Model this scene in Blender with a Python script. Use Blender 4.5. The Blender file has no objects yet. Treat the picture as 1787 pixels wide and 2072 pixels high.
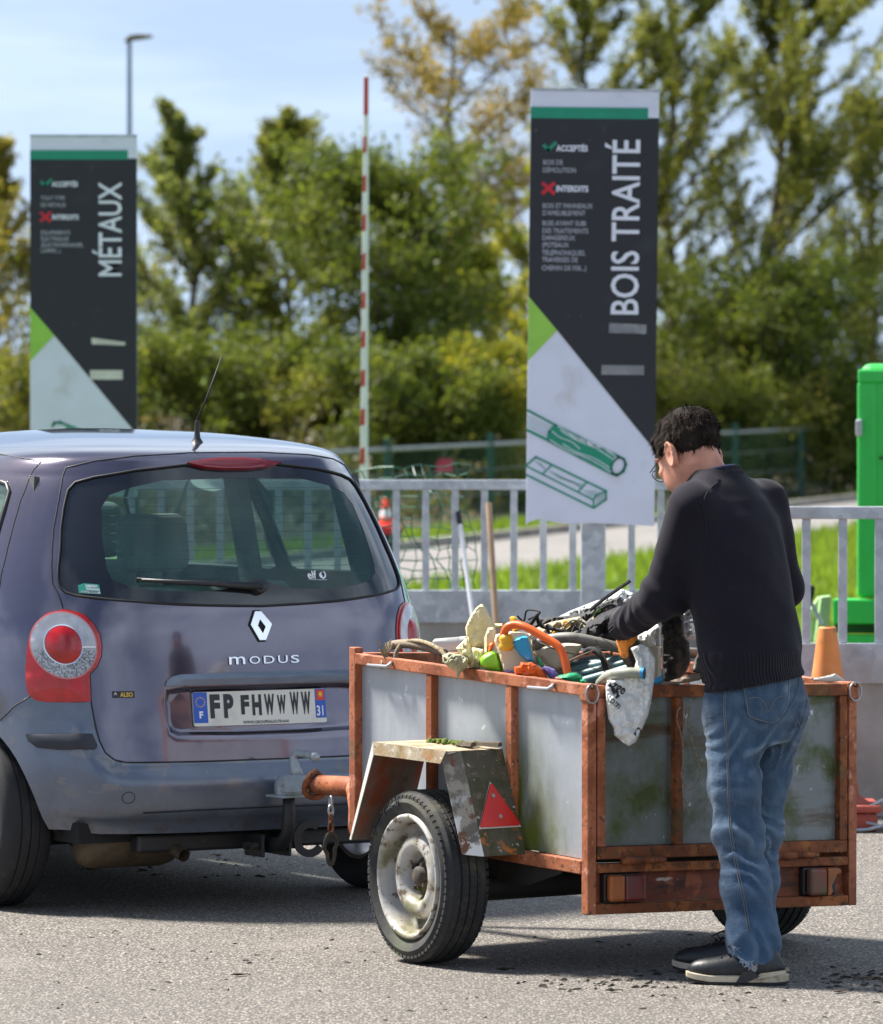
import bpy, bmesh, math, random
import numpy as np
from mathutils import Vector, Matrix, Quaternion
from mathutils.geometry import delaunay_2d_cdt

random.seed(7)
S = bpy.context.scene
C = S.collection
R = math.radians

# ------------------------------------------------------------------ camera
FPX, HOR, CX, CAMZ = 12000.0, 745.0, 893.5, 1.8        # focal length, horizon row, centre column (reference of 1787 x 2072)
cam = bpy.data.cameras.new('camera')
cam.sensor_fit = 'VERTICAL'; cam.sensor_height = 36.0
cam.lens = 36.0 * FPX / 2072.0
cam.clip_start = 0.5; cam.clip_end = 3000
cam.dof.use_dof = True; cam.dof.focus_distance = 18.6; cam.dof.aperture_fstop = 7.5
cam.dof.aperture_blades = 8
camo = bpy.data.objects.new('camera', cam); C.objects.link(camo)
camo.location = (0, 0, CAMZ)
camo.rotation_euler = (R(90) - math.atan((1036 - HOR) / FPX), 0, 0)
S.camera = camo

# ------------------------------------------------------------------ sky and sun
SUN_AZ, SUN_EL = 60.0, 53.0            # degrees left of the view direction, elevation
w = bpy.data.worlds.new('World'); S.world = w; w.use_nodes = True
nt = w.node_tree; nt.nodes.clear()
def wn(t, **k):
    n = nt.nodes.new(t)
    for a, b in k.items(): setattr(n, a, b)
    return n
sky = wn('ShaderNodeTexSky', sky_type='NISHITA', sun_disc=False, sun_elevation=R(SUN_EL), sun_rotation=R(-SUN_AZ))
sky.air_density = 1.0; sky.dust_density = 0.6; sky.ozone_density = 1.6; sky.altitude = 100
tc = wn('ShaderNodeTexCoord')
# the clear blue of the higher sky reaches down to the tree line
lift = wn('ShaderNodeVectorMath', operation='ADD'); nt.links.new(tc.outputs['Generated'], lift.inputs[0]); lift.inputs[1].default_value = (0, 0, .30)
nrm_ = wn('ShaderNodeVectorMath', operation='NORMALIZE'); nt.links.new(lift.outputs[0], nrm_.inputs[0]); nt.links.new(nrm_.outputs[0], sky.inputs[0])
sep = wn('ShaderNodeSeparateXYZ'); nt.links.new(tc.outputs['Generated'], sep.inputs[0])
# clouds on a flat layer: direction divided by height
zc = wn('ShaderNodeMath', operation='MAXIMUM'); nt.links.new(sep.outputs['Z'], zc.inputs[0]); zc.inputs[1].default_value = 0.0
za = wn('ShaderNodeMath', operation='ADD'); nt.links.new(zc.outputs[0], za.inputs[0]); za.inputs[1].default_value = 0.10
vd = wn('ShaderNodeVectorMath', operation='DIVIDE'); nt.links.new(tc.outputs['Generated'], vd.inputs[0])
cz = wn('ShaderNodeCombineXYZ')
for i in range(3): nt.links.new(za.outputs[0], cz.inputs[i])
nt.links.new(cz.outputs[0], vd.inputs[1])
noi = wn('ShaderNodeTexNoise'); noi.inputs['Scale'].default_value = 0.55; noi.inputs['Detail'].default_value = 8
noi.inputs['Roughness'].default_value = 0.58; noi.inputs['Distortion'].default_value = 0.3
nt.links.new(vd.outputs[0], noi.inputs['Vector'])
rmp = wn('ShaderNodeMapRange'); rmp.inputs['From Min'].default_value = 0.45; rmp.inputs['From Max'].default_value = 0.64
rmp.inputs['To Min'].default_value = 0.04; rmp.inputs['To Max'].default_value = 0.92
nt.links.new(noi.outputs['Fac'], rmp.inputs['Value'])
# towards the horizon single clouds melt into thin even haze
hz_ = wn('ShaderNodeMapRange'); hz_.inputs['From Min'].default_value = .03; hz_.inputs['From Max'].default_value = .30; hz_.inputs['To Min'].default_value = .22; hz_.inputs['To Max'].default_value = 1.0
nt.links.new(zc.outputs[0], hz_.inputs['Value'])
cm_ = wn('ShaderNodeMix', data_type='FLOAT'); nt.links.new(hz_.outputs['Result'], cm_.inputs['Factor']); cm_.inputs['A'].default_value = .36; nt.links.new(rmp.outputs['Result'], cm_.inputs['B'])
mixc = wn('ShaderNodeMix', data_type='RGBA'); nt.links.new(cm_.outputs['Result'], mixc.inputs['Factor'])
nt.links.new(sky.outputs[0], mixc.inputs['A']); mixc.inputs['B'].default_value = (9.6, 11.0, 12.4, 1)
bg = wn('ShaderNodeBackground'); bg.inputs['Strength'].default_value = 0.060
nt.links.new(mixc.outputs['Result'], bg.inputs[0])
wo = wn('ShaderNodeOutputWorld'); nt.links.new(bg.outputs[0], wo.inputs[0])

TO_SUN = Vector((-math.sin(R(SUN_AZ)) * math.cos(R(SUN_EL)), math.cos(R(SUN_AZ)) * math.cos(R(SUN_EL)), math.sin(R(SUN_EL))))
sl = bpy.data.lights.new('sun', 'SUN'); sl.energy = 5.0; sl.angle = R(9.0); sl.color = (1.0, 0.95, 0.87)
so = bpy.data.objects.new('sun', sl); C.objects.link(so)
so.rotation_euler = TO_SUN.to_track_quat('Z', 'Y').to_euler()

S.view_settings.view_transform = 'Standard'
S.view_settings.look = 'None'
S.view_settings.exposure = 1.22
S.view_settings.gamma = 1.0
S.view_settings.use_curve_mapping = False
S.cycles.max_bounces = 10; S.cycles.transparent_max_bounces = 12; S.cycles.transmission_bounces = 8

# ------------------------------------------------------------------ node materials
class NT:
    def __init__(s, name):
        s.m = bpy.data.materials.new(name); s.m.use_nodes = True
        s.t = s.m.node_tree; s.t.nodes.clear()
        s.out = s.t.nodes.new('ShaderNodeOutputMaterial')
        s.b = s.n('ShaderNodeBsdfPrincipled'); s.L(s.b.outputs[0], s.out.inputs['Surface'])
        s.co = None
    def n(s, typ, **k):
        x = s.t.nodes.new(typ)
        for a, v in k.items(): setattr(x, a, v)
        return x
    def L(s, a, b): s.t.links.new(a, b)
    def coord(s, scale=(1, 1, 1), rot=(0, 0, 0), out='Object'):
        if s.co is None: s.co = s.n('ShaderNodeTexCoord')
        mp = s.n('ShaderNodeMapping'); mp.inputs['Scale'].default_value = scale; mp.inputs['Rotation'].default_value = rot
        s.L(s.co.outputs[out], mp.inputs[0]); return mp.outputs[0]
    def noise(s, scale, detail=4, rough=.55, stretch=(1, 1, 1), dist=0):
        x = s.n('ShaderNodeTexNoise'); x.inputs['Scale'].default_value = scale; x.inputs['Detail'].default_value = detail
        x.inputs['Roughness'].default_value = rough; x.inputs['Distortion'].default_value = dist
        s.L(s.coord(stretch), x.inputs['Vector']); return x.outputs['Fac']
    def voro(s, scale, stretch=(1, 1, 1), feature='F1', out='Distance'):
        x = s.n('ShaderNodeTexVoronoi', feature=feature); x.inputs['Scale'].default_value = scale
        s.L(s.coord(stretch), x.inputs['Vector']); return x.outputs[out]
    def rng(s, v, lo, hi, a=0., b=1.):
        x = s.n('ShaderNodeMapRange'); x.inputs['From Min'].default_value = lo; x.inputs['From Max'].default_value = hi
        x.inputs['To Min'].default_value = a; x.inputs['To Max'].default_value = b; s.L(v, x.inputs['Value']); return x.outputs[0]
    def math(s, op, a, b=None):
        x = s.n('ShaderNodeMath', operation=op)
        for i, v in enumerate((a, b)):
            if v is None: continue
            if hasattr(v, 'is_linked'): s.L(v, x.inputs[i])
            else: x.inputs[i].default_value = v
        return x.outputs[0]
    def mix(s, f, a, b):
        x = s.n('ShaderNodeMix', data_type='RGBA')
        if hasattr(f, 'is_linked'): s.L(f, x.inputs['Factor'])
        else: x.inputs['Factor'].default_value = f
        for nm, v in (('A', a), ('B', b)):
            if hasattr(v, 'is_linked'): s.L(v, x.inputs[nm])
            else: x.inputs[nm].default_value = (v[0], v[1], v[2], 1)
        return x.outputs['Result']
    def axis(s, i, lo, hi, a=0., b=1.):
        sp = s.n('ShaderNodeSeparateXYZ'); s.L(s.coord(), sp.inputs[0]); return s.rng(sp.outputs[i], lo, hi, a, b)
    def col(s, v):
        if hasattr(v, 'is_linked'): s.L(v, s.b.inputs['Base Color'])
        else: s.b.inputs['Base Color'].default_value = (v[0], v[1], v[2], 1)
    def set(s, **k):
        nm = dict(rough='Roughness', metal='Metallic', spec='Specular IOR Level', trans='Transmission Weight', ior='IOR', coat='Coat Weight',
                  coatr='Coat Roughness', sheen='Sheen Weight', sss='Subsurface Weight', alpha='Alpha')
        for a, v in k.items():
            i = s.b.inputs[nm[a]]
            if hasattr(v, 'is_linked'): s.L(v, i)
            else: i.default_value = v
        return s
    def bump(s, h, strength=.3, dist=.01):
        x = s.n('ShaderNodeBump'); x.inputs['Strength'].default_value = strength; x.inputs['Distance'].default_value = dist
        s.L(h, x.inputs['Height']); s.L(x.outputs[0], s.b.inputs['Normal'])

def plain(name, c, rough=.5, metal=0., var=.25, vscale=6., bump=0., bscale=60., **k):
    """a colour that varies a little, with fine relief"""
    t = NT(name)
    f = t.noise(vscale, 5)
    t.col(t.mix(t.rng(f, .3, .7), [x * (1 - var) for x in c], [min(1, x * (1 + var * .7)) for x in c]))
    t.set(rough=rough, metal=metal, **k)
    if bump: t.bump(t.noise(bscale, 4), bump, .005)
    return t.m

def layered(name, base, layers, rough=.6, metal=0., var=.2, vscale=5., bump=.2, bscale=40., bdist=.004, stretch=(1, 1, 1), **k):
    """base colour plus stain layers: (colour, noise scale, lo, hi, stretch, [(axis, lo, hi), ...])"""
    t = NT(name)
    c = t.mix(t.rng(t.noise(vscale, 5, stretch=stretch), .3, .7), [x * (1 - var) for x in base], [min(1, x * (1 + var)) for x in base])
    for ly in layers:
        col, sc, lo, hi = ly[:4]; st = ly[4] if len(ly) > 4 else (1, 1, 1)
        f = t.rng(t.noise(sc, 6, .62, st), lo, hi)
        for (ax, a, b) in (ly[5] if len(ly) > 5 else []):
            f = t.math('MULTIPLY', f, t.axis(ax, a, b))
        c = t.mix(f, c, col)
    t.col(c); t.set(rough=rough, metal=metal, **k)
    if bump: t.bump(t.noise(bscale, 5, .6, stretch), bump, bdist)
    return t.m

MT = {}
def getm(m): return MT[m] if isinstance(m, str) else m

# ------------------------------------------------------------------ objects
def link(o, parent=None):
    C.objects.link(o)
    if parent is not None: o.parent = parent
    return o
def tag(o, label=None, cat=None, group=None, kind=None):
    for k, v in (('label', label), ('category', cat), ('group', group), ('kind', kind)):
        if v: o[k] = v
    return o
def thing(name, label, cat, loc=(0, 0, 0), rz=0., group=None):
    o = bpy.data.objects.new(name, None); link(o); o.location = loc; o.rotation_euler = (0, 0, rz); o.empty_display_size = .1
    return tag(o, label, cat, group)
def mesh_obj(name, verts, faces, mat, parent=None, smooth=False, loc=None):
    me = bpy.data.meshes.new(name)
    me.from_pydata([tuple(v) for v in verts], [], [tuple(f) for f in faces])
    if mat is not None: me.materials.append(getm(mat))
    if smooth: me.shade_smooth()
    me.update()
    o = link(bpy.data.objects.new(name, me), parent)
    if loc is not None: o.location = loc
    return o
def np_mesh(name, V, F, mat, parent=None, smooth=False):
    """fast: V (n,3), F (m,k) arrays"""
    V = np.asarray(V, np.float32); F = np.asarray(F, np.int32); k = F.shape[1]
    me = bpy.data.meshes.new(name); me.vertices.add(len(V)); me.vertices.foreach_set('co', V.ravel())
    me.loops.add(F.size); me.loops.foreach_set('vertex_index', F.ravel())
    me.polygons.add(len(F)); me.polygons.foreach_set('loop_start', np.arange(0, F.size, k, dtype=np.int32))
    me.update(calc_edges=True); me.validate()
    if mat is not None: me.materials.append(getm(mat))
    if smooth: me.shade_smooth()
    return link(bpy.data.objects.new(name, me), parent)

def rotz(a): return Matrix.Rotation(a, 3, 'Z')
def rx(a): return Matrix.Rotation(a, 3, 'X')
def ry(a): return Matrix.Rotation(a, 3, 'Y')

class MB:
    """collects shapes; build() makes ONE mesh object"""
    def __init__(s): s.v = []; s.f = []
    def add(s, vs, fs):
        n = len(s.v); s.v += [Vector(v) for v in vs]; s.f += [tuple(i + n for i in f) for f in fs]; return s
    def box(s, c, d, rot=None):
        c = Vector(c); x, y, z = [q / 2 for q in d]
        P = [Vector((a * x, b * y, e * z)) for e in (-1, 1) for a, b in ((-1, -1), (1, -1), (1, 1), (-1, 1))]
        if rot is not None: P = [rot @ p for p in P]
        return s.add([c + p for p in P], [(3, 2, 1, 0), (4, 5, 6, 7), (0, 1, 5, 4), (1, 2, 6, 5), (2, 3, 7, 6), (3, 0, 4, 7)])
    def span(s, a, b):
        return s.box([(p + q) / 2 for p, q in zip(a, b)], [abs(q - p) for p, q in zip(a, b)])
    def bar(s, a, b, wd, ht, up=(0, 0, 1)):
        a, b = Vector(a), Vector(b); d = (b - a); L = d.length; d.normalize()
        u = Vector(up); sd = d.cross(u)
        if sd.length < 1e-4: sd = d.cross(Vector((1, 0, 0)))
        sd.normalize(); u = sd.cross(d)
        m = Matrix((sd, d, u)).transposed()
        return s.box((a + b) / 2, (wd, L, ht), m)
    def tube(s, pts, r, seg=8, caps=True, closed=False):
        pts = [Vector(p) for p in pts]; n = len(pts)
        rr = list(r) if hasattr(r, '__len__') else [r] * n
        V = []; F = []; prev = None
        for i, p in enumerate(pts):
            d = (pts[(i + 1) % n] if (i < n - 1 or closed) else p) - (pts[i - 1] if (i > 0 or closed) else p)
            if d.length < 1e-9: d = Vector((0, 0, 1))
            d.normalize()
            if prev is None:
                a = Vector((0, 0, 1)) if abs(d.z) < .9 else Vector((1, 0, 0)); u = d.cross(a).normalized()
            else:
                u = (prev - d * prev.dot(d))
                u = u.normalized() if u.length > 1e-6 else d.orthogonal().normalized()
            prev = u; v = d.cross(u)
            V += [p + (u * math.cos(2 * math.pi * k / seg) + v * math.sin(2 * math.pi * k / seg)) * rr[i] for k in range(seg)]
        for i in range(n if closed else n - 1):
            j = (i + 1) % n
            for k in range(seg): F.append((i * seg + k, i * seg + (k + 1) % seg, j * seg + (k + 1) % seg, j * seg + k))
        if caps and not closed: F += [tuple(range(seg - 1, -1, -1)), tuple((n - 1) * seg + k for k in range(seg))]
        return s.add(V, F)
    def cyl(s, a, b, r, seg=16, r2=None): return s.tube([a, b], [r, r if r2 is None else r2], seg)
    def lathe(s, prof, seg=32, m=None, close=False):
        """profile (radius, height) round the z axis, then matrix m (4x4)"""
        V = []; F = []; n = len(prof)
        for (r, z) in prof:
            for k in range(seg):
                t = 2 * math.pi * k / seg; V.append(Vector((r * math.cos(t), r * math.sin(t), z)))
        for i in range(n if close else n - 1):
            j = (i + 1) % n
            for k in range(seg): F.append((i * seg + k, i * seg + (k + 1) % seg, j * seg + (k + 1) % seg, j * seg + k))
        if m is not None: V = [m @ v for v in V]
        return s.add(V, F)
    def prism(s, poly, ax0, ax1, org, thick, nrm):
        """planar polygon [(a, b)...] in axes ax0, ax1 from org, extruded by thick along nrm"""
        o, a0, a1, nn = Vector(org), Vector(ax0), Vector(ax1), Vector(nrm)
        n = len(poly)
        P = [o + a0 * a + a1 * b for a, b in poly]
        return s.add(P + [p + nn * thick for p in P], [tuple(range(n - 1, -1, -1)), tuple(range(n, 2 * n))] + [(i, (i + 1) % n, n + (i + 1) % n, n + i) for i in range(n)])
    def xf(s, m):
        s.v = [m @ v for v in s.v]; return s
    def build(s, name, mat, parent=None, smooth=False, bevel=0., seg=2, fix=True):
        me = bpy.data.meshes.new(name); me.from_pydata([tuple(v) for v in s.v], [], s.f)
        if fix:
            bm = bmesh.new(); bm.from_mesh(me); bmesh.ops.recalc_face_normals(bm, faces=bm.faces); bm.to_mesh(me); bm.free()
        me.materials.append(getm(mat))
        if smooth:
            me.shade_smooth()
            if smooth != 'all': me.set_sharp_from_angle(angle=R(38))
        o = link(bpy.data.objects.new(name, me), parent)
        if bevel:
            md = o.modifiers.new('bevel', 'BEVEL'); md.width = bevel; md.segments = seg; md.limit_method = 'ANGLE'; md.angle_limit = R(35); md.harden_normals = False
        return o

def copy_tree(o, parent=None):
    c = o.copy(); C.objects.link(c); c.parent = parent
    for ch in list(o.children): copy_tree(ch, c)
    return c

_txt = {}
def text_mesh(body, size=1., ext=0., bold=0., xs=1., align='LEFT', spacing=1.):
    """built-in font -> (verts, faces): x right, y up, baseline at 0"""
    cu = bpy.data.curves.new('txt', 'FONT'); cu.body = body; cu.size = size; cu.extrude = ext; cu.offset = bold
    cu.align_x = align; cu.space_character = spacing; cu.resolution_u = 3; cu.fill_mode = 'BOTH' if ext else 'FRONT'
    o = bpy.data.objects.new('txt', cu); C.objects.link(o)
    dg = bpy.context.evaluated_depsgraph_get(); ev = o.evaluated_get(dg); me = ev.to_mesh()
    vs = [Vector((v.co.x * xs, v.co.y, v.co.z)) for v in me.vertices]; fs = [tuple(p.vertices) for p in me.polygons]
    ev.to_mesh_clear(); bpy.data.objects.remove(o); bpy.data.curves.remove(cu)
    return vs, fs
def text_obj(name, body, size, mat, parent, org, ax, ay, ext=.001, bold=0., xs=1., align='LEFT', spacing=1., fn=None):
    vs, fs = text_mesh(body, size, ext, bold, xs, align, spacing)
    ax, ay = Vector(ax).normalized(), Vector(ay).normalized(); nn = ax.cross(ay); o = Vector(org)
    P = [o + ax * v.x + ay * v.y + nn * v.z for v in vs]
    if fn: P = [fn(p) for p in P]
    return mesh_obj(name, P, fs, mat, parent)

def smoothstep(a, b, x):
    t = np.clip((x - a) / (b - a), 0, 1); return t * t * (3 - 2 * t)
def crom(pts, n):
    """Catmull-Rom through points"""
    P = [Vector(p) for p in pts]; P = [P[0] * 2 - P[1]] + P + [P[-1] * 2 - P[-2]]; out = []
    for i in range(1, len(P) - 2):
        for k in range(n):
            t = k / n; a, b, c, d = P[i - 1:i + 3]
            out.append(.5 * ((2 * b) + (c - a) * t + (2 * a - 5 * b + 4 * c - d) * t * t + (3 * b - a - 3 * c + d) * t ** 3))
    out.append(P[-2]); return out
def at(u, v, Y):
    """world point seen at (u, v) of the 1787 x 2072 reference at distance Y"""
    return Vector(((u - CX) * Y / FPX, Y, CAMZ - (v - HOR) * Y / FPX))

# value noise for numpy shapes
def _hash(ix, iy, iz, seed):
    h = (ix * 374761393 + iy * 668265263 + iz * 2147483647 + seed * 1274126177) & 0xffffffff
    h = ((h ^ (h >> 13)) * 1274126177) & 0xffffffff
    return ((h ^ (h >> 16)) & 0xffff) / 65535.0
def vnoise(P, scale=1., seed=0):
    P = np.asarray(P, float) * scale; I = np.floor(P).astype(np.int64); f = P - I; f = f * f * (3 - 2 * f)
    r = 0
    for dx in (0, 1):
        for dy in (0, 1):
            for dz in (0, 1):
                w_ = (f[..., 0] if dx else 1 - f[..., 0]) * (f[..., 1] if dy else 1 - f[..., 1]) * (f[..., 2] if dz else 1 - f[..., 2])
                r = r + w_ * _hash(I[..., 0] + dx, I[..., 1] + dy, I[..., 2] + dz, seed)
    return r - .5
# ================================================================== smooth solids from distance fields
def s_cap(P, a, b, ra, rb):
    a, b = np.array(a, float), np.array(b, float); pa = P - a; ba = b - a
    h = np.clip((pa @ ba) / (ba @ ba), 0, 1); return np.linalg.norm(pa - h[..., None] * ba, axis=-1) - (ra + (rb - ra) * h)
def s_chain(P, pts, rs, k=.0):
    d = None
    for i in range(len(pts) - 1):
        e = s_cap(P, pts[i], pts[i + 1], rs[i], rs[i + 1]); d = e if d is None else (np.minimum(d, e) if k == 0 else smin(d, e, k))
    return d
def s_ell(P, c, r, M=None):
    q = P - np.array(c, float)
    if M is not None: q = q @ np.array(M, float)          # world -> local axes (columns of M)
    r = np.array(r, float); k0 = np.linalg.norm(q / r, axis=-1); k1 = np.linalg.norm(q / (r * r), axis=-1)
    return k0 * (k0 - 1) / np.maximum(k1, 1e-9)
def s_box(P, c, hd, rad=0., M=None):
    q = P - np.array(c, float)
    if M is not None: q = q @ np.array(M, float)
    q = np.abs(q) - (np.array(hd, float) - rad)
    return np.linalg.norm(np.maximum(q, 0), axis=-1) + np.minimum(q.max(-1), 0) - rad
def smin(a, b, k):
    h = np.clip(.5 + .5 * (b - a) / k, 0, 1); return b + (a - b) * h - k * h * (1 - h)
def smax(a, b, k): return -smin(-a, -b, k)
def s_loft(P, secs, right, fwd):
    """vertical stack of ellipses: (z, cx, cy, half width, half depth)"""
    S_ = np.array(secs, float); z = P[..., 2]; zi = np.clip(z, S_[0, 0], S_[-1, 0])
    cx, cy, a, b = [np.interp(zi, S_[:, 0], S_[:, k]) for k in (1, 2, 3, 4)]
    dx, dy = P[..., 0] - cx, P[..., 1] - cy
    u = dx * right[0] + dy * right[1]; v = dx * fwd[0] + dy * fwd[1]
    k0 = np.sqrt((u / a) ** 2 + (v / b) ** 2); k1 = np.sqrt((u / a ** 2) ** 2 + (v / b ** 2) ** 2)
    d = k0 * (k0 - 1) / np.maximum(k1, 1e-6); d = np.where(k0 < .2, -np.minimum(a, b) * .8, d)
    return np.maximum(d, np.maximum(S_[0, 0] - z, z - S_[-1, 0]))
def nets(fn, lo, hi, h):
    """surface of fn = 0 inside the box lo..hi as (verts, quads)"""
    lo, hi = np.array(lo, float), np.array(hi, float); n = np.ceil((hi - lo) / h).astype(int) + 1
    ax = [lo[i] + h * np.arange(n[i]) for i in range(3)]
    F = np.empty(n)
    for i in range(n[0]):
        g = np.stack(np.meshgrid([ax[0][i]], ax[1], ax[2], indexing='ij'), -1); F[i] = fn(g)[0]
    s = F < 0
    cs = [s[i:n[0] - 1 + i, j:n[1] - 1 + j, k:n[2] - 1 + k] for i in (0, 1) for j in (0, 1) for k in (0, 1)]
    tot = sum(c.astype(np.int8) for c in cs); act = (tot > 0) & (tot < 8)
    idx = -np.ones(act.shape, int); A = np.argwhere(act); idx[act] = np.arange(len(A))
    acc = np.zeros((len(A), 3)); cnt = np.zeros(len(A))
    cor = [(i, j, k) for i in (0, 1) for j in (0, 1) for k in (0, 1)]
    for p in range(8):
        for q in range(p + 1, 8):
            if sum(abs(a - b) for a, b in zip(cor[p], cor[q])) != 1: continue
            f0 = F[A[:, 0] + cor[p][0], A[:, 1] + cor[p][1], A[:, 2] + cor[p][2]]; f1 = F[A[:, 0] + cor[q][0], A[:, 1] + cor[q][1], A[:, 2] + cor[q][2]]
            m = (f0 < 0) != (f1 < 0); t = f0[m] / (f0[m] - f1[m]); c0 = np.array(cor[p], float); dc = np.array(cor[q], float) - c0
            acc[m] += c0 + t[:, None] * dc; cnt[m] += 1
    V = lo + h * (A + acc / np.maximum(cnt, 1)[:, None]); Q = []
    for d in range(3):
        e, f = (d + 1) % 3, (d + 2) % 3; sl0 = [slice(None)] * 3; sl1 = [slice(None)] * 3; sl0[d] = slice(0, n[d] - 1); sl1[d] = slice(1, n[d])
        ch = s[tuple(sl0)] != s[tuple(sl1)]; E = np.argwhere(ch); E = E[(E[:, e] > 0) & (E[:, f] > 0) & (E[:, e] < n[e] - 1) & (E[:, f] < n[f] - 1)]
        if not len(E): continue
        ins = s[E[:, 0], E[:, 1], E[:, 2]]
        def cell(de, df):
            c = E.copy(); c[:, e] -= de; c[:, f] -= df; return idx[c[:, 0], c[:, 1], c[:, 2]]
        q = np.stack([cell(1, 1), cell(0, 1), cell(0, 0), cell(1, 0)], 1); q[~ins] = q[~ins][:, ::-1]; Q.append(q)
    return V, np.concatenate(Q)
def sdf_obj(name, fn, lo, hi, h, mat, parent, relax=1):
    V, Q = nets(fn, lo, hi, h)
    for _ in range(relax):
        acc = np.zeros_like(V); c = np.zeros(len(V))
        for i in range(4):
            np.add.at(acc, Q[:, i], V[Q[:, (i + 1) % 4]] + V[Q[:, i - 1]]); np.add.at(c, Q[:, i], 2)
        V = V * .5 + .5 * acc / np.maximum(c, 1)[:, None]
    return np_mesh(name, V, Q, mat, parent, smooth=True)
def march(fn, o, d, far, near=0.):
    """first hit of rays o + t d with fn = 0"""
    t = np.full(len(d), near); 
    for _ in range(90): t = np.minimum(t + fn(o + d * t[:, None]) * .7, far)
    return o + d * t[:, None]
def grad(fn, P, e=2e-3):
    g = np.stack([fn(P + np.eye(3)[i] * e) - fn(P - np.eye(3)[i] * e) for i in range(3)], -1); return g / np.maximum(np.linalg.norm(g, axis=-1, keepdims=True), 1e-9)
# ================================================================== materials of the setting
def asphalt():
    t = NT('asphalt')
    st = (1, 1, 1)
    v = t.n('ShaderNodeTexVoronoi', feature='F1'); v.inputs['Scale'].default_value = 105.0; v.inputs['Randomness'].default_value = 1.0
    t.L(t.coord(st), v.inputs['Vector'])
    sp = t.n('ShaderNodeSeparateColor'); t.L(v.outputs['Color'], sp.inputs[0])
    stone = t.mix(t.rng(sp.outputs[0], .1, .95), (.105, .094, .082), (.42, .375, .32))
    stone = t.mix(t.rng(sp.outputs[1], .9, .97), stone, (.58, .52, .45))
    tar = t.rng(v.outputs['Distance'], .30, .62)
    c = t.mix(tar, stone, (.085, .077, .069))
    big = t.rng(t.noise(.55, 5), .3, .7)
    c = t.mix(t.math('MULTIPLY', big, .35), c, (.125, .115, .106))
    c = t.mix(t.math('MULTIPLY', t.rng(t.noise(1.7, 6, .65), .55, .78), .4), c, (.27, .245, .215))
    oil = t.rng(t.noise(1.1, 4, .5, (1, .45, 1)), .66, .74); c = t.mix(t.math('MULTIPLY', oil, .5), c, (.055, .05, .046))
    trk = t.rng(t.noise(2.4, 3, .5, (1.6, .12, 1)), .60, .72); c = t.mix(t.math('MULTIPLY', trk, .25), c, (.07, .065, .06))
    t.col(c); t.set(rough=.82, spec=.35)
    t.bump(t.math('SUBTRACT', 1.0, v.outputs['Distance']), .55, .012)
    return t.m
MT['asphalt'] = asphalt()
MT['road'] = layered('road_asphalt', (.20, .185, .175), [((.15, .14, .13), .4, .5, .7), ((.27, .2, .15), 1.5, .62, .75)], .9, bump=.1)
MT['kerb'] = layered('kerb_stone', (.27, .25, .22), [((.16, .12, .08), 1.2, .5, .7)], .9, bump=.2)
def soil_mat():
    t = NT('grass_ground')
    c = t.mix(t.rng(t.noise(.7, 6), .35, .65), (.07, .12, .016), (.12, .19, .025))
    c = t.mix(t.rng(t.noise(.32, 5, .6), .56, .68), c, (.20, .15, .08))
    c = t.mix(t.rng(t.noise(14, 3), .5, .8), c, (.07, .12, .02))
    t.col(c); t.set(rough=.95, spec=.1); t.bump(t.noise(9, 6, .7), .8, .08)
    return t.m
MT['ground_grass'] = soil_mat()
MT['litter'] = layered('leaf_litter', (.085, .06, .038), [((.05, .045, .02), 1.5, .45, .65), ((.16, .11, .06), 6., .55, .75), ((.06, .10, .02), .8, .6, .7)], .95, bump=.6, bscale=12, bdist=.06)
MT['concrete'] = layered('concrete', (.36, .345, .32), [((.24, .225, .20), 2.2, .5, .72), ((.17, .16, .14), .9, .55, .8, (1, 1, .25)), ((.46, .44, .41), 9, .62, .75)], .88, bump=.25, bscale=60)
def galv(name, a=(.40, .43, .47), b=(.56, .59, .63), sc=32., rough=.55):
    t = NT(name)
    v = t.n('ShaderNodeTexVoronoi', feature='F1'); v.inputs['Scale'].default_value = sc; t.L(t.coord(), v.inputs['Vector'])
    sp = t.n('ShaderNodeSeparateColor'); t.L(v.outputs['Color'], sp.inputs[0])
    c = t.mix(sp.outputs[0], a, b)
    c = t.mix(t.rng(t.noise(5, 6, .65), .52, .75), c, [x * .62 for x in a])
    c = t.mix(t.rng(t.noise(1.4, 5), .56, .7), c, (.34, .31, .28))
    t.col(c); t.set(rough=rough, metal=.35, spec=.5); t.bump(t.noise(40, 4), .15, .003)
    return t.m
MT['galv'] = galv('galvanised_steel', sc=22)
MT['sign_white'] = layered('sign_white', (.70, .72, .85), [((.52, .50, .50), 3.2, .58, .8), ((.42, .34, .26), 9., .70, .8), ((.8, .8, .86), 2., .6, .75)], .45, bump=.03, var=.04)
MT['sign_black'] = layered('sign_black', (.0105, .0125, .018), [((.035, .038, .048), 2.5, .56, .8), ((.16, .15, .14), 24., .68, .71), ((.3, .29, .28), 60., .71, .73, (1, 1, .3))], .4, bump=.03)
MT['sign_green'] = plain('sign_green', (.004, .27, .16), .45, var=.12)
MT['sign_lime'] = plain('sign_lime', (.30, .58, .07), .45, var=.1)
MT['sign_red'] = plain('sign_red', (.62, .01, .03), .45)
MT['print_white'] = plain('print_white', (.78, .79, .90), .5, var=.08)
MT['print_dim'] = plain('print_dim', (.42, .43, .50), .5, var=.12)
MT['tape'] = layered('grey_tape', (.22, .22, .24), [((.35, .35, .36), 12, .5, .7), ((.08, .08, .09), 8, .55, .75)], .4, bump=.2, bscale=20)
MT['tape_cream'] = layered('cream_tape', (.60, .58, .52), [((.30, .28, .25), 7, .58, .75)], .45, bump=.2, bscale=20)
MT['boom_white'] = plain('boom_white', (.80, .79, .80), .5, var=.1)
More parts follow.
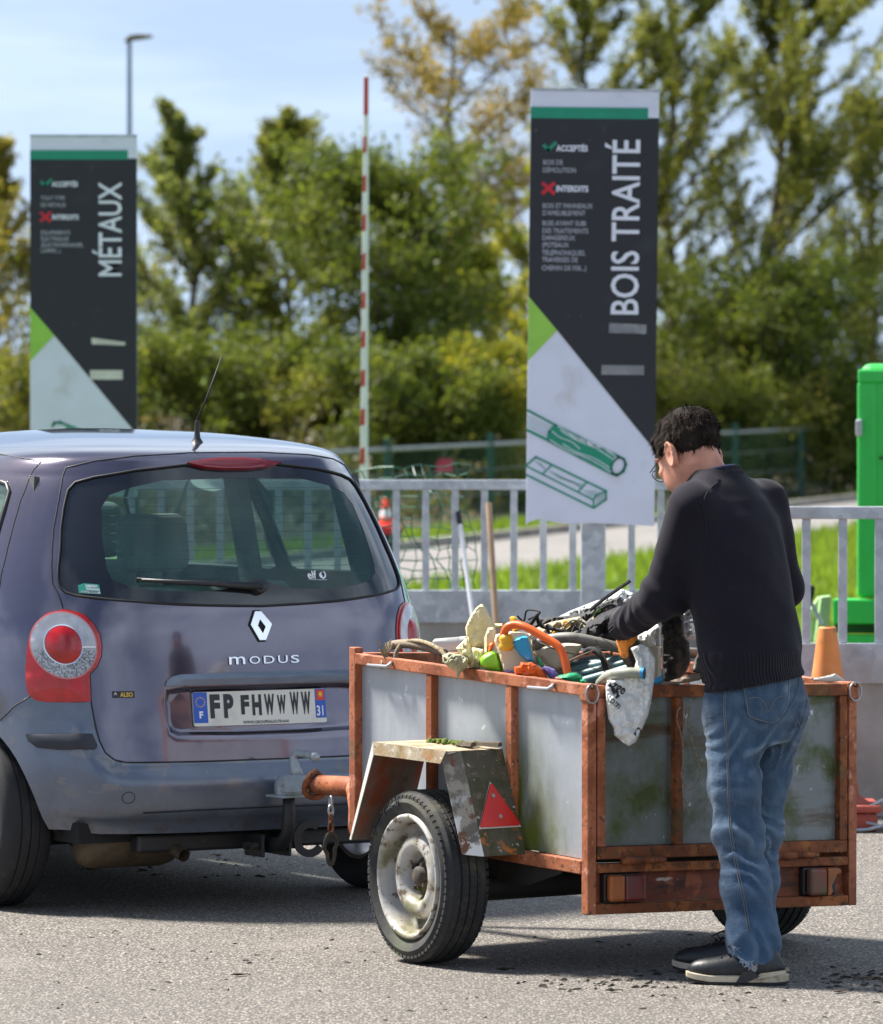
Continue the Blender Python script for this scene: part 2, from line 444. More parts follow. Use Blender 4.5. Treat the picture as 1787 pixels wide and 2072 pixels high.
MT['boom_red'] = plain('boom_red', (.55, .03, .02), .5, var=.15)
MT['grey_paint'] = plain('grey_paint', (.16, .22, .30), .45)
MT['lamp_dark'] = plain('lamp_dark', (.16, .14, .10), .5)
MT['lamp_glass'] = plain('lamp_glass', (.5, .5, .48), .2)
MT['skip_green'] = layered('skip_green', (.020, .46, .060), [((.05, .56, .10), .8, .4, .7), ((.02, .30, .045), 3, .55, .75, (1, 1, .3)), ((.20, .15, .06), 14, .68, .74), ((.35, .55, .30), 22, .68, .72)], .42, var=.10, bump=.1)
MT['skip_pale'] = layered('skip_pale', (.32, .52, .22), [((.30, .26, .16), 6, .55, .7), ((.45, .60, .33), 2, .5, .7)], .6, bump=.15)
MT['skip_dark'] = plain('skip_dark', (.01, .09, .02), .6)
MT['fence_green'] = plain('fence_green', (.006, .075, .05), .45)
MT['net_green'] = plain('net_green', (.03, .13, .09), .5)
MT['wire_grey'] = plain('wire_grey', (.30, .32, .33), .5, metal=.3)
MT['cone_orange'] = layered('cone_orange', (.72, .10, .018), [((.82, .22, .05), 7, .45, .7), ((.35, .06, .02), 4, .6, .75)], .55, bump=.1)
MT['cone_tan'] = layered('cone_tan', (.70, .22, .05), [((.72, .30, .11), 6, .5, .7), ((.30, .13, .05), 11, .58, .7), ((.75, .6, .48), 18, .68, .75)], .6, bump=.1)
MT['cone_red'] = layered('cone_red', (.33, .055, .035), [((.42, .09, .05), 5, .5, .7), ((.2, .06, .04), 9, .55, .7)], .6, bump=.1)
MT['cone_vivid'] = layered('cone_bright', (.80, .055, .015), [((.85, .25, .10), 14, .6, .7)], .5, bump=.1)  # brighter red plastic of the cone bands
MT['white_plastic'] = plain('white_plastic', (.72, .72, .74), .4, var=.08)
MT['bin_dark'] = plain('bin_dark', (.012, .02, .028), .5)
MT['bin_red'] = plain('bin_red', (.55, .02, .03), .45)
MT['black_plastic'] = plain('black_plastic', (.015, .015, .017), .45, bump=.1)
MT['broom_wood'] = layered('handle_wood', (.33, .22, .14), [((.18, .12, .08), 14, .5, .7, (1, 1, .1))], .75, bump=.2, stretch=(1, 1, .1))
MT['car_white'] = plain('white_car_paint', (.75, .76, .78), .25, var=.05, coat=.5)
MT['dark_glass'] = plain('dark_glass', (.02, .03, .035), .08)
MT['pink_red'] = plain('pink_red', (.62, .035, .10), .5)

# ================================================================== ground
LOW = -1.0
YL, YR, XC = 29.5, 23.8, 1.28           # face of the left and right quay wall, corner between them
tag(mesh_obj('yard_asphalt', [(-60, -40, 0), (60, -40, 0), (60, YR, 0), (XC, YR, 0), (XC, YL, 0), (-60, YL, 0)], [(0, 1, 2, 3, 4, 5)], 'asphalt'), kind='structure')
tag(mesh_obj('ground', [(-1500, -200, LOW), (1500, -200, LOW), (1500, 2500, LOW), (-1500, 2500, LOW)], [(0, 1, 2, 3)], 'ground_grass'), kind='structure')
RD = Vector((.264, .964, 0)).normalized(); RN = Vector((RD.y, -RD.x, 0))      # along the road, to its right
P0 = Vector((-.05, 78, LOW + .004))
rd_l = P0 - RN * 4.05
def rdpt(off, t, z=0.): 
    p = P0 + RN * off + RD * t; return (p.x, p.y, LOW + .004 + z)
tag(mesh_obj('road', [rdpt(0, -46), rdpt(0, 400), rdpt(-4.0, 400), rdpt(-4.0, -46)], [(3, 2, 1, 0)], 'road'), kind='structure')
kb = MB()
kn = 60
for i in range(kn):
    a, b = -30 + i * 2.0, -30 + i * 2.0 + 1.985
    P = [rdpt(-4.0, a, -.01), rdpt(-4.0, b, -.01), rdpt(-4.15, b, -.01), rdpt(-4.15, a, -.01)]
    T = [Vector(p) + Vector((0, 0, .14)) for p in P]
    kb.add([Vector(p) for p in P] + T, [(4, 5, 6, 7), (0, 1, 5, 4), (1, 2, 6, 5), (2, 3, 7, 6), (3, 0, 4, 7)])
tag(kb.build('kerb', 'kerb'), kind='structure')
# bank of leaf litter rising behind the grass verge
bk = MB(); V = []; F = []
offs = [(-6.2, -.02), (-7.0, .12), (-8.5, .45), (-10.5, .75), (-14, .95), (-20, 1.0), (-60, 1.0), (-200, .6)]
ts = list(range(-40, 130, 3))
for t_ in ts:
    for o_, z_ in offs:
        p = rdpt(o_ + .25 * math.sin(t_ * .9 + o_), t_, z_ * (1 + .15 * math.sin(t_ * .37 + o_)))
        V.append(p)
m_ = len(offs)
for i in range(len(ts) - 1):
    for j in range(m_ - 1): F.append((i * m_ + j, i * m_ + j + 1, (i + 1) * m_ + j + 1, (i + 1) * m_ + j))
tag(mesh_obj('bank', V, F, 'litter', smooth=True), kind='structure')

# ---- grass blades (nobody could count them)
rg = np.random.default_rng(3)
def grass_patch(name, n, fn, hmin, hmax, mat, label):
    P = fn(n); ang = rg.uniform(0, 2 * np.pi, n); h = rg.uniform(hmin, hmax, n); wd = h * .11 + .006
    dx, dy = np.cos(ang) * wd, np.sin(ang) * wd
    ln = rg.normal(0, .35, (n, 2)) * h[:, None]
    V = np.zeros((n, 3, 3)); V[:, 0] = P; V[:, 1] = P; V[:, 2] = P
    V[:, 0, 0] -= dx; V[:, 0, 1] -= dy; V[:, 1, 0] += dx; V[:, 1, 1] += dy
    V[:, 2, 0] += ln[:, 0]; V[:, 2, 1] += ln[:, 1]; V[:, 2, 2] += h
    o = np_mesh(name, V.reshape(-1, 3), np.arange(3 * n).reshape(-1, 3), mat)
    return tag(o, label, 'grass', kind='stuff')
def leafy(name, cols, trans=.35, rough=.55, scale=1.4):
    t = NT(name)
    a = t.n('ShaderNodeAttribute'); a.attribute_name = 'tint'
    x = t.n('ShaderNodeValToRGB'); el = x.color_ramp.elements
    for i, c in enumerate(cols):
        e = el[i] if i < 2 else el.new(1)
        e.position = i / (len(cols) - 1); e.color = (*c, 1)
    t.L(a.outputs['Fac'], x.inputs[0])
    t.col(x.outputs[0]); t.set(rough=rough, spec=.3)
    tr = t.n('ShaderNodeBsdfTranslucent'); mx = t.n('ShaderNodeMixShader'); mx.inputs[0].default_value = trans
    g = t.n('ShaderNodeHueSaturation'); g.inputs['Value'].default_value = 1.5; g.inputs['Saturation'].default_value = 1.1
    t.L(x.outputs[0], g.inputs['Color']); t.L(g.outputs[0], tr.inputs['Color'])
    t.L(t.b.outputs[0], mx.inputs[1]); t.L(tr.outputs[0], mx.inputs[2]); t.L(mx.outputs[0], t.out.inputs['Surface'])
    return t.m
def grass_mat():
    t = NT('grass_blades')
    t.col(t.mix(t.rng(t.noise(.8, 5), .3, .7), (.105, .175, .013), (.195, .27, .025))); t.set(rough=.6, spec=.3)
    tr = t.n('ShaderNodeBsdfTranslucent'); tr.inputs['Color'].default_value = (.27, .40, .03, 1); mx = t.n('ShaderNodeMixShader'); mx.inputs[0].default_value = .4
    t.L(t.b.outputs[0], mx.inputs[1]); t.L(tr.outputs[0], mx.inputs[2]); t.L(mx.outputs[0], t.out.inputs['Surface'])
    return t.m
MT['grass'] = grass_mat()
def verge_near(n):
    t_ = rg.uniform(-22, 30, n); o_ = rg.uniform(.05, 1, n) ** 1.0 * 9
    P = np.array([rdpt(a, b) for a, b in zip(o_, t_)]); return P
def verge_far(n):
    t_ = rg.uniform(-8, 36, n); o_ = -4.2 - rg.uniform(0, 1, n) * 2.4
    return np.array([rdpt(a, b) for a, b in zip(o_, t_)])
grass_patch('verge_grass', 30000, verge_near, .10, .26, 'grass', 'bright green grass bank between the quay rail and the road')
grass_patch('roadside_grass', 9000, verge_far, .08, .2, 'grass', 'narrow strip of bright grass behind the road kerb')

# ================================================================== quay walls and rails
def wall(name, a, b, label):
    o = MB().span(a, b).build(name, 'concrete', bevel=.008)
    return tag(o, label, 'wall')
wall('quay_wall', (-40, YL + .004, LOW - .1), (XC, YL + .22, .56), 'low concrete wall under the farther railing behind the car and the dark wood sign')
wall('quay_wall', (XC + .224, YR + .004, LOW - .1), (40, YR + .22, .545), 'low concrete wall under the nearer railing behind the traffic cone')
wall('quay_wall', (XC + .002, YR + .006, LOW - .1), (XC + .22, YL + .22, .55), 'short return of concrete wall behind the man')

def railing(name, y, x0, x1, xref, label, ztop=1.245, zpl=.695, plate_b=.535):
    r = thing(name, label, 'railing', ((x0 + x1) / 2, y, .5)); ox = (x0 + x1) / 2
    f = lambda x, yy, z: (x - ox, yy - y, z - .5)
    MB().span(f(x0, y, ztop - .05), f(x1, y + .04, ztop)).build('top_rail', 'galv', r, bevel=.004)
    MB().span(f(x0, y - .008, plate_b), f(x1, y + .0, zpl)).span(f(x0, y + .0005, zpl - .008), f(x1, y + .06, zpl)).build('toe_plate', 'galv', r, bevel=.002)
    me = None
    k0 = math.ceil((x0 + .03 - xref) / .1463)
    x = xref + k0 * .1463; first = None
    while x < x1 - .02:
        if first is None:
            first = MB().span((-.0175, -.006, 0), (.0175, .006, ztop - .05 - zpl)).build('baluster', 'galv', r, bevel=.002); o = first
        else:
            o = link(first.copy(), r)
        o.location = f(x, y + .02, zpl); x += .1463
    k = 0
    bx_ = x0 + .8
    while bx_ < x1:
        MB().cyl(f(bx_, y - .016, .60), f(bx_, y - .004, .60), .011, 6).build('bolt', 'galv', r); bx_ += 1.0; k += 1
        if k > 12: break
    return r
railing('guard_rail', YL - .02, -6.0, XC - .02, -.2249, 'grey galvanised railing behind the car and the dark wood sign')
railing('guard_rail', YR - .02, XC + .03, 5.5, 1.4647, 'nearer grey galvanised railing in front of the green skip')
rr = thing('guard_rail', 'short galvanised railing joining the two longer railings behind the man', 'railing', (XC + .1, (YL + YR) / 2, .5))
MB().span((-.02, YR + .08 - (YL + YR) / 2, .695), (.02, YL - .1 - (YL + YR) / 2, .744)).build('top_rail', 'galv', rr)
MB().span((-.03, YR + .08 - (YL + YR) / 2, .04), (-.02, YL - .1 - (YL + YR) / 2, .195)).build('toe_plate', 'galv', rr)
b0 = None
for k in range(36):
    o = MB().span((-.006, -.0175, .195), (.006, .0175, .694)).build('baluster', 'galv', rr) if b0 is None else link(b0.copy(), rr)
    b0 = b0 or o; o.location = (0, -2.65 + k * .147, 0)

# ================================================================== tall waste-sorting signs
def stroke(mb, pts, wd, z):
    """flat ribbon in the sign plane"""
    P = [Vector((p[0], p[1], 0)) for p in pts]
    for a, b in zip(P[:-1], P[1:]):
        d = (b - a)
        if d.length < 1e-6: continue
        d.normalize(); n = Vector((-d.y, d.x, 0)) * wd / 2; e = d * wd * .45
        q = [a - e - n, b + e - n, b + e + n, a - e + n]
        mb.add([(p.x, z, p.y) for p in q], [(0, 1, 2, 3)])
def sign(name, label, org, lean, wd, ht, title, t_h0, t_h1, accept, refuse, drawing, tapes, torn=False):
    r = thing(name, label, 'sign', org); r.rotation_euler = (0, lean, 0)
    # local: x right from the left edge, z down from the top edge is negative; faces -y
    p = lambda a, h, y=0.: Vector((a * wd, y, -h * ht))
    poly = [(0, 0), (wd, 0), (wd, -ht), (.55 * wd, -ht * .995), (.3 * wd, -ht * .9965), (.14 * wd, -ht * .990), (.115 * wd, -ht * .985), (.02 * wd, -ht * .9945), (0, -ht)] if torn else [(0, 0), (wd, 0), (wd, -ht), (0, -ht)]
    MB().prism(poly, (1, 0, 0), (0, 0, 1), (0, 0, 0), .02, (0, 1, 0)).build('board', 'sign_white', r, bevel=.002)
    MB().prism([(0, 0), (wd, 0), (wd, 0.012), (0, .012)], (1, 0, 0), (0, 0, 1), (0, -.004, 0), .03, (0, 1, 0)).build('edge_cap', 'galv', r)
    def flat(nm, pts, mat, y):
        MB().prism([(q.x, q.z) for q in pts], (1, 0, 0), (0, 0, 1), (0, y, 0), .0012, (0, 1, 0)).build(nm, mat, r)
    flat('dark_field', [p(0, .060), p(1, .060), p(1, .827), p(.225, .551), p(0, .474)], 'sign_black', -.003)
    flat('green_band', [p(0, .0375), p(.915, .0375), p(.915, .0635), p(0, .0635)], 'sign_green', -.006)
    flat('white_corner', [p(.915, .0375), p(1, .0375), p(1, .0605), p(.915, .0605)], 'sign_white', -.0055)
    flat('lime_field', [p(0, .474), p(.225, .551), p(0, .6225)], 'sign_lime', -.0055)
    # title, reading upwards
    vs, fs = text_mesh(title, 1., 0, .012, 1.)
    xs = [v.x for v in vs]; ys = [v.y for v in vs]; L = max(xs) - min(xs)
    cap = .222 * wd / .73; sx = ((t_h1 - t_h0) * ht) / L
    T = [(.852 * wd - v.y * cap, -.0055, -t_h1 * ht + (v.x - min(xs)) * sx) for v in vs]
    mesh_obj('title_lettering', T, fs, 'print_white', r)
    def line(nm, s, a, h, size, mat, bold=0., xs_=1.):
        vs, fs = text_mesh(s, size, 0, bold, xs_)
        mesh_obj(nm, [(a * wd + v.x, -.0055, -h * ht + v.y) for v in vs], fs, mat, r)
    mb = MB(); stroke(mb, [p(.11, .127).xz, p(.14, .136).xz, p(.195, .121).xz], .017, -.0055); mb.build('check_mark', 'sign_green', r)
    line('heading', 'ACCEPTÉS', .205, .1385, .040, 'print_white', .0014, .82)
    mb = MB(); hx = refuse[0]
    stroke(mb, [p(.105, hx).xz, p(.185, hx + .021).xz], .018, -.0055); mb.build('cross_stroke', 'sign_red', r)
    mb = MB(); stroke(mb, [p(.105, hx + .021).xz, p(.185, hx).xz], .018, -.0062); mb.build('cross_stroke', 'sign_red', r)
    line('heading', 'INTERDITS', .205, hx + .0175, .040, 'print_white', .0014, .82)
    for h, s in accept + refuse[1]: line('small_print', s, .1, h, .034, 'print_dim', .0003, .80)
    for i, (a0, h0, a1, h1, m_, sk) in enumerate(tapes):
        flat('tape_strip', [p(a0, h0), p(a1, h0 + sk), p(a1, h1 + sk * .3), p(a0, h1)], m_, -.0055)
    drawing(r, p)
    return r
def zz(x, y): return ((x - 118) / 1075., (y / 3.3425 + 493) / 1085.)
def wood_drawing(r, p):
    q = lambda x, y: p(*zz(x, y)).xz
    m1 = MB(); w1 = .011
    stroke(m1, [q(122, 1022), q(360, 1145), q(555, 1240), q(880, 1395), q(930, 1420), q(950, 1465), q(930, 1525), q(875, 1560), q(830, 1545), q(560, 1410), q(300, 1275), q(122, 1190)], w1, -.0055)
    m1.build('log_outline', 'sign_green', r)
    m2 = MB(); stroke(m2, [q(345, 1150), q(305, 1200), q(295, 1265)], w1, -.0060)
    el = [q(885 + 55 * math.cos(a) - 15 * math.sin(a), 1480 + 70 * math.sin(a)) for a in np.linspace(0, 2 * math.pi, 22)]
    stroke(m2, el, w1 * .8, -.0060)
    m2.build('log_rings', 'sign_green', r)
    m3 = MB()
    for a, b in (((375, 1150), (860, 1395)), ((400, 1185), (840, 1420)), ((330, 1195), (560, 1335)), ((310, 1265), (830, 1530)), ((420, 1300), (810, 1490)), ((600, 1270), (850, 1385)), ((470, 1215), (700, 1330))):
        n = 6; L = [q(a[0] + (b[0] - a[0]) * k / n, a[1] + (b[1] - a[1]) * k / n + 12 * math.sin(k * 1.1)) for k in range(n + 1)]
        stroke(m3, L, .0042, -.0060)
    m3.build('log_grain', 'print_white', r)
    fl_ = [q(345, 1152), q(555, 1240), q(860, 1390), q(830, 1450), q(838, 1535), q(560, 1405), q(302, 1270), q(312, 1200)]
    MB().add([(p_.x, -.0050, p_.y) for p_ in fl_], [tuple(range(8))]).build('log_fill', 'sign_green', r, fix=False)
    m4 = MB()
    for k in range(5): stroke(m4, [q(124, 1075 + 26 * k), q(330 - 8 * k, 1165 + 24 * k)], .0022, -.0055)
    m4.build('log_grain', 'sign_green', r)
    m5 = MB(); w2 = .0095
    stroke(m5, [q(120, 1478), q(195, 1412), q(785, 1690), q(785, 1760), q(685, 1832), q(120, 1562)], w2, -.0055)
    stroke(m5, [q(120, 1490), q(680, 1765), q(685, 1832)], w2 * .8, -.0060); stroke(m5, [q(680, 1765), q(705, 1725), q(785, 1690)], w2 * .8, -.0064)
    stroke(m5, [q(325, 1480), q(255, 1550)], w2 * .8, -.0068); stroke(m5, [q(622, 1618), q(555, 1695)], w2 * .8, -.0072)
    m5.build('plank_outline', 'sign_green', r)
    m6 = MB()
    for k in range(4): stroke(m6, [q(300 + 25 * k, 1520 + 20 * k), q(440 + 25 * k, 1590 + 12 * k), q(590, 1640 + 12 * k)], .002, -.0055)
    for k in range(3): stroke(m6, [q(180 + 28 * k, 1440 + 12 * k), q(260 + 10 * k, 1500 + 12 * k)], .002, -.0055)
    for k in range(4): stroke(m6, [q(600 + 14 * k, 1690 + 14 * k), q(700 + 14 * k, 1690 + 14 * k)], .002, -.0055)
    for k in range(4): stroke(m6, [q(705, 1750 + 16 * k), q(770, 1710 + 16 * k)], .002, -.0055)
    m6.build('plank_grain', 'sign_green', r)
def metal_drawing(r, p):
    m = MB(); q = lambda a, h: p(a, h).xz
    stroke(m, [q(.21, .803), q(.225, .795), q(.28, .793), q(.36, .803), q(.47, .815)], .016, -.0055)
    m.build('pipe_outline', 'sign_green', r)
    m = MB(); stroke(m, [q(.36, .803), q(.33, .83), q(.35, .87), q(.5, .9), q(.62, .88)], .014, -.006); m.build('pipe_outline', 'sign_green', r)
tl = at(1074, 184, 29.2)
sg = sign('sorting_sign', 'tall dark sign titled BOIS TRAITÉ with green log drawing', tl, R(.62), .632, 2.136, 'BOIS TRAITÉ', .111, .513,
     [(.170, 'BOIS DE'), (.188, 'DÉMOLITION')],
     (.214, [(.270, 'BOIS ET PANNEAUX'), (.2865, "D'AMEUBLEMENT"), (.310, 'BOIS AYANT SUBI'), (.3275, 'DES TRAITEMENTS'), (.3435, 'DANGEREUX'), (.3600, '(POTEAUX'), (.3780, 'TÉLÉPHONIQUES,'), (.3940, 'TRAVERSES DE'), (.4130, 'CHEMIN DE FER...)')]),
     wood_drawing, [(.63, .533, .92, .556, 'tape', .003), (.575, .630, .905, .652, 'tape', .0)], torn=True)
px = lambda u, z: ((u - CX) * 29.3 / FPX, z)
po = thing('sign_post', 'grey steel post carrying the BOIS TRAITÉ sign', 'post', ((1199 - CX) * 29.3 / FPX, 29.3, 0))
MB().span((-.057, -.06, .006), (.057, .05, 3.05)).build('post', 'galv', po, bevel=.006)
MB().span((-.1, -.1, 0), (.1, .1, .012)).build('base_plate', 'galv', po)
tl2 = at(62, 277, 35.2)
sign('sorting_sign', 'tall dark sign titled MÉTAUX above the car roof', tl2, R(.05), .634, 2.136, 'MÉTAUX', .126, .387,
     [(.176, 'TOUT TYPE'), (.195, 'DE MÉTAUX')],
     (.2125, [(.272, 'ÉQUIPEMENTS'), (.289, 'ÉLECTRIQUES'), (.306, '(ÉLECTROMÉNAGER,'), (.322, 'LAMPES...)')]),
     metal_drawing, [(.575, .558, .89, .576, 'tape_cream', .012), (.56, .648, .865, .674, 'tape_cream', .0)])
po = thing('sign_post', 'grey steel post behind the MÉTAUX sign', 'post', ((170 - CX) * 35.3 / FPX, 35.3, LOW))
MB().span((-.057, -.055, 0), (.057, .055, 4.0)).build('post', 'galv', po, bevel=.006)
MB().span((-.1, -.1, 0), (.1, .1, .012)).build('base_plate', 'galv', po)

# ================================================================== raised barrier boom, street lamp
bY = 40.0; bx0 = (733 - CX) * bY / FPX
bar = thing('barrier', 'red and white striped barrier boom raised upright beyond the railing', 'barrier', (bx0, bY, LOW)); bar.rotation_euler = (0, R(.33), 0)
ztip = CAMZ - (155 - HOR) * bY / FPX - LOW
MB().prism([(-.030, .7), (.030, .7), (.018, ztip), (-.016, ztip)], (1, 0, 0), (0, 0, 1), (0, -.03, 0), .05, (0, 1, 0)).build('boom', 'boom_white', bar, bevel=.006)
z = ztip - .005; k = 0
while z > .95:
    h = .26 if k == 0 else .115; wl = -.0302 + .0142 * (z - .7) / (ztip - .7)
    MB().prism([(wl, z - h), (.004 if k else .016, z - h + .005), (.004 if k else .0145, z), (wl + .001, z - .005)], (1, 0, 0), (0, 0, 1), (0, -.034, 0), .0538, (0, 1, 0)).build('red_stripe', 'boom_red', bar)
    z -= .262 if k else .40; k += 1
MB().span((-.17, -.14, 0), (.17, .18, 1.0)).build('drive_cabinet', 'boom_white', bar, bevel=.02)
MB().cyl((0, -.16, .82), (0, .06, .82), .07, 16).build('pivot', 'grey_paint', bar)
lY = 90.0
lp = thing('street_lamp', 'slim grey street lamp standing behind the MÉTAUX sign', 'street lamp', ((263 - CX) * lY / FPX, lY, LOW))
zt = CAMZ - (84 - HOR) * lY / FPX - LOW
MB().tube([(0, 0, 0), (0, 0, 1.0), (0, 0, zt)], [.07, .06, .034], 10).build('pole', 'grey_paint', lp, smooth=True)
hd = MB()
hv = [(-.075, 0, -.03), (.10, 0, .02), (.36, 0, .055), (.345, 0, .09), (.12, 0, .10), (0, 0, .085), (-.06, 0, .02)]
hd.prism([(a, c) for a, b, c in hv], (1, 0, 0), (0, 0, 1), (0, -.11, zt), .22, (0, 1, 0)); hd.build('lamp_head', 'lamp_dark', lp, bevel=.02)
MB().prism([(.08, .012), (.30, .043), (.30, .036), (.08, .004)], (1, 0, 0), (0, 0, 1), (0, -.08, zt), .16, (0, 1, 0)).build('lens', 'lamp_glass', lp)
MB().span((-.06, -.06, 0), (.06, .06, .35)).build('base_cover', 'grey_paint', lp)

# ================================================================== green compactor skip on the right
gy = 31.0; gx = (1733 - CX) * gy / FPX
gs = thing('compactor_skip', 'bright green steel compactor skip behind the right railing', 'skip', (gx + .02, gy, LOW), R(-7))
z1 = CAMZ - (736 - HOR) * gy / FPX - LOW; zb = CAMZ - (1210 - HOR) * gy / FPX - LOW
MB().span((0, 0, zb), (2.3, 4.6, z1)).build('body', 'skip_green', gs, bevel=.05, seg=3)
MB().span((-.012, -.02, z1 - .10), (2.31, .03, z1 - .03)).build('top_rim', 'skip_green', gs, bevel=.012)
MB().span((-.015, -.012, zb), (.09, .06, z1 - .09)).build('corner_post', 'skip_green', gs, bevel=.02)
MB().span((-.022, -.04, z1 - .38), (.012, .0, z1 - .29)).build('hinge', 'galv', gs, bevel=.01)
for i in range(4): MB().span((.45 + i * .5, -.03, zb + .02), (.51 + i * .5, .0, z1 - .12)).build('rib', 'skip_green', gs, bevel=.008)
MB().span((-.14, -.04, zb - .135), (2.4, .10, zb - .006)).build('base_beam', 'skip_green', gs, bevel=.01)
MB().span((-.14, .1, zb - .19), (2.4, .3, zb - .139)).build('slide_channel', 'skip_dark', gs)
MB().span((-.16, -.02, zb - .29), (2.4, .10, zb - .194)).build('lower_beam', 'skip_green', gs, bevel=.01)
MB().span((.30, -.006, zb + .25), (.62, -.001, zb + .48)).build('data_plate', 'sign_white', gs)
MB().span((.10, -.008, z1 - .5), (.36, -.001, z1 - .485)).build('weld_seam', 'skip_dark', gs)
for xx in (.2, 2.0): MB().span((xx, 0, 0), (xx + .2, .2, zb - .295)).build('foot', 'skip_dark', gs)
# pale hook frame in front of it
hf = thing('hook_frame', 'pale green hook frame lying beside the compactor skip', 'skip frame', ((1660 - CX) * 30.2 / FPX, 30.2, LOW))
g = lambda u, v: ((u - 1660) * 30.2 / FPX, CAMZ - (v - HOR) * 30.2 / FPX - LOW)
def quad(nm, pts, mat, th=.12, y=0.):
    MB().prism([g(*q) for q in pts], (1, 0, 0), (0, 0, 1), (0, y, 0), th, (0, 1, 0)).build(nm, mat, hf, bevel=.006)
quad('side_plate', [(1662, 1208), (1683, 1206), (1676, 1302), (1650, 1302)], 'skip_pale')
quad('top_plate', [(1632, 1252), (1662, 1209), (1652, 1300), (1628, 1302)], 'skip_pale', .1, .13)
quad('brace', [(1634, 1212), (1640, 1208), (1668, 1262), (1660, 1266)], 'galv', .03, -.05)
quad('hook', [(1634, 1188), (1640, 1182), (1648, 1186), (1646, 1204), (1639, 1222), (1633, 1224), (1638, 1205)], 'black_plastic', .05, -.1)
MB().span((-.08, .02, 0), (.05, .1, g(1660, 1302)[1] - .002)).build('leg', 'skip_pale', hf)

# ================================================================== fence, far parked cars, netting, bin
fp = [rdpt(-6.6, t_) for t_ in (-16, -9, -2, 5, 12, 19, 26, 33)]
# anchor: the post seen left of the sign
fence = thing('wire_fence', 'green post and wire fence along the bank across the road', 'fence', (.85, 103, LOW))
base = Vector((.85, 103, LOW)); fpost = None; tops = []
for k in range(-5, 7):
    q = RD * (6.55 * k)
    zb_ = .1
    if fpost is None: fpost = MB().span((-.06, -.06, -.3), (.06, .06, 1.66)).build('post', 'fence_green', fence, bevel=.01); o = fpost
    else: o = link(fpost.copy(), fence)
    o.location = q; tops.append(q)
for zz_, rr_ in ((1.48, .035), (1.05, .006), (.62, .006), (.2, .006)):
    MB().tube([t_ + Vector((0, 0, zz_)) for t_ in tops], rr_, 5).build('line_wire', 'wire_grey', fence)
nm = MB()
for k in range(len(tops) - 1):
    a, b = tops[k], tops[k + 1]
    for j in range(1, 44):
        q = a.lerp(b, j / 44); nm.bar(q + Vector((0, 0, .12)), q + Vector((0, 0, 1.46)), .005, .005, (0, 1, 0))
tag(nm.build('wire_mesh', 'net_green', fence, fix=False), kind='stuff')
pk = thing('small_plate', 'small pink red plate hanging on the far fence', 'sign', at(900, 943, 104.2))
MB().prism([(-.13, -.10), (.13, -.10), (.15, .06), (.08, .12), (-.1, .12), (-.15, .04)], (1, 0, 0), (0, 0, 1), (0, 0, 0), .02, (0, 1, 0)).build('plate', 'pink_red', pk)
MB().bar((0, .03, .1), (0, .03, .32), .01, .01).build('hanger', 'wire_grey', pk)

def parked_car(label, u, Y, rz, ln=3.9):
    r = thing('parked_car', label, 'car', ((u - CX) * Y / FPX, Y, -.05), rz, 'cars parked beyond the far fence')
    prof = [(-1.9, .3), (-1.95, .75), (-1.75, 1.0), (-1.45, 1.45), (-.3, 1.52), (.55, 1.45), (1.15, 1.02), (1.85, .86), (1.98, .6), (1.95, .3)]
    MB().prism(prof, (1, 0, 0), (0, 0, 1), (0, -.8, 0), 1.6, (0, 1, 0)).build('body', 'car_white', r, bevel=.08, seg=3)
    for s in (-1, 1):
        MB().prism([(-1.4, 1.02), (-1.2, 1.36), (-.4, 1.41), (-.4, 1.02)], (1, 0, 0), (0, 0, 1), (0, s * .81 - .01, 0), .02, (0, 1, 0)).build('side_window', 'dark_glass', r)
        MB().prism([(-.32, 1.02), (-.32, 1.41), (.4, 1.36), (.95, 1.02)], (1, 0, 0), (0, 0, 1), (0, s * .81 - .01, 0), .02, (0, 1, 0)).build('side_window', 'dark_glass', r)
        for xx in (-1.25, 1.25): MB().cyl((xx, s * .70, .3), (xx, s * .83, .3), .3, 20).build('wheel', 'black_plastic', r)
    return r
parked_car('white car parked beyond the fence to the right of the striped boom', 850, 124, R(8))
parked_car('white car parked beyond the fence to the right of the man', 1600, 140, R(-6))
parked_car('white car parked beyond the fence close to the green skip', 1745, 143, R(10))

nt_ = thing('wire_netting', 'crumpled green wire netting hanging behind the railing beside the car', 'netting', at(765, 1180, 30.2))
rn = np.random.default_rng(11)
nx, nz = 12, 13; G = np.zeros((nx, nz, 3))
for i in range(nx):
    for j in range(nz):
        u = 725 + i * 22 + rn.normal(0, 4) - j * 2 + 10 * math.sin(j * .8 + i); v = 1195 - j * 20 + rn.normal(0, 4) - 4 * i * (j / 12.) + 30 * (i / 11.) ** 2 * (j / 12.)
        G[i, j] = (at(u, v, 30.2 + .12 * math.sin(i * .9 + j * .6)) - nt_.location)
wm = MB()
for i in range(nx): wm.tube([G[i, j] for j in range(nz)], .0032, 4)
for j in range(nz): wm.tube([G[i, j] for i in range(nx)], .0032, 4)
tag(wm.build('wire_strands', 'net_green', nt_), kind='stuff')
bn = thing('dark_bin', 'dark bin with a red rim beyond the railing beside the car', 'bin', ((780 - CX) * 75 / FPX, 75, LOW))
MB().lathe([(0, 0), (.15, 0), (.19, .70), (.17, .70), (.16, .60), (0, .60)], 20).build('body', 'bin_dark', bn, smooth=True)
MB().lathe([(.16, .705), (.215, .705), (.215, .80), (.16, .82), (0, .82)], 20).build('rim', 'bin_red', bn, smooth=True)
cn = thing('small_cone', 'small red and white cone standing on the dark bin', 'traffic cone', ((782 - CX) * 75 / FPX, 75, LOW + .82))
MB().lathe([(0, 0), (.125, 0), (.125, .015), (.105, .02), (.088, .10), (0, .10)], 18).build('lower_band', 'cone_vivid', cn, smooth=True)
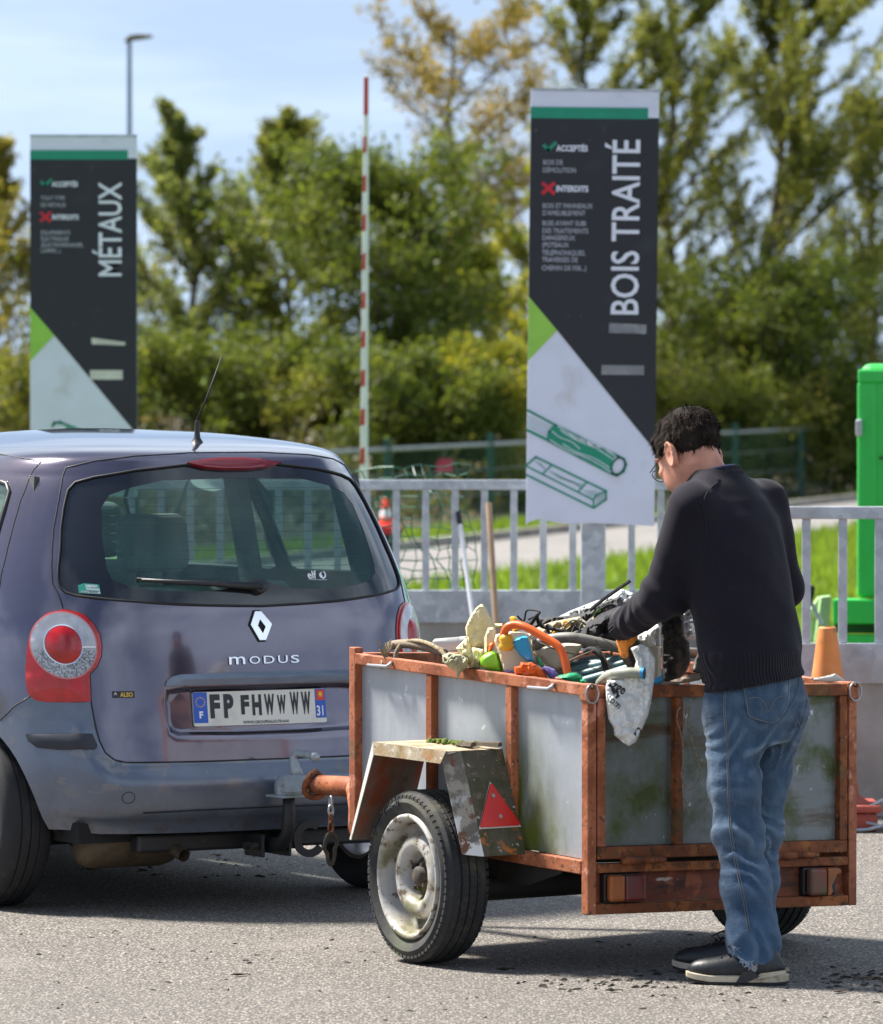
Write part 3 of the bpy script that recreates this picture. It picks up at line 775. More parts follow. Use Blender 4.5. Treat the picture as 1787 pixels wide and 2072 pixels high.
MB().lathe([(.0885, .101), (.064, .20), (0, .2)], 18).build('white_band', 'white_plastic', cn, smooth=True)
MB().lathe([(.064, .201), (.035, .32), (.03, .33), (0, .33)], 18).build('tip', 'cone_vivid', cn, smooth=True)

# leaning handles
def leaning(name, label, cat, top, bot, r0, mat, grip):
    a, b = at(*top), at(*bot); d = (b - a); d = d * ((a.z - .04) / (a.z - b.z)); foot = a + d
    r = thing(name, label, cat, (foot.x, foot.y, 0)); A = a - r.location; B = foot - r.location
    MB().tube([B, A], r0, 10).build('handle', mat, r, smooth=True)
    if grip: 
        e = (A - B).normalized(); MB().tube([A + e * .001, A + e * .07], r0 * 1.15, 10).build('grip', 'black_plastic', r, smooth=True)
    return r, B
lr, lb = leaning('broom', 'white broom pole with black grip leaning on the far railing', 'broom', (931, 1062, 29.43), (957, 1250, 29.2), .0125, 'white_plastic', True)
MB().span((lb.x - .16, lb.y - .05, 0), (lb.x + .16, lb.y + .0, .05)).build('brush_head', 'black_plastic', lr, bevel=.01)
lr, lb = leaning('shovel', 'brown wooden tool handle leaning on the far railing', 'shovel', (989, 1018, 29.43), (1003, 1255, 29.2), .0165, 'broom_wood', False)
MB().prism([(-.11, .02), (.11, .02), (.12, .22), (.04, .27), (-.04, .27), (-.12, .22)], (1, 0, 0), (0, .12, .99), (lb.x, lb.y - .03, 0), .004, (0, -1, 0)).build('blade', 'galv', lr)

# traffic cone behind the trailer
cy = 23.15
tcn = thing('traffic_cone', 'tall faded orange traffic cone with square base beside the right wall', 'traffic cone', ((1675 - CX) * cy / FPX, cy, 0))
MB().prism([(-.20, -.20), (.20, -.20), (.20, .20), (-.20, .20)], (1, 0, 0), (0, 1, 0), (0, 0, .075), .03, (0, 0, 1)).build('base_plate', 'cone_red', tcn, bevel=.01)
MB().span((-.185, -.185, 0), (.185, .185, .074)).build('lower_base', 'cone_red', tcn, bevel=.015)
def cr(z): return .128 + (.036 - .128) * (z - .10) / .69
prf = [(cr(.1) + .035, .106), (cr(.13), .135), (cr(.36), .36)]
MB().lathe(prf, 28).build('lower_cone', 'cone_red', tcn, smooth=True)
MB().lathe([(cr(.36), .36), (cr(.48), .48), (cr(.59), .59)], 28).build('red_band', 'cone_vivid', tcn, smooth=True)
MB().lathe([(cr(.59), .59), (cr(.79), .785), (cr(.8) - .004, .79), (cr(.8) - .012, .79)], 28).build('faded_band', 'cone_tan', tcn, smooth=True)
wl = thing('wire_loop', 'loop of bent steel wire lying beside the cone base', 'wire', at(1772, 1690, 22.95)); wl.location.z = .008
MB().tube([(-.10, 0, 0), (-.03, -.01, .005), (.03, .0, .02), (.07, .03, .09), (.03, .05, .115), (-.02, .04, .09), (-.03, .02, .03), (.06, 0, .01), (.12, .03, .05), (.16, .05, .06)], .007, 6).build('strand', 'galv', wl, smooth=True)
# ================================================================== trees across the road
MT['leaf_dark'] = leafy('leaf_dark_green', [(.034, .056, .012), (.080, .110, .020), (.135, .165, .030), (.21, .215, .040)], .45)
MT['leaf_poplar'] = leafy('leaf_poplar', [(.060, .085, .022), (.135, .165, .040), (.215, .240, .065), (.31, .30, .085)], .48)
MT['leaf_yellow'] = leafy('leaf_autumn', [(.095, .095, .024), (.19, .155, .036), (.29, .21, .045), (.38, .29, .09)], .45)
MT['leaf_olive'] = leafy('leaf_olive', [(.048, .066, .016), (.118, .132, .026), (.185, .20, .042), (.28, .25, .055)], .48)
MT['leaf_lime'] = leafy('leaf_lime', [(.085, .11, .02), (.18, .205, .032), (.29, .29, .045), (.43, .34, .06)], .48)
MT['leaf_gold'] = leafy('leaf_gold', [(.10, .11, .025), (.20, .19, .04), (.30, .25, .05), (.38, .31, .08)], .48)
MT['trunk'] = layered('tree_bark', (.085, .068, .05), [((.15, .13, .10), 8, .5, .7, (1, 1, .2)), ((.05, .055, .03), 3, .55, .75)], .9, bump=.5, bscale=30)
def bank_z(x, y):
    o_ = (Vector((x, y, 0)) - Vector((P0.x, P0.y, 0))).dot(RN)
    return LOW + .004 + float(np.interp(-o_, [-1e3, 6.2, 7.0, 8.5, 10.5, 14, 20, 60], [0, 0, .12, .45, .75, .95, 1.0, 1.0]))
KINDS_ = {  # crown half width / height, branch lift, lowest branch, leaf clump radius, bareness
 'poplar': dict(lift=1.25, low=.10, clump=.26, wind=0.0, leaf='leaf_poplar', size=.105, prof=lambda t: (.35 + .65 * math.sin(math.pi * min(1, t * 1.25) ** .8)) * (1 - t) ** .35),
 'broad': dict(lift=.55, low=.12, clump=.38, wind=0.0, leaf='leaf_dark', size=.12, prof=lambda t: math.sin(math.pi * (.12 + .83 * t)) ** .6),
 'ash': dict(lift=.95, low=.34, clump=.27, wind=.12, leaf='leaf_yellow', size=.105, prof=lambda t: (.25 + .75 * math.sin(math.pi * (.10 + .78 * t)))),
 'willow': dict(lift=1.10, low=.06, clump=.24, wind=.42, leaf='leaf_olive', size=.10, prof=lambda t: (.55 + .45 * math.sin(math.pi * t)) * (1 - t) ** .30),
 'shrub': dict(lift=.7, low=.02, clump=.34, wind=0.0, leaf='leaf_dark', size=.11, prof=lambda t: math.sin(math.pi * (.25 + .68 * t)) ** .5)}
def tree(name, label, u, Y, vtop, half_px, kind, nleaf, seed, leaf=None, group=None, nb=None):
    K = KINDS_[kind]; rg_ = np.random.default_rng(seed); X = (u - CX) * Y / FPX; zb = bank_z(X, Y) - .03
    H = CAMZ - (vtop - HOR) * Y / FPX - zb; Wd = half_px * (1.75 if kind in ('poplar', 'willow') else 1.35) * Y / FPX; nleaf = int(nleaf * 1.9)
    r = thing(name, label, 'shrub' if kind == 'shrub' else 'tree', (X, Y, zb), 0., group)
    segs = MB(); tips = []
    n = 9; lean = rg_.normal(0, .03, 2); tp = []
    for i in range(n + 1):
        t = i / n; tp.append(Vector((lean[0] * H * t * t + rg_.normal(0, .012) * H * (t > 0) + K['wind'] * .25 * Wd * t, lean[1] * H * t * t + rg_.normal(0, .012) * H * (t > 0), H * .97 * t)))
    tr_ = .013 * H if kind != 'shrub' else .008 * H
    segs.tube(tp, [tr_ * (1 - .9 * (i / n)) + .01 for i in range(n + 1)], 7, caps=False)
    def tpos(t):
        f = min(t * n, n - 1e-6); i = int(f); return tp[i].lerp(tp[i + 1], f - i)
    nb = nb or (44 if kind != 'shrub' else 18)
    for k in range(nb):
        t = K['low'] + (1 - K['low']) * (k + rg_.uniform(0, .9)) / nb; t = min(t, .985); b = tpos(t * .96)
        q = (t - K['low']) / (1 - K['low']); L = max(.25, Wd * K['prof'](q) * rg_.uniform(.55, 1.2))
        az = rg_.uniform(0, 2 * math.pi) if k > 2 else k * 2.1
        dv = Vector((math.cos(az) + K['wind'], math.sin(az), 0)); lf = K['lift'] * rg_.uniform(.75, 1.25) * (.6 + .6 * q); dv.z = lf; e = b + Vector((dv.x, dv.y, 0)) * L + Vector((0, 0, min(lf * L, H * 1.0 - b.z)))
        mid = b.lerp(e, .5) + Vector((0, 0, -.06 * L)) + Vector(rg_.normal(0, .06 * L, 3)); pth = [b, b.lerp(mid, .5), mid, mid.lerp(e, .55) + Vector(rg_.normal(0, .03 * L, 3)), e]
        r0 = max(.008, tr_ * .38 * (1 - .6 * q)); segs.tube(pth, [r0, r0 * .85, r0 * .6, r0 * .4, .005], 5, caps=False)
        for s in range(9):
            f = .18 + .82 * s / 8; i = min(3, int(f * 4)); c = pth[i].lerp(pth[i + 1], f * 4 - i)
            for m in range(2):
                bd = (pth[i + 1] - pth[i]).normalized(); d = Vector(rg_.normal(0, .55 if kind in ('poplar', 'willow') else .9, 3)) + bd * (1.1 if kind in ('poplar', 'willow') else .5) + Vector((K['wind'] * .8, 0, .30 + K['lift'] * .35)); d.normalize(); ll = L * rg_.uniform(.20, .46) + .14; e2 = c + d * ll
                segs.tube([c, c.lerp(e2, .5) + Vector(rg_.normal(0, .02, 3)), e2], [r0 * .28 + .003, .006, .003], 3, caps=False); tips.append((c, e2, rg_.uniform(.6, 1.3)))
        tips.append((pth[3], e, 1.2))
    tips.append((tp[-2], tp[-1], 1.2))
    segs.build('trunk', 'trunk', r, smooth='all', fix=False)
    wt = np.array([t_[2] for t_ in tips]); wt /= wt.sum(); ci = rg_.choice(len(tips), nleaf, p=wt)
    A = np.array([tuple(t_[0]) for t_ in tips])[ci]; B = np.array([tuple(t_[1]) for t_ in tips])[ci]; f = rg_.beta(1.5, 1.0, nleaf)[:, None] * 1.06
    c = A + (B - A) * f + rg_.normal(0, K['clump'] * (.24 if kind in ('poplar', 'willow') else .40), (nleaf, 3)) * np.array([1, 1, .85]); c[:, 2] = np.maximum(c[:, 2], .12)
    a = rg_.normal(size=(nleaf, 3)) + np.array([.2 + K['wind'], 0, -.25]); a /= np.linalg.norm(a, axis=1, keepdims=True); b = np.cross(a, rg_.normal(size=(nleaf, 3))); b /= np.linalg.norm(b, axis=1, keepdims=True)
    s = (K['size'] * .92 * rg_.uniform(.6, 1.35, nleaf))[:, None]; wd = .36
    V = np.stack([c - a * s * .5, c + b * s * wd - a * s * .05, c + a * s * .55, c - b * s * wd - a * s * .05], 1).reshape(-1, 3)
    o = np_mesh('crown', V, np.arange(4 * nleaf).reshape(-1, 4), leaf or K['leaf'], r)
    ct = rg_.beta(2, 2.4, len(tips))[ci]; tint = np.clip(ct * .78 + rg_.beta(2, 3, nleaf) * .50, 0, 1)
    at_ = o.data.attributes.new('tint', 'FLOAT', 'POINT'); at_.data.foreach_set('value', np.repeat(tint, 4).astype(np.float32))
    return r
tree('autumn_tree', 'golden autumn tree cut off by the left picture edge', -15, 121, 255, 85, 'poplar', 5200, 21, 'leaf_gold')
tree('poplar_tree', 'slender green poplar right beside the MÉTAUX sign', 390, 118, 205, 105, 'poplar', 12000, 22)
tree('poplar_tree', 'bushy green tree left of the striped boom with a spiky top', 580, 119, 215, 135, 'poplar', 15000, 23, 'leaf_olive')
tree('autumn_tree', 'tall sparse golden tree behind the striped boom', 890, 128, 28, 150, 'ash', 7500, 24, nb=22)
tree('oak_tree', 'dark round oak behind the striped boom', 760, 115, 340, 205, 'broad', 20000, 25)
tree('young_tree', 'small yellow green tree just left of the BOIS TRAITÉ sign', 985, 120, 455, 75, 'poplar', 6000, 26, 'leaf_lime')
tree('poplar_tree', 'pale poplar half hidden behind the left edge of the BOIS TRAITÉ sign', 1085, 124, 235, 75, 'poplar', 7500, 27, 'leaf_lime')
tree('willow_tree', 'tall tree rising above the BOIS TRAITÉ sign', 1185, 132, -130, 120, 'willow', 14000, 28)
tree('willow_tree', 'tall olive tree just right of the BOIS TRAITÉ sign', 1350, 134, -120, 140, 'willow', 18000, 29)
tree('willow_tree', 'broad windswept tree above the man and left of the green skip', 1530, 136, -90, 200, 'willow', 32000, 30)
tree('willow_tree', 'leaning olive tree behind the green skip', 1745, 138, 190, 150, 'willow', 14000, 31)
tree('oak_tree', 'dark leafy tree behind the MÉTAUX sign', 180, 122, 520, 150, 'broad', 9000, 32, 'leaf_olive')
tree('oak_tree', 'low dark tree behind the man and the green skip', 1560, 131, 560, 210, 'broad', 17000, 33)
shr = [(-40, 119, 690, 120, 'leaf_olive', 'ochre green shrub at the left picture edge'), (330, 114, 640, 120, 'leaf_dark', 'dark shrub beside the lower half of the MÉTAUX sign'),
       (520, 113, 650, 120, 'leaf_dark', 'dark shrub above the car roof near the aerial'), (650, 112, 700, 110, 'leaf_olive', 'olive shrub above the right end of the car roof'),
       (800, 110, 660, 110, 'leaf_dark', 'dark shrub just right of the striped boom'), (910, 110, 700, 100, 'leaf_dark', 'dark shrub above the far railing'),
       (1000, 111, 640, 95, 'leaf_lime', 'yellow green shrub against the left edge of the BOIS TRAITÉ sign'), (1290, 127, 700, 120, 'leaf_olive', 'low shrub growing behind the BOIS TRAITÉ sign'),
       (1420, 127, 720, 110, 'leaf_dark', 'dark shrub behind the head of the man'), (1560, 129, 740, 120, 'leaf_olive', 'olive shrub right of the head of the man'),
       (1670, 131, 700, 110, 'leaf_dark', 'dark shrub left of the green skip'), (1800, 131, 690, 120, 'leaf_dark', 'dark shrub growing behind the green skip'), (100, 116, 690, 130, 'leaf_olive', 'low shrub growing behind the foot of the MÉTAUX sign')]
for i, (u, Y, vt, hp2, lf, lb) in enumerate(shr): tree('shrub', lb, u, Y, vt + 75, hp2, 'shrub', 6000, 50 + i, lf, 'shrubs along the bank')  # darker leaf colours here also stand in for shade under the trees
# low bramble on the bank behind the fence: a mass nobody could count
def bramble(n):
    t_ = rg.uniform(-14, 50, n); o_ = -6.9 - rg.uniform(0, 1, n) ** 1.2 * 7; P = np.array([rdpt(a, b) for a, b in zip(o_, t_)])
    for i in range(n): P[i, 2] = bank_z(P[i, 0], P[i, 1])
    P[:, 2] += np.abs(rg.normal(0, .32, n)) * (1.1 + np.sin(P[:, 0] * 2.1) * .6); return P
nbr = 22000; c = bramble(nbr); a = rg.normal(size=(nbr, 3)); a /= np.linalg.norm(a, axis=1, keepdims=True); b = np.cross(a, rg.normal(size=(nbr, 3))); b /= np.linalg.norm(b, axis=1, keepdims=True); s = rg.uniform(.05, .11, nbr)[:, None]
o = np_mesh('bramble', np.stack([c - a * s, c + b * s * .6, c + a * s, c - b * s * .6], 1).reshape(-1, 3), np.arange(4 * nbr).reshape(-1, 4), leafy('leaf_bramble', [(.03, .03, .012), (.075, .06, .03), (.10, .11, .025), (.17, .12, .06)], .3))
at_ = o.data.attributes.new('tint', 'FLOAT', 'POINT'); at_.data.foreach_set('value', np.repeat(np.clip(vnoise(c, .8, 3) + .5 + rg.normal(0, .15, nbr), 0, 1), 4).astype(np.float32))
tag(o, 'brown and green bramble covering the bank behind the wire fence', 'bramble', kind='stuff')
# ================================================================== hatchback: body surface
# rows of the shell: height, half width, y of the tail, y of the nose (y runs forward from the rear bumper)
CAR_ROWS = np.array([
 (.19, .70, .14, 3.66), (.235, .79, .06, 3.73), (.30, .825, .025, 3.77), (.38, .838, .008, 3.79), (.46, .842, .0, 3.79), (.56, .845, .012, 3.78),
 (.66, .847, .028, 3.75), (.76, .847, .040, 3.68), (.86, .843, .052, 3.52), (.95, .835, .066, 3.28), (1.03, .818, .085, 3.02), (1.12, .797, .118, 2.80),
 (1.22, .767, .160, 2.55), (1.32, .732, .205, 2.32), (1.41, .695, .250, 2.12), (1.47, .658, .285, 1.98), (1.508, .615, .315, 1.88), (1.535, .55, .40, 1.80),
 (1.557, .44, .56, 1.72), (1.573, .33, .76, 1.64), (1.583, .21, .98, 1.55), (1.588, .08, 1.15, 1.46)])
NP_ = len(CAR_ROWS) - 1
CAR_YAW = R(30.0); CAR_ORG = Vector((-.56, 19.66, 0))
def _interp(p):
    p = np.clip(np.asarray(p, float), 0, NP_ - 1e-9); i = np.floor(p).astype(int); f = (p - i)[..., None]
    g = lambda k: CAR_ROWS[np.clip(k, 0, NP_)]
    a, b, c, d = g(i - 1), g(i), g(i + 1), g(i + 2)
    return .5 * (2 * b + (c - a) * f + (2 * a - 5 * b + 4 * c - d) * f ** 2 + (3 * b - a - 3 * c + d) * f ** 3)
_NR = 2.85
_t = np.linspace(0, np.pi / 2, 4001)
_qx = np.sin(_t) ** (2 / _NR); _qy = 1 - np.cos(_t) ** (2 / _NR)
_s = np.concatenate([[0], np.cumsum(np.hypot(np.diff(_qx) * .845, np.diff(_qy) * .8))]); _s /= _s[-1]
def car_S(a, p):
    """surface point: a in [-3, 3] runs from the tail centre (0) round the corner (1), along the side (2) to the nose centre (3)"""
    a = np.asarray(a, float); p = np.asarray(p, float)
    r = _interp(p); z, w_, yr, yf = r[..., 0], r[..., 1], r[..., 2], r[..., 3]
    L = np.maximum(yf - yr, .05); dr = np.minimum(.8, L * .45); df = np.minimum(1.0, L * .45)
    sg_ = np.sign(a); m = np.abs(a)
    a1 = np.clip(m, 0, 1); a3 = np.clip(3 - m, 0, 1); a2 = np.clip(m - 1, 0, 1)
    x1 = np.interp(a1, _s, _qx) * w_; y1 = yr + dr * np.interp(a1, _s, _qy)
    x3 = np.interp(a3, _s, _qx) * w_; y3 = yf - df * np.interp(a3, _s, _qy)
    y2 = yr + dr + (yf - df - yr - dr) * a2
    x = np.where(m <= 1, x1, np.where(m <= 2, w_, x3)); y = np.where(m <= 1, y1, np.where(m <= 2, y2, y3))
    return np.stack([sg_ * x, y, z], -1)
def car_N(a, p, e=1e-3):
    da = car_S(a + e, p) - car_S(a - e, p); dp = car_S(a, p + e * 3) - car_S(a, p - e * 3)
    n = np.cross(da, dp); n /= np.maximum(np.linalg.norm(n, axis=-1, keepdims=True), 1e-9)
    return n
_zt = np.linspace(0, NP_, 3001); _zz = _interp(_zt)[:, 0]
def p_of_z(z): return np.interp(z, _zz, _zt)
def a_rear(x, p):
    """parameter of the tail point with lateral position x"""
    w_ = _interp(p)[..., 1]; return np.sign(x) * np.interp(np.clip(np.abs(x) / w_, 0, 1), _qx, _s)
def a_side(y, p, side=-1):
    """parameter of the side point at forward position y (rear corner, flank or nose)"""
    r = _interp(p); yr, yf = r[..., 2], r[..., 3]; L = np.maximum(yf - yr, .05); dr = np.minimum(.8, L * .45); df = np.minimum(1., L * .45)
    q = np.clip((y - yr) / dr, 0, 1); a1 = np.interp(q, _qy, _s)
    a2 = 1 + (y - yr - dr) / (yf - df - yr - dr); q3 = np.clip((yf - y) / df, 0, 1); a3 = 3 - np.interp(q3, _qy, _s)
    return side * np.where(y < yr + dr, a1, np.where(y < yf - df, a2, a3))
def twosided(name, c, inner, rough, metal, coat, extra=None, bump=0.):
    t = NT(name)
    g = t.n('ShaderNodeNewGeometry')
    cc = extra(t, c) if extra else t.mix(t.rng(t.noise(3.5, 5), .3, .7), [x * .93 for x in c], [x * 1.06 for x in c])
    t.col(t.mix(g.outputs['Backfacing'], cc, inner))
    inv = t.math('SUBTRACT', 1.0, g.outputs['Backfacing'])
    t.set(rough=rough, metal=t.math('MULTIPLY', inv, metal), coat=t.math('MULTIPLY', inv, coat), coatr=.06)
    if bump: t.bump(t.noise(220, 2), bump, .0006)
    return t.m
def dusty(t, c):
    c1 = t.mix(t.rng(t.noise(3.5, 5), .3, .7), [x * .92 for x in c], [x * 1.06 for x in c])
    return t.mix(t.math('MULTIPLY', t.rng(t.noise(40, 4, .7), .5, .8), .25), c1, (.22, .20, .19))
def faded(t, c):
    c1 = t.mix(t.rng(t.noise(5, 6, .6), .35, .7), [x * .85 for x in c], [min(1, x * 1.2) for x in c])
    peel = t.math('MULTIPLY', t.rng(t.noise(9, 7, .62, (1, 1, 1.6)), .585, .595), t.axis(2, .36, .44))
    peel = t.math('MULTIPLY', peel, t.axis(2, .70, .60))
    c2 = t.mix(peel, c1, (.185, .185, .200))
    rim = t.math('MULTIPLY', t.rng(t.noise(9, 7, .62, (1, 1, 1.6)), .57, .585), t.math('SUBTRACT', 1.0, peel))
    dirt = t.math('MULTIPLY', t.rng(t.noise(30, 5, .7), .5, .75), t.axis(2, .42, .27))
    return t.mix(dirt, c2, (.13, .09, .06))
MT['paint'] = twosided('car_paint', (.124, .112, .154), (.085, .088, .09), .15, .8, 1.0, dusty)
MT['bumper_paint'] = twosided('bumper_paint', (.135, .158, .205), (.02, .02, .02), .36, .5, .4, faded)
MT['lower_plastic'] = layered('lower_plastic', (.045, .047, .055), [((.10, .08, .06), 18, .58, .75)], .6, bump=.2, bscale=90)
MT['seam'] = plain('seam_black', (.006, .006, .007), .6)
MT['trim_grey'] = layered('handle_trim', (.17, .21, .27), [((.10, .13, .18), 9, .5, .7, (.3, 1, 3))], .4, metal=.2, bump=.05)
MT['rubber_strip'] = layered('rub_strip', (.018, .022, .032), [((.045, .05, .06), 8, .55, .75)], .5, bump=.1)
MT['frit'] = plain('frit_black', (.012, .013, .017), .06, coat=.6)
def tinted(name, c, refl=.09, rough=.02):
    t = NT(name)
    tr = t.n('ShaderNodeBsdfTransparent'); tr.inputs[0].default_value = (*c, 1)
    gl = t.n('ShaderNodeBsdfGlossy'); gl.inputs['Roughness'].default_value = rough; gl.inputs['Color'].default_value = (1, 1, 1, 1)
    fr = t.n('ShaderNodeFresnel'); fr.inputs['IOR'].default_value = 1.5
    f = t.math('ADD', t.math('MULTIPLY', fr.outputs[0], .7), refl * .12)
    df = t.n('ShaderNodeBsdfDiffuse'); df.inputs['Color'].default_value = (.28, .60, .55, 1)  # teal haze mixed in to imitate bright windows seen through the glass
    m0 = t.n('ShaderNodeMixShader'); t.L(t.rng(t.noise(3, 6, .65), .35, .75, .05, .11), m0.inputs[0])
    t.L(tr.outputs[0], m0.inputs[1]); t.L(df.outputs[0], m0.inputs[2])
    mx = t.n('ShaderNodeMixShader'); t.L(f, mx.inputs[0]); t.L(m0.outputs[0], mx.inputs[1]); t.L(gl.outputs[0], mx.inputs[2])
    t.L(mx.outputs[0], t.out.inputs['Surface']); return t.m
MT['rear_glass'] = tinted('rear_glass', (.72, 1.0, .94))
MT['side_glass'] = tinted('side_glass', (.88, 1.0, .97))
def lens(name, c, ribs=0., rough=.12):
    t = NT(name); cc = c
    if ribs:
        w_ = t.n('ShaderNodeTexWave', bands_direction='Z'); w_.inputs['Scale'].default_value = ribs; t.L(t.coord(), w_.inputs[0])
        cc = t.mix(t.rng(w_.outputs['Fac'], .2, .8), [x * .75 for x in c], [min(1, x * 1.2) for x in c]); t.bump(w_.outputs['Fac'], .12, .002)
        cc = t.mix(t.rng(t.noise(18, 3), .45, .75), cc, [min(1, x * 1.5) for x in c])
    t.col(cc); t.set(rough=rough, coat=.6, coatr=.03, spec=.5); return t.m
MT['lens_red'] = lens('lens_red', (.40, .004, .004), 60)
MT['lens_red_dome'] = lens('lens_red_dome', (.34, .003, .004), 75)
MT['lens_dark_red'] = lens('lens_dark_red', (.22, .008, .018), 0)
def clear_ring():
    t = NT('lens_clear')
    v = t.n('ShaderNodeTexVoronoi', distance='CHEBYCHEV'); v.inputs['Scale'].default_value = 190; v.inputs['Randomness'].default_value = .25; t.L(t.coord(), v.inputs['Vector'])
    sp = t.n('ShaderNodeSeparateColor'); t.L(v.outputs['Color'], sp.inputs[0])
    lower = t.axis(2, .885, .862)
    c = t.mix(t.rng(t.noise(16, 3), .35, .65), (.42, .40, .40), (.62, .60, .60))
    c = t.mix(lower, c, t.mix(t.rng(sp.outputs[0], .3, .7), (.16, .15, .15), (.46, .45, .44)))
    t.col(c); t.set(rough=.12, metal=.55, coat=1., coatr=.03); t.bump(v.outputs['Distance'], .25, .003); return t.m
MT['lens_clear'] = clear_ring()
MT['lens_pink'] = lens('lens_pink', (.62, .16, .15), 0)
MT['chrome'] = plain('chrome', (.78, .79, .82), .13, metal=1., var=.03)
MT['plate_white'] = layered('plate_white', (.66, .66, .60), [((.50, .49, .44), 7, .55, .75)], .4, var=.04, bump=0)
MT['plate_blue'] = plain('plate_blue', (.012, .09, .46), .4, var=.1)
MT['plate_red'] = plain('plate_red', (.62, .04, .02), .4)
MT['plate_yellow'] = plain('plate_yellow', (.75, .45, .02), .4)
MT['plate_ink'] = plain('plate_ink', (.018, .022, .028), .5)
MT['ink_white'] = plain('ink_white', (.8, .8, .82), .5, var=.05)
MT['sticker_teal'] = plain('sticker_teal', (.02, .33, .25), .5)
MT['sticker_pale'] = plain('sticker_pale', (.55, .66, .68), .5)
MT['sticker_black'] = plain('sticker_black', (.02, .02, .022), .5)
MT['gold'] = plain('sticker_gold', (.62, .43, .05), .4)
MT['tyre'] = layered('tyre_rubber', (.022, .022, .024), [((.075, .068, .058), 16, .55, .75), ((.05, .048, .045), 4, .5, .7)], .78, bump=.15, bscale=120)
MT['alloy'] = plain('alloy_rim', (.46, .42, .41), .35, metal=.75)
MT['brake'] = layered('brake_dark', (.03, .028, .026), [((.12, .06, .03), 12, .5, .7)], .7)
MT['under'] = plain('underbody', (.012, .012, .012), .85)
MT['muffler'] = layered('muffler', (.10, .075, .045), [((.20, .14, .07), 8, .5, .7), ((.05, .03, .02), 12, .55, .7)], .65, metal=.4)
MT['seat'] = plain('seat_cloth', (.075, .082, .08), .9, bump=.2, bscale=200)
MT['seat_light'] = plain('seat_cloth_light', (.16, .175, .165), .9, bump=.2, bscale=200)
MT['paper'] = plain('paper', (.62, .66, .64), .8, var=.06)
MT['tow_black'] = layered('towbar_black', (.016, .017, .019), [((.06, .035, .025), 14, .6, .75)], .5, bump=.15)

car = thing('hatchback', 'purple grey hatchback with faded bumper towing the orange trailer', 'car', CAR_ORG, CAR_YAW)

# ---- outlines on the tail, right half as (x, z); mirrored for the other half
GL = [(0, 1.478), (.165, 1.478), (.345, 1.460), (.472, 1.437), (.525, 1.420), (.550, 1.395), (.562, 1.37), (.577, 1.335), (.600, 1.27), (.617, 1.205), (.636, 1.14), (.644, 1.105), (.645, 1.078), (.633, 1.059), (.608, 1.049), (.51, 1.036), (.36, 1.023), (.2, 1.014), (0, 1.008)]
CL = [(0, 1.433), (.271, 1.427), (.378, 1.404), (.446, 1.380), (.48, 1.338), (.500, 1.25), (.508, 1.14), (.50, 1.106), (.458, 1.081), (.36, 1.066), (.2, 1.062), (.134, 1.066), (.063, 1.080), (.02, 1.097), (0, 1.098)]
LT = [(-.648, 1.004), (-.689, .992), (-.713, .961), (-.733, .922), (-.739, .898), (-.745, .859), (-.749, .815), (-.751, .769), (-.749, .730), (-.744, .718), (-.732, .704), (-.710, .700), (-.660, .700), (-.597, .703), (-.596, .793), (-.575, .818), (-.561, .851), (-.557, .885), (-.560, .922), (-.575, .959), (-.596, .987), (-.622, .999)]
GATE_LOW = [(.648, 1.004), (.622, .999), (.596, .987), (.575, .959), (.560, .922), (.557, .885), (.561, .851), (.575, .818), (.596, .793), (.597, .703), (.588, .616), (.581, .577), (.567, .537), (.542, .513), (.509, .504), (.352, .503), (.15, .503), (0, .503)]
GATE_TOP = [(0, 1.5165), (.139, 1.5165), (.20, 1.513), (.330, 1.507), (.455, 1.491), (.532, 1.468), (.548, 1.44), (.568, 1.395), (.592, 1.335), (.617, 1.27), (.636, 1.205), (.652, 1.14), (.660, 1.09), (.652, 1.05)]
RC = [(0, .748), (.30, .748), (.366, .742), (.374, .706), (.371, .622), (.362, .600), (.337, .587), (.121, .583), (0, .583)]
mir = lambda L: [(-x, z) for x, z in reversed(L) if abs(x) > 1e-6]
def both(L): return L + mir(L)
def ap(pts):
    P = np.array(pts, float); p = p_of_z(P[:, 1]); return np.stack([a_rear(P[:, 0], p), p], -1)
def dense(P, step, closed=True):
    P = np.asarray(P, float); out = []
    n = len(P)
    for i in range(n if closed else n - 1):
        a, b = P[i], P[(i + 1) % n]; d = np.hypot(*(b - a)); k = max(1, int(math.ceil(d / step)))
        out += [a + (b - a) * j / k for j in range(k)]
    if not closed: out.append(P[-1])
    return np.array(out)
def inside(P, poly):
    x, y = P[:, 0], P[:, 1]; r = np.zeros(len(P), bool); n = len(poly)
    for i in range(n):
        x0, y0 = poly[i]; x1, y1 = poly[(i + 1) % n]
        c = ((y0 > y) != (y1 > y)); xi = (x1 - x0) * (y - y0) / (y1 - y0 + 1e-12) + x0
        r ^= c & (x < xi)
    return r
def edge_dist(P, poly, closed=True):
    d = np.full(len(P), 9.); n = len(poly)
    for i in range(n if closed else n - 1):
        a = np.array(poly[i]); b = np.array(poly[(i + 1) % n]); ab = b - a
        t = np.clip(((P - a) @ ab) / (ab @ ab + 1e-12), 0, 1); d = np.minimum(d, np.hypot(*(P - a - t[:, None] * ab).T))
    return d
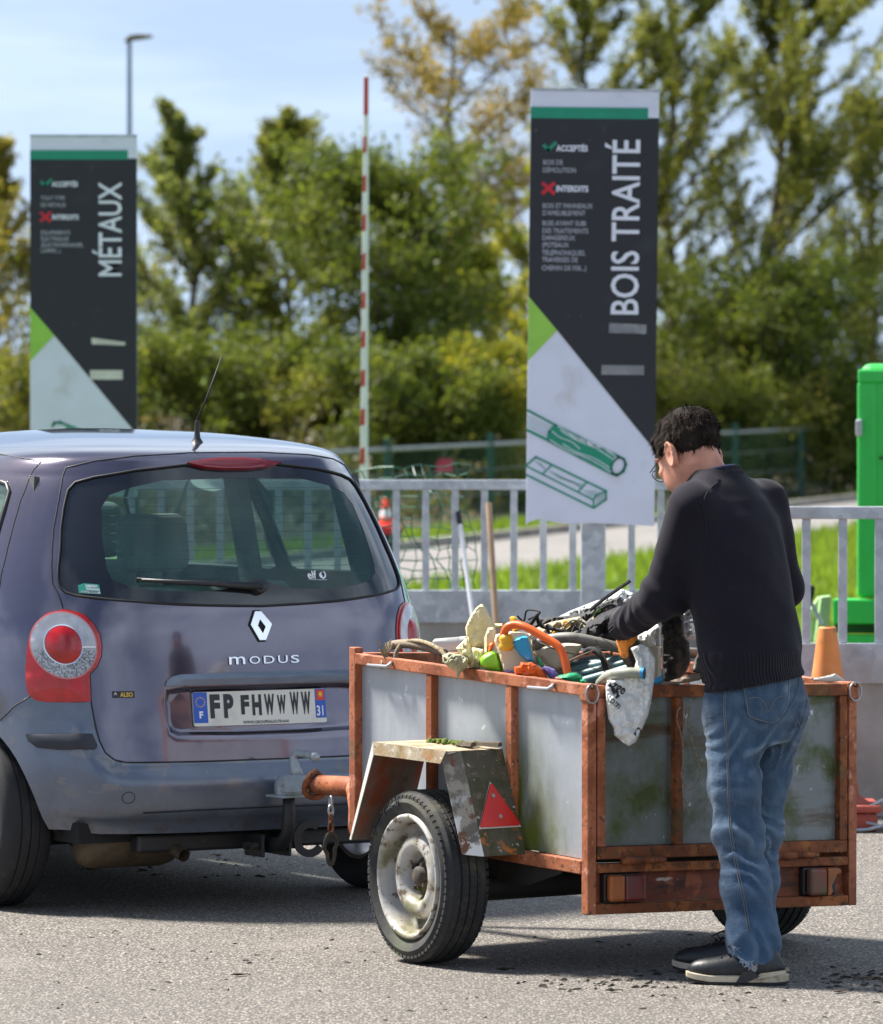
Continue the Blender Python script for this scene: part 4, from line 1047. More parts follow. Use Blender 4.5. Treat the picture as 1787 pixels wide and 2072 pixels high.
# circle of the wheel arches, window outlines on the flank as (y, z)
def flank(pts, side): 
    P = np.array(pts, float); p = p_of_z(P[:, 1]); return np.stack([a_side(P[:, 0], p, side), p], -1)
arch_r = [(.62 + .347 * math.cos(t), .30 + .347 * math.sin(t)) for t in np.linspace(-.5, math.pi + .5, 40)]
arch_f = [(3.10 + .347 * math.cos(t), .30 + .347 * math.sin(t)) for t in np.linspace(-.5, math.pi + .5, 40)]
QW = [(.705, 1.421), (.655, 1.412), (.622, 1.385), (.605, 1.321), (.59, 1.237), (.60, 1.12), (.66, 1.085), (1.30, 1.075), (1.36, 1.09), (1.40, 1.25), (1.42, 1.425)]
FW = [(1.50, 1.43), (1.47, 1.25), (1.45, 1.09), (1.50, 1.075), (2.35, 1.075), (2.42, 1.10), (2.15, 1.32), (1.96, 1.43)]
WS = [(-2.30, 10.6), (-2.42, 15.5), (2.42, 15.5), (2.30, 10.6)]          # windscreen in (a, p), joined across the nose
outl = {'glass': ap(both(GL)), 'gate': ap(both(GATE_TOP + GATE_LOW)), 'light_l': ap(LT), 'light_r': ap([(-x, z) for x, z in LT])}
rec_in = [(x * .955, .66 + (z - .66) * .84) for x, z in both(RC)]
outl['recess'] = ap(both(RC))
for k_, d_ in enumerate((.0045, .009, .0135, .0185)): outl['recess_%d' % k_] = ap([(x * (1 - d_ / .37), .6655 + (z - .6655) * (1 - d_ / .0825)) for x, z in both(RC)])
for s_, k_ in ((-1, 'l'), (1, 'r')):
    outl['qw_' + k_] = flank(QW, s_); outl['fw_' + k_] = flank(FW, s_); outl['ar_' + k_] = flank(arch_r, s_); outl['af_' + k_] = flank(arch_f, s_)
    outl['ws_' + k_] = np.array([(s_ * 2.28, 10.6), (s_ * 2.40, 15.6), (s_ * 3.0, 15.6), (s_ * 3.0, 10.6)])
bump_line = {}
for s_ in (-1, 1):
    bump_line[s_] = np.concatenate([ap([(s_ * .744, .718)]), flank([(.36, .682), (.42, .634)], s_)])
Pts = []; Eds = []
def add_line(P, closed):
    n0 = len(Pts); n = len(P); Pts.extend(P.tolist()); Eds.extend([(n0 + i, n0 + (i + 1) % n) for i in range(n if closed else n - 1)])
for k_, P in outl.items():
    Q = P.copy(); 
    add_line(Q, True)
for s_ in (-1, 1): add_line(bump_line[s_], False)
ag = np.concatenate([np.linspace(-3, -2, 26), np.linspace(-2, -1, 30)[1:], np.linspace(-1, 1, 97)[1:], np.linspace(1, 2, 30)[1:], np.linspace(2, 3, 26)[1:]])
pg = np.concatenate([np.linspace(0, 2, 6), np.linspace(2, 16, 52)[1:], np.linspace(16, NP_, 19)[1:]])
allo = np.array(Pts)
gr = np.array([(a, p) for a in ag for p in pg])
# keep grid points off the outlines so that no sliver triangles form
sc_ = np.array([1.0, .055])
keep = np.ones(len(gr), bool)
for i in range(0, len(gr), 2000):
    d = np.sqrt((((gr[i:i + 2000, None] - allo[None]) * sc_) ** 2).sum(-1)).min(1); keep[i:i + 2000] = d > .006
gr = gr[keep]
PS_ = .055           # rows count as about as long as they are in metres, so that triangles stay compact
Vc, Ec, Fc, *_r = delaunay_2d_cdt([Vector((p[0], p[1] * PS_)) for p in Pts] + [Vector((p[0], p[1] * PS_)) for p in gr.tolist()], Eds, [], 0, 1e-6)
Vc = np.array([(v.x, v.y / PS_) for v in Vc]); Fc = np.array([f for f in Fc if len(f) == 3])
cen = Vc[Fc].mean(1)
cat_ = np.array(['body'] * len(Fc), dtype=object)
P3 = car_S(cen[:, 0], cen[:, 1])
low = np.zeros(len(Fc), bool)
gate_in = inside(cen, outl['gate'])
# bumper: under the tailgate, the lamps and the slanting joint at the corner
for s_ in (-1, 1):
    bl = np.vstack([[(0, p_of_z(.503))], [(s_ * abs(ap([(.744, .718)])[0, 0]), p_of_z(.718))]])
def bump_top_z(x, y):
    ax_ = np.abs(x)
    zt_ = np.interp(ax_, [0, .50, .545, .567, .581, .588, .597, .744], [.9, .9, .9, .9, .9, .9, .9, .718])
    zt_ = np.where(ax_ > .744, np.interp(y, [.30, .36, .42, .5], [.718, .682, .634, .5]), .72)
    return zt_
isb = (~gate_in) & (P3[:, 2] < bump_top_z(P3[:, 0], P3[:, 1])) & (np.abs(cen[:, 0]) < 1.0) & (P3[:, 1] < .50)
cat_[isb] = 'bumper'; cat_[gate_in] = 'tailgate'
for k_ in ('light_l', 'light_r'): cat_[inside(cen, outl[k_])] = k_
cat_[inside(cen, outl['glass'])] = 'glass'
for k_ in ('qw_l', 'qw_r', 'fw_l', 'fw_r', 'ws_l', 'ws_r'): cat_[inside(cen, outl[k_])] = k_
for k_ in ('ar_l', 'ar_r', 'af_l', 'af_r'): cat_[inside(cen, outl[k_])] = 'cut'
cat_[(np.abs(cen[:, 0]) < 1.02) & (P3[:, 2] < .276)] = 'cut'
V3 = car_S(Vc[:, 0], Vc[:, 1]); N3 = car_N(Vc[:, 0], Vc[:, 1])
# outward check
flip = np.sign((N3 * (V3 - np.array([0, 1.9, .8]))).sum(1)); N3 *= flip[:, None]
# pressed plate recess and bumper step
XZ = V3[:, [0, 2]]; rear = np.abs(Vc[:, 0]) < 1.0
rcp = np.array(both(RC)); inr = inside(XZ, rcp) & rear
dep = np.where(inr, smoothstep(0, .018, edge_dist(XZ, rcp)) * .020, 0)
gl_ = GATE_LOW[9:]; low_line = [(-x, z) for x, z in reversed(gl_) if abs(x) > 0] 
low_line = [(-x, z) for x, z in gl_[:-1]] ; low_line = [(x, z) for x, z in gl_] + list(reversed([(-x, z) for x, z in gl_[:-1]]))
dl = edge_dist(XZ, np.array(low_line), False)
def step_out(XZ_, y_):
    ax_ = np.abs(XZ_[:, 0]); d_ = edge_dist(XZ_, np.array(low_line), False)
    under = XZ_[:, 1] < .62
    return np.where(under, .042 * smoothstep(.0, .062, d_) * (1 - smoothstep(.56, .70, ax_)), 0)
isbv = np.zeros(len(Vc), bool); isbv[Fc[cat_ == 'bumper'].ravel()] = True; isgv = np.zeros(len(Vc), bool); isgv[Fc[cat_ == 'tailgate'].ravel()] = True
outw = np.where(isbv & ~isgv, step_out(XZ, V3[:, 1]), 0)
# lower valance folds under
fold = np.where(isbv, .03 * smoothstep(.345, .30, V3[:, 2]) * (1 - smoothstep(.6, .75, np.abs(V3[:, 0]))), 0)
V3d = V3 + N3 * (outw - dep - fold)[:, None]
def piece(name, sel, mat, parent, off=0., calc=False):
    F = Fc[sel]
    if not len(F): return None
    ids, inv = np.unique(F, return_inverse=True); F2 = inv.reshape(F.shape); P = V3d[ids] + N3[ids] * off
    a = P[F2[:, 0]]; nn = np.cross(P[F2[:, 1]] - a, P[F2[:, 2]] - a); bad = (nn * N3[ids][F2[:, 0]]).sum(1) < 0
    F2[bad] = F2[bad][:, ::-1]
    o = np_mesh(name, P, F2, mat, parent, smooth=True)
    nn_ = N3[ids].copy()
    if calc:                                   # only the pressed recess and the bumper step keep the normals of the mesh
        vn = np.zeros((len(ids), 3)); fn_ = np.cross(P[F2[:, 1]] - P[F2[:, 0]], P[F2[:, 2]] - P[F2[:, 0]])
        for i in range(3): np.add.at(vn, F2[:, i], fn_)
        vn /= np.maximum(np.linalg.norm(vn, axis=1, keepdims=True), 1e-9)
        d1 = edge_dist(XZ[ids], rcp); near = (inr[ids] | (d1 < .0015)) & rear[ids]; near |= (outw[ids] > 1e-5) | (fold[ids] > 1e-5)
        nn_[near] = vn[near]
    o.data.normals_split_custom_set_from_vertices([tuple(n) for n in nn_])
    return o
body = piece('body', cat_ == 'body', 'paint', car)
gate = piece('tailgate', cat_ == 'tailgate', 'paint', car, calc=True)
bmp = piece('bumper', cat_ == 'bumper', 'bumper_paint', car, calc=True)
inner = ap([(x, z) for x, z in both(CL)])
# rear window is made as its own fine patch: clear pane and black border
def to_car(XZ_, off=0., step=False):
    XZ_ = np.asarray(XZ_, float); p = p_of_z(XZ_[:, 1]); a = a_rear(XZ_[:, 0], p); P = car_S(a, p); N = car_N(a, p)
    N *= np.where(N[:, 1] > 0, -1, 1)[:, None]
    o_ = off
    if step == 'bumper': o_ = off + step_out(XZ_, P[:, 1])
    if step == 'recess': o_ = off - smoothstep(0, .018, edge_dist(XZ_, rcp)) * .020
    return P + N * (o_[:, None] if hasattr(o_, '__len__') else o_), N
def patch(name, poly, off, mat, parent, holes=(), res=.02, skirt=.004, dome=0., step=False):
    poly = dense(poly, res); lines = [poly] + [dense(h, res) for h in holes]
    Pq = []; Eq = []
    for L in lines:
        n0 = len(Pq); n = len(L); Pq += L.tolist(); Eq += [(n0 + i, n0 + (i + 1) % n) for i in range(n)]
    x0, z0 = poly.min(0); x1, z1 = poly.max(0)
    g_ = np.array([(x, z) for x in np.arange(x0, x1, res) for z in np.arange(z0, z1, res)]).reshape(-1, 2)
    if len(g_):
        ok = inside(g_, poly) & (edge_dist(g_, poly) > res * .4)
        for h in lines[1:]: ok &= ~inside(g_, h) & (edge_dist(g_, h) > res * .4)
        Pq += g_[ok].tolist()
    v, e, f, *_ = delaunay_2d_cdt([Vector(q) for q in Pq], Eq, [], 0, 1e-6)
    v = np.array([(q.x, q.y) for q in v]); f = np.array([q for q in f if len(q) == 3]); c_ = v[f].mean(1)
    ok = inside(c_, poly)
    for h in lines[1:]: ok &= ~inside(c_, h)
    f = f[ok]
    o_ = off
    if dome:
        o_ = off + dome * np.clip(1 - (1 - edge_dist(v, poly) / edge_dist(v, poly).max()) ** 2, 0, 1)
    P, N = to_car(v, 0, step); P = P + N * (o_[:, None] if hasattr(o_, '__len__') else o_)
    nrm = np.cross(P[f[:, 1]] - P[f[:, 0]], P[f[:, 2]] - P[f[:, 0]]); bad = (nrm * N[f[:, 0]]).sum(1) < 0; f[bad] = f[bad][:, ::-1]
    V = P.tolist(); F = [tuple(q) for q in f]
    if skirt:
        B, Nb = to_car(poly, 0, step); T = B + Nb * off; B = T - Nb * skirt; n0 = len(V); n = len(poly); V += T.tolist() + B.tolist()
        F += [(n0 + i, n0 + (i + 1) % n, n0 + n + (i + 1) % n, n0 + n + i) for i in range(n)]
    o = mesh_obj(name, V, F, mat, parent, smooth=True)
    o.data.set_sharp_from_angle(angle=R(40))
    return o
def seam(name, pts, r, parent, closed=False, off=-.0005, mat='seam', step=False):
    P, N = to_car(dense(pts, .03, closed), off, step); return MB().tube(P, r, 6, closed=closed).build(name, mat, parent, smooth='all')
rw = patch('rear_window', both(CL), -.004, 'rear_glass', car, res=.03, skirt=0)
patch('black_border', both(GL), -.003, 'frit', rw, holes=[both(CL)], res=.03)
seam('window_seal', both(GL), .0045, rw, True, 0.)
for z_ in np.linspace(1.11, 1.40, 11): 
    xm = np.interp(z_, [1.1, 1.25, 1.34, 1.40], [.47, .475, .455, .36]); seam('heater_line', [(-xm, z_), (xm, z_)], .0009, rw, False, -.0055, 'plate_ink')
for k_ in ('qw_l', 'qw_r', 'fw_l', 'fw_r'): 
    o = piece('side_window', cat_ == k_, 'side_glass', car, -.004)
    Q = car_S(outl[k_][:, 0], outl[k_][:, 1]); MB().tube(list(Q), .009, 6, closed=True).build('window_seal', 'black_plastic', o, smooth='all')
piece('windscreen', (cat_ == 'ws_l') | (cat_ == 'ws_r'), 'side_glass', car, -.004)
# shut lines
seam('shut_line', both(GATE_TOP + GATE_LOW), .0030, car, True, -.0005)
for s_ in (-1, 1):
    seam('shut_line', [(s_ * .744, .718), (s_ * .777, .682), (s_ * .801, .634)], .0026, car)
    D = np.array([(-.575, 1.487), (-.600, 1.46), (-.622, 1.425), (-.658, 1.358), (-.69, 1.285), (-.722, 1.204), (-.754, 1.114), (-.785, 1.0), (-.815, .85), (-.82, .72)]); D[:, 0] *= -s_
    seam('door_gap', D.tolist(), .0028, body)
    yr_ = [.575, .66, .8, 1.0, 1.3, 1.6]; zr_ = [1.487, 1.497, 1.508, 1.515, 1.52, 1.52]
    p_ = p_of_z(np.array(zr_)); a_ = a_side(np.array(yr_), p_, s_); MB().tube(list(car_S(a_, p_)), .003, 6).build('roof_gutter', 'seam', body, smooth='all')
# roof panel joint above the tailgate
jz = [(-.575, 1.487), (-.529, 1.4745), (-.455, 1.4975), (-.33, 1.5135), (-.14, 1.523), (0, 1.5235), (.14, 1.523), (.33, 1.5135), (.455, 1.4975), (.529, 1.4745), (.575, 1.487)]

# ---- lamps
for s_, nm in ((1, 'left'), (-1, 'right')):
    fl = lambda L: [(x * s_, z) for x, z in L]
    lamp = patch('tail_light', fl(LT), .003, 'lens_red', car, res=.02, dome=.006)
    patch('lamp_gasket', fl([(x + (x + .655) * .028, z + (z - .85) * .03) for x, z in LT]), -.0005, 'seam', lamp, holes=[fl(LT)], skirt=0)
    ell = lambda rx_, rz_, cx_=-.652, cz_=.886: fl([(cx_ + rx_ * math.cos(t), cz_ + rz_ * math.sin(t)) for t in np.linspace(0, 2 * math.pi, 40)[:-1]])
    ring_in, ring_out, ed = ell(.0455, .062, -.656, .888), ell(.080, .106), ell(.0835, .111)
    patch('clear_ring', ring_out, .0102, 'lens_clear', lamp, holes=[ring_in], res=.012, skirt=.003)
    patch('ring_edge', ed, .0098, 'lens_pink', lamp, holes=[ring_out], res=.012, skirt=.004)
    patch('red_dome', ring_in, .0105, 'lens_red_dome', lamp, res=.012, dome=.014, skirt=.004)
    patch('chrome_line', ell(.0485, .0655, -.656, .888), .0112, 'chrome', lamp, holes=[ell(.046, .0625, -.656, .888)], res=.012, skirt=.002)
    patch('light_bar', fl([(-.61, .884), (-.5735, .884), (-.5735, .878), (-.61, .878)]), .0125, 'ink_white', lamp, res=.012, skirt=.002)
    # bumper rub strip
    patch('rub_strip', fl([(-.755, .592), (-.68, .597), (-.598, .598), (-.586, .560), (-.59, .550), (-.68, .543), (-.733, .549), (-.751, .570)]), .010, 'rubber_strip', bmp, dome=.006, skirt=.016, step='bumper')
patch('third_brake_light', [(-.168, 1.4795), (-.12, 1.489), (-.05, 1.494), (.05, 1.494), (.12, 1.489), (.19, 1.4775), (.13, 1.465), (.06, 1.4595), (-.04, 1.4595), (-.11, 1.465)], .012, 'lens_dark_red', car, dome=.006, skirt=.018)
# tow eye cap, lower crease, exhaust notch
seam('tow_eye_cap', [(-.501 + .018 * math.cos(t), .397 + .018 * math.sin(t)) for t in np.linspace(0, 2 * math.pi, 22)[:-1]], .0013, bmp, True, .0, 'seam', 'bumper')
seam('lower_crease', [(-.455, .347), (-.3, .352), (0, .354), (.3, .352), (.5, .347)], .0025, bmp, False, .001, 'seam', 'bumper')
patch('exhaust_notch', [(-.538, .283), (-.532, .330), (-.52, .340), (-.475, .343), (-.466, .335), (-.478, .283)], .004, 'under', bmp, skirt=.006)
# ---- tailgate trim
patch('handle_strip', [(-.368, .752), (-.362, .770), (-.343, .783), (-.313, .789), (-.15, .792), (.15, .792), (.313, .789), (.343, .783), (.362, .770), (.368, .752)], .012, 'trim_grey', gate, dome=.008, skirt=.016)
lp_ = patch('licence_plate', [(-.272, .622), (-.272, .727), (-.268, .7305), (.222, .7305), (.226, .727), (.226, .622), (.222, .6185), (-.268, .6185)], .012, 'plate_white', gate, skirt=.010, step='recess', res=.03)
def onplate(poly, nm, mat, off): return patch(nm, poly, off, mat, lp_, skirt=.0, step='recess', res=.03)
onplate([(-.272, .629), (-.272, .7295), (-.222, .7295), (-.222, .629)], 'country_band', 'plate_blue', .0126)
onplate([(.184, .634), (.184, .7295), (.2255, .7295), (.2255, .634)], 'region_band', 'plate_blue', .0126)
onplate([(.189, .692), (.189, .7265), (.2215, .7265), (.2215, .692)], 'region_badge', 'plate_red', .0131)
def plate_map(p): 
    q, n = to_car(np.array([[p.x, p.z]]), .0130, 'recess'); return Vector(q[0])
def ptext(nm, s, x, z, size, mat, parent=None, bold=0., xs=1., off=.0130, step='recess', align='LEFT', spacing=1., warp=None):
    vs, fs = text_mesh(s, size, 0, bold, xs, align, spacing)
    Q = np.array([(x + v.x, z + v.y) for v in vs])
    P, N = to_car(Q, off, step); return mesh_obj(nm, P, fs, mat, parent or lp_)
for ch, x0, x1, z0, z1 in (('F', -.213, -.176, .643, .722), ('P', -.163, -.126, .643, .722), ('F', -.099, -.068, .653, .717), ('H', -.057, -.022, .649, .718), ('W', -.011, .027, .649, .718), ('W', .038, .071, .652, .714), ('W', .087, .121, .648, .722), ('W', .130, .166, .648, .722)):
    vs, fs = text_mesh(ch, 1., 0, .055, 1.); xs = [v.x for v in vs]; ys = [v.y for v in vs]
    Q = np.array([(x0 + (v.x - min(xs)) / (max(xs) - min(xs)) * (x1 - x0), z0 + (v.y - min(ys)) / (max(ys) - min(ys)) * (z1 - z0)) for v in vs])
    P, N = to_car(Q, .0130, 'recess'); mesh_obj('character', P, fs, 'plate_ink', lp_)
ptext('country_letter', 'F', -.2535, .645, .031, 'ink_white', bold=.0012)
ptext('department_number', '31', .187, .642, .046, 'ink_white', bold=.0008, xs=.72)
ptext('dealer_line', 'WWW.GROUPEALSO.FR', -.095, .6225, .014, 'plate_ink', bold=.0003, xs=.95)
ptext('dealer_line', 'ALSO', .052, .6235, .011, 'plate_ink', bold=.0003)
for k in range(12):
    t = k * math.pi / 6; ptext('star', '*', -.2475 + .0155 * math.cos(t) - .0025, .6975 + .0155 * math.sin(t) - .0085, .016, 'plate_yellow')
onplate([(.2053 + .010 * math.cos(t) * (1 if k % 2 else .6), .712 + .011 * math.sin(t) * (1 if k % 2 else .6)) for k, t in enumerate(np.linspace(0, 2 * math.pi, 17)[:-1])], 'cross_emblem', 'plate_yellow', .0136)
# diamond emblem
dO = [(0, .0335 * 1.42), (.0385, .012), (.0385, 0), (.013, -.0475), (-.007, -.0475), (-.0385, -.0), (-.0385, .006), (-.012, .0475)]
dmo = [(-.022, .0465), (.001, .0465), (.0372, .004), (.010, -.0475), (-.0135, -.0475), (-.0425, .004)]
def em(L, s_=1.): return [(-.010 + x * s_, .943 + z * s_) for x, z in L]
eb = patch('emblem', em(dmo, 1.12), .003, 'seam', gate, skirt=.004)
hole = [(-.0065, .021), (.0125, -.004), (.0005, -.026), (-.0165, .0)]
patch('chrome_diamond', em(dmo), .0105, 'chrome', eb, holes=[em(hole)], skirt=.009, res=.012)
# model lettering, wide and thin
def bar_text(s, x0, x1, z0, hh):
    vs, fs = text_mesh(s, 1., 0, .0, 1.); xs = [v.x for v in vs]; L = max(xs) - min(xs)
    Q = np.array([(x0 + (v.x - min(xs)) / L * (x1 - x0), z0 + v.y / .73 * hh) for v in vs]); return Q, fs
xc_ = -.1395
for ch, x0, x1 in (('m', -.1395, -.080), ('O', -.064, -.024), ('D', -.010, .030), ('U', .044, .080), ('S', .092, .1245)):
    vs, fs = text_mesh(ch, 1., 0, .005, 1.); xs = [v.x for v in vs]; ys = [v.y for v in vs]
    for off_, mat_, gx_ in ((.0025, 'seam', .0012), (.0050, 'chrome', 0)):  # black copy shifted right and down imitates the shadow of each letter
        Q = np.array([(x0 + (v.x - min(xs)) / (max(xs) - min(xs)) * (x1 - x0) + gx_, .818 + (v.y - min(ys)) / (max(ys) - min(ys)) * .0255 - gx_) for v in vs])
        P, N = to_car(Q, off_); mesh_obj('model_letter', P, fs, mat_, gate)
bd = patch('dealer_badge', [(-.536, .715), (-.536, .737), (-.468, .737), (-.468, .715)], .003, 'sticker_black', gate, res=.02)
ptext('badge_text', 'ALSO', -.512, .719, .0195, 'gold', bd, .0006, .82, .0036, False)
ptext('badge_mark', '^', -.531, .718, .022, 'ink_white', bd, .0, 1., .0036, False)
# stickers on the window
st_ = patch('sticker', [(-.600, 1.058), (-.598, 1.083), (-.582, 1.090), (-.540, 1.086), (-.541, 1.054)], .0005, 'sticker_teal', rw, skirt=0)
patch('sticker_lower', [(-.592, 1.0585), (-.592, 1.0655), (-.541, 1.0625), (-.541, 1.0555)], .001, 'sticker_pale', st_, skirt=0)
patch('sticker_middle', [(-.578, 1.0675), (-.578, 1.075), (-.541, 1.0725), (-.541, 1.065)], .001, 'sticker_pale', st_, skirt=0)
ptext('sticker_text', 'DEKRA', -.5785, 1.0765, .0115, 'ink_white', st_, .0004, .9, .0012, False)
ptext('sticker_number', '05 61 90 55 05', -.590, 1.0585, .0075, 'sticker_black', st_, .0002, .9, .0016, False)
es = ptext('oil_sticker', 'elf', .196, 1.096, .036, 'ink_white', rw, .0008, 1., -.001, False)
patch('flame_mark', [(.247, 1.098), (.243, 1.106), (.247, 1.113), (.256, 1.117), (.2535, 1.108), (.258, 1.103), (.2555, 1.098), (.262, 1.1), (.267, 1.106), (.266, 1.113), (.2595, 1.119), (.269, 1.1175), (.273, 1.108), (.269, 1.098), (.258, 1.093)], -.001, 'ink_white', rw, skirt=0)
seam('sticker_rule', [(.196, 1.092), (.272, 1.0905)], .0008, rw, False, -.001, 'ink_white')
# wiper
wp = MB(); A_, nA = to_car(np.array([[-.414, 1.092], [-.2, 1.079], [0.0, 1.066]]), .022)
wp.tube([A_[0], A_[1], A_[2]], [.006, .009, .013], 8)
wpo = wp.build('wiper_arm', 'black_plastic', car, smooth='all')
B_, _n = to_car(np.array([[-.425, 1.1015], [-.15, 1.082], [-.02, 1.072]]), .008); MB().tube(list(B_), .0045, 6).build('wiper_blade', 'seam', wpo, smooth='all')
patch('wiper_hub', [(.0 + .03 * math.cos(t) * 1.0, 1.070 + .021 * math.sin(t)) for t in np.linspace(0, 2 * math.pi, 18)[:-1]] , .020, 'black_plastic', wpo, dome=.012, skirt=.022)
# aerial
q_ = Vector((-.02, .50, 1.5475))
MB().lathe([(.026, -.004), (.019, .004), (.011, .018), (.0085, .05), (.0065, .075), (0, .078)], 16, Matrix.Translation(q_)).build('aerial_base', 'black_plastic', car, smooth=True)
MB().tube([q_ + Vector((0, 0, .075)), q_ + Vector((.035, -.01, .16)), q_ + Vector((.085, -.02, .295))], [.004, .003, .0022], 6).build('aerial', 'seam', car, smooth='all')
for o in car.children:
    if o.name.startswith('aerial_base'): pass

# ---- wheels
def tyre_mesh(Rr, wd, rim, seg=72, tread=.006):
    prof = [(rim, -wd * .40), (rim + .012, -wd * .46), (rim + (Rr - rim) * .5, -wd * .52), (Rr - .028, -wd * .50), (Rr - .010, -wd * .43), (Rr - .001, -wd * .36), (Rr, -wd * .20), (Rr - tread, -wd * .195), (Rr - tread, -wd * .165), (Rr, -wd * .16),
            (Rr + .001, -wd * .02), (Rr - tread, -wd * .018), (Rr - tread, wd * .018), (Rr + .001, wd * .02), (Rr, wd * .16), (Rr - tread, wd * .165), (Rr - tread, wd * .195), (Rr, wd * .20), (Rr - .001, wd * .36), (Rr - .010, wd * .43), (Rr - .028, wd * .50), (rim + (Rr - rim) * .5, wd * .52), (rim + .012, wd * .46), (rim, wd * .40)]
    return prof
mx_ = Matrix.Rotation(R(90), 4, 'Y')
def car_wheel(x, y, side):
    r = bpy.data.objects.new('wheel', None); link(r, car); r.location = (x, y, .30); r.rotation_euler = (0, 0, 0 if side < 0 else math.pi)
    MB().lathe(tyre_mesh(.30, .185, .20), 72, mx_).build('tyre', 'tyre', r, smooth=True)
    m = MB(); m.lathe([(.20, -.075), (.203, -.070), (.196, -.058), (.188, -.03), (.186, .07), (.2, .075)], 48, mx_); m.build('rim', 'alloy', r, smooth=True)
    m = MB()
    for k in range(7):
        t = 2 * math.pi * k / 7; c, s = math.cos(t), math.sin(t); e = Vector((0, -s, c))
        a = Vector((-.050, .045 * c, .045 * s)); b = Vector((-.060, .195 * c, .195 * s)); m.bar(a, b, .040, .018, (1, 0, 0))
    m.build('spokes', 'alloy', r, bevel=.006)
    MB().lathe([(0, -.066), (.03, -.066), (.045, -.058), (.05, -.04)], 24, mx_).build('hub_cap', 'alloy', r, smooth=True)
    MB().cyl((-.02, 0, 0), (.0, 0, 0), .125, 32).build('brake_disc', 'brake', r)
    return r
for x_, y_ in ((-.735, .62), (.735, .62), (-.735, 3.10), (.735, 3.10)): car_wheel(x_, y_, -1 if x_ < 0 else 1)
# ---- underbody, arches, exhaust, tow bar
MB().span((-.64, .16, .235), (.64, 3.6, .30)).build('floor_pan', 'under', car)
for x_ in (-1, 1):
    for yc in (.62, 3.10):
        zb_ = lambda t: max(.2, .30 + .345 * math.sin(t)); yb_ = lambda t: yc + .345 * math.cos(t)
        xo = lambda t: abs(float(car_S(a_side(np.array(yb_(t)), p_of_z(np.array(zb_(t))), 1), p_of_z(np.array(zb_(t))))[0])) - .012
        MB().add([(x_ * (xo(t) if j else .55), yc + .345 * math.cos(t), .30 + .345 * math.sin(t)) for t in np.linspace(-.25, math.pi + .25, 18) for j in (0, 1)], [(2 * i, 2 * i + 1, 2 * i + 3, 2 * i + 2) for i in range(17)]).build('wheel_housing', 'under', car)
MB().tube([(-.62, .56, .24), (.62, .56, .24)], .04, 10).build('rear_axle', 'under', car)
mf = MB(); mf.tube([(-.60, .25, .225), (-.585, .25, .225), (-.55, .25, .225), (-.30, .25, .225), (-.26, .25, .225), (-.245, .25, .225)], [.045, .07, .082, .082, .07, .045], 18); mfo = mf.build('muffler', 'muffler', car, smooth='all')
MB().tube([(-.33, .22, .21), (-.31, .10, .205), (-.305, .05, .19)], .022, 12, caps=False).build('tail_pipe', 'muffler', mfo, smooth='all')
MB().span((-.45, .10, .20), (.55, .16, .26)).build('tow_beam', 'tow_black', car, bevel=.01)
tb = MB().tube([(.0, .12, .215), (.0, .02, .215), (.0, -.06, .225), (.0, -.105, .265), (.0, -.112, .33), (.0, -.112, .40)], [.028, .026, .024, .023, .022, .019], 12).build('tow_neck', 'tow_black', car, smooth='all')
MB().lathe([(0, .385), (.016, .385), (.022, .40), (.025, .415), (.022, .432), (.012, .44), (0, .44)], 18, Matrix.Translation((0, -.112, 0))).build('tow_ball', 'brake', tb, smooth=True)
for x_ in (-.05, .05): MB().span((x_ - .006, -.03, .18), (x_ + .006, .10, .255)).build('bracket', 'tow_black', tb, bevel=.004)
for x_ in (-.07, .07):
    for y_ in (0, .05): MB().cyl((x_ - .012, y_, .215), (x_ + .012, y_, .215), .014, 6).build('bolt', 'brake', tb)
sk = [(.125 + .062 * math.cos(t), .235 + .062 * math.sin(t)) for t in np.linspace(.9, 2 * math.pi - .6, 24)] + [(.125 + .036 * math.cos(t), .235 + .036 * math.sin(t)) for t in np.linspace(2 * math.pi - .6, .9, 24)]
MB().prism(sk, (1, 0, 0), (0, 0, 1), (0, -.03, 0), .008, (0, 1, 0)).build('socket_plate', 'tow_black', tb)
# ---- interior
def pad(c, d, nm, mat, parent, rot=None, bev=.05):
    return MB().box(c, d, rot).build(nm, mat, parent, bevel=bev, seg=4)
sb_ = pad((0, .95, .72), (1.22, .14, .50), 'rear_seat', 'seat', car, rx(R(-14)), .05)
def headrest(x, y, z, parent, mat):
    h = MB().box((x, y, z), (.265, .11, .205), rx(R(-10))).build('headrest', mat, parent, bevel=.05, seg=5)
    for dx in (-.055, .055): MB().cyl((x + dx, y, z - .14), (x + dx, y, z - .08), .008, 8).build('stem', 'seam', h)
pad((.02, .93, .985), (.52, .13, .12), 'seat_shoulder', 'seat_light', sb_, rx(R(-14)), .045); pad((.44, 1.0, 1.0), (.30, .13, .10), 'seat_shoulder', 'seat_light', sb_, rx(R(-14)), .035)
headrest(.05, .97, 1.195, sb_, 'seat_light')
for x_ in (-.36, .36):
    f_ = pad((x_, 1.95, .80), (.50, .16, .62), 'front_seat', 'seat', car, rx(R(-16)), .06); headrest(x_, 2.08, 1.21, f_, 'seat')
pad((0, 2.72, .90), (1.25, .35, .26), 'dashboard', 'seat', car, None, .06)
pad((0, .52, .50), (1.16, .62, .04), 'boot_floor', 'seat', car, None, .01)
pad((0, .46, .90), (1.10, .5, .018), 'parcel_shelf', 'seat_light', car, None, .006)
pp_ = MB().box((-.06, .62, .985), (.23, .002, .10), rx(R(-30))).build('insurance_paper', 'paper', car); 
for s_ in (-1, 1): MB().bar((s_ * .70, 1.42, .95), (s_ * .63, 1.46, 1.44), .05, .09, (0, 1, 0)).build('door_pillar', 'seat', car)
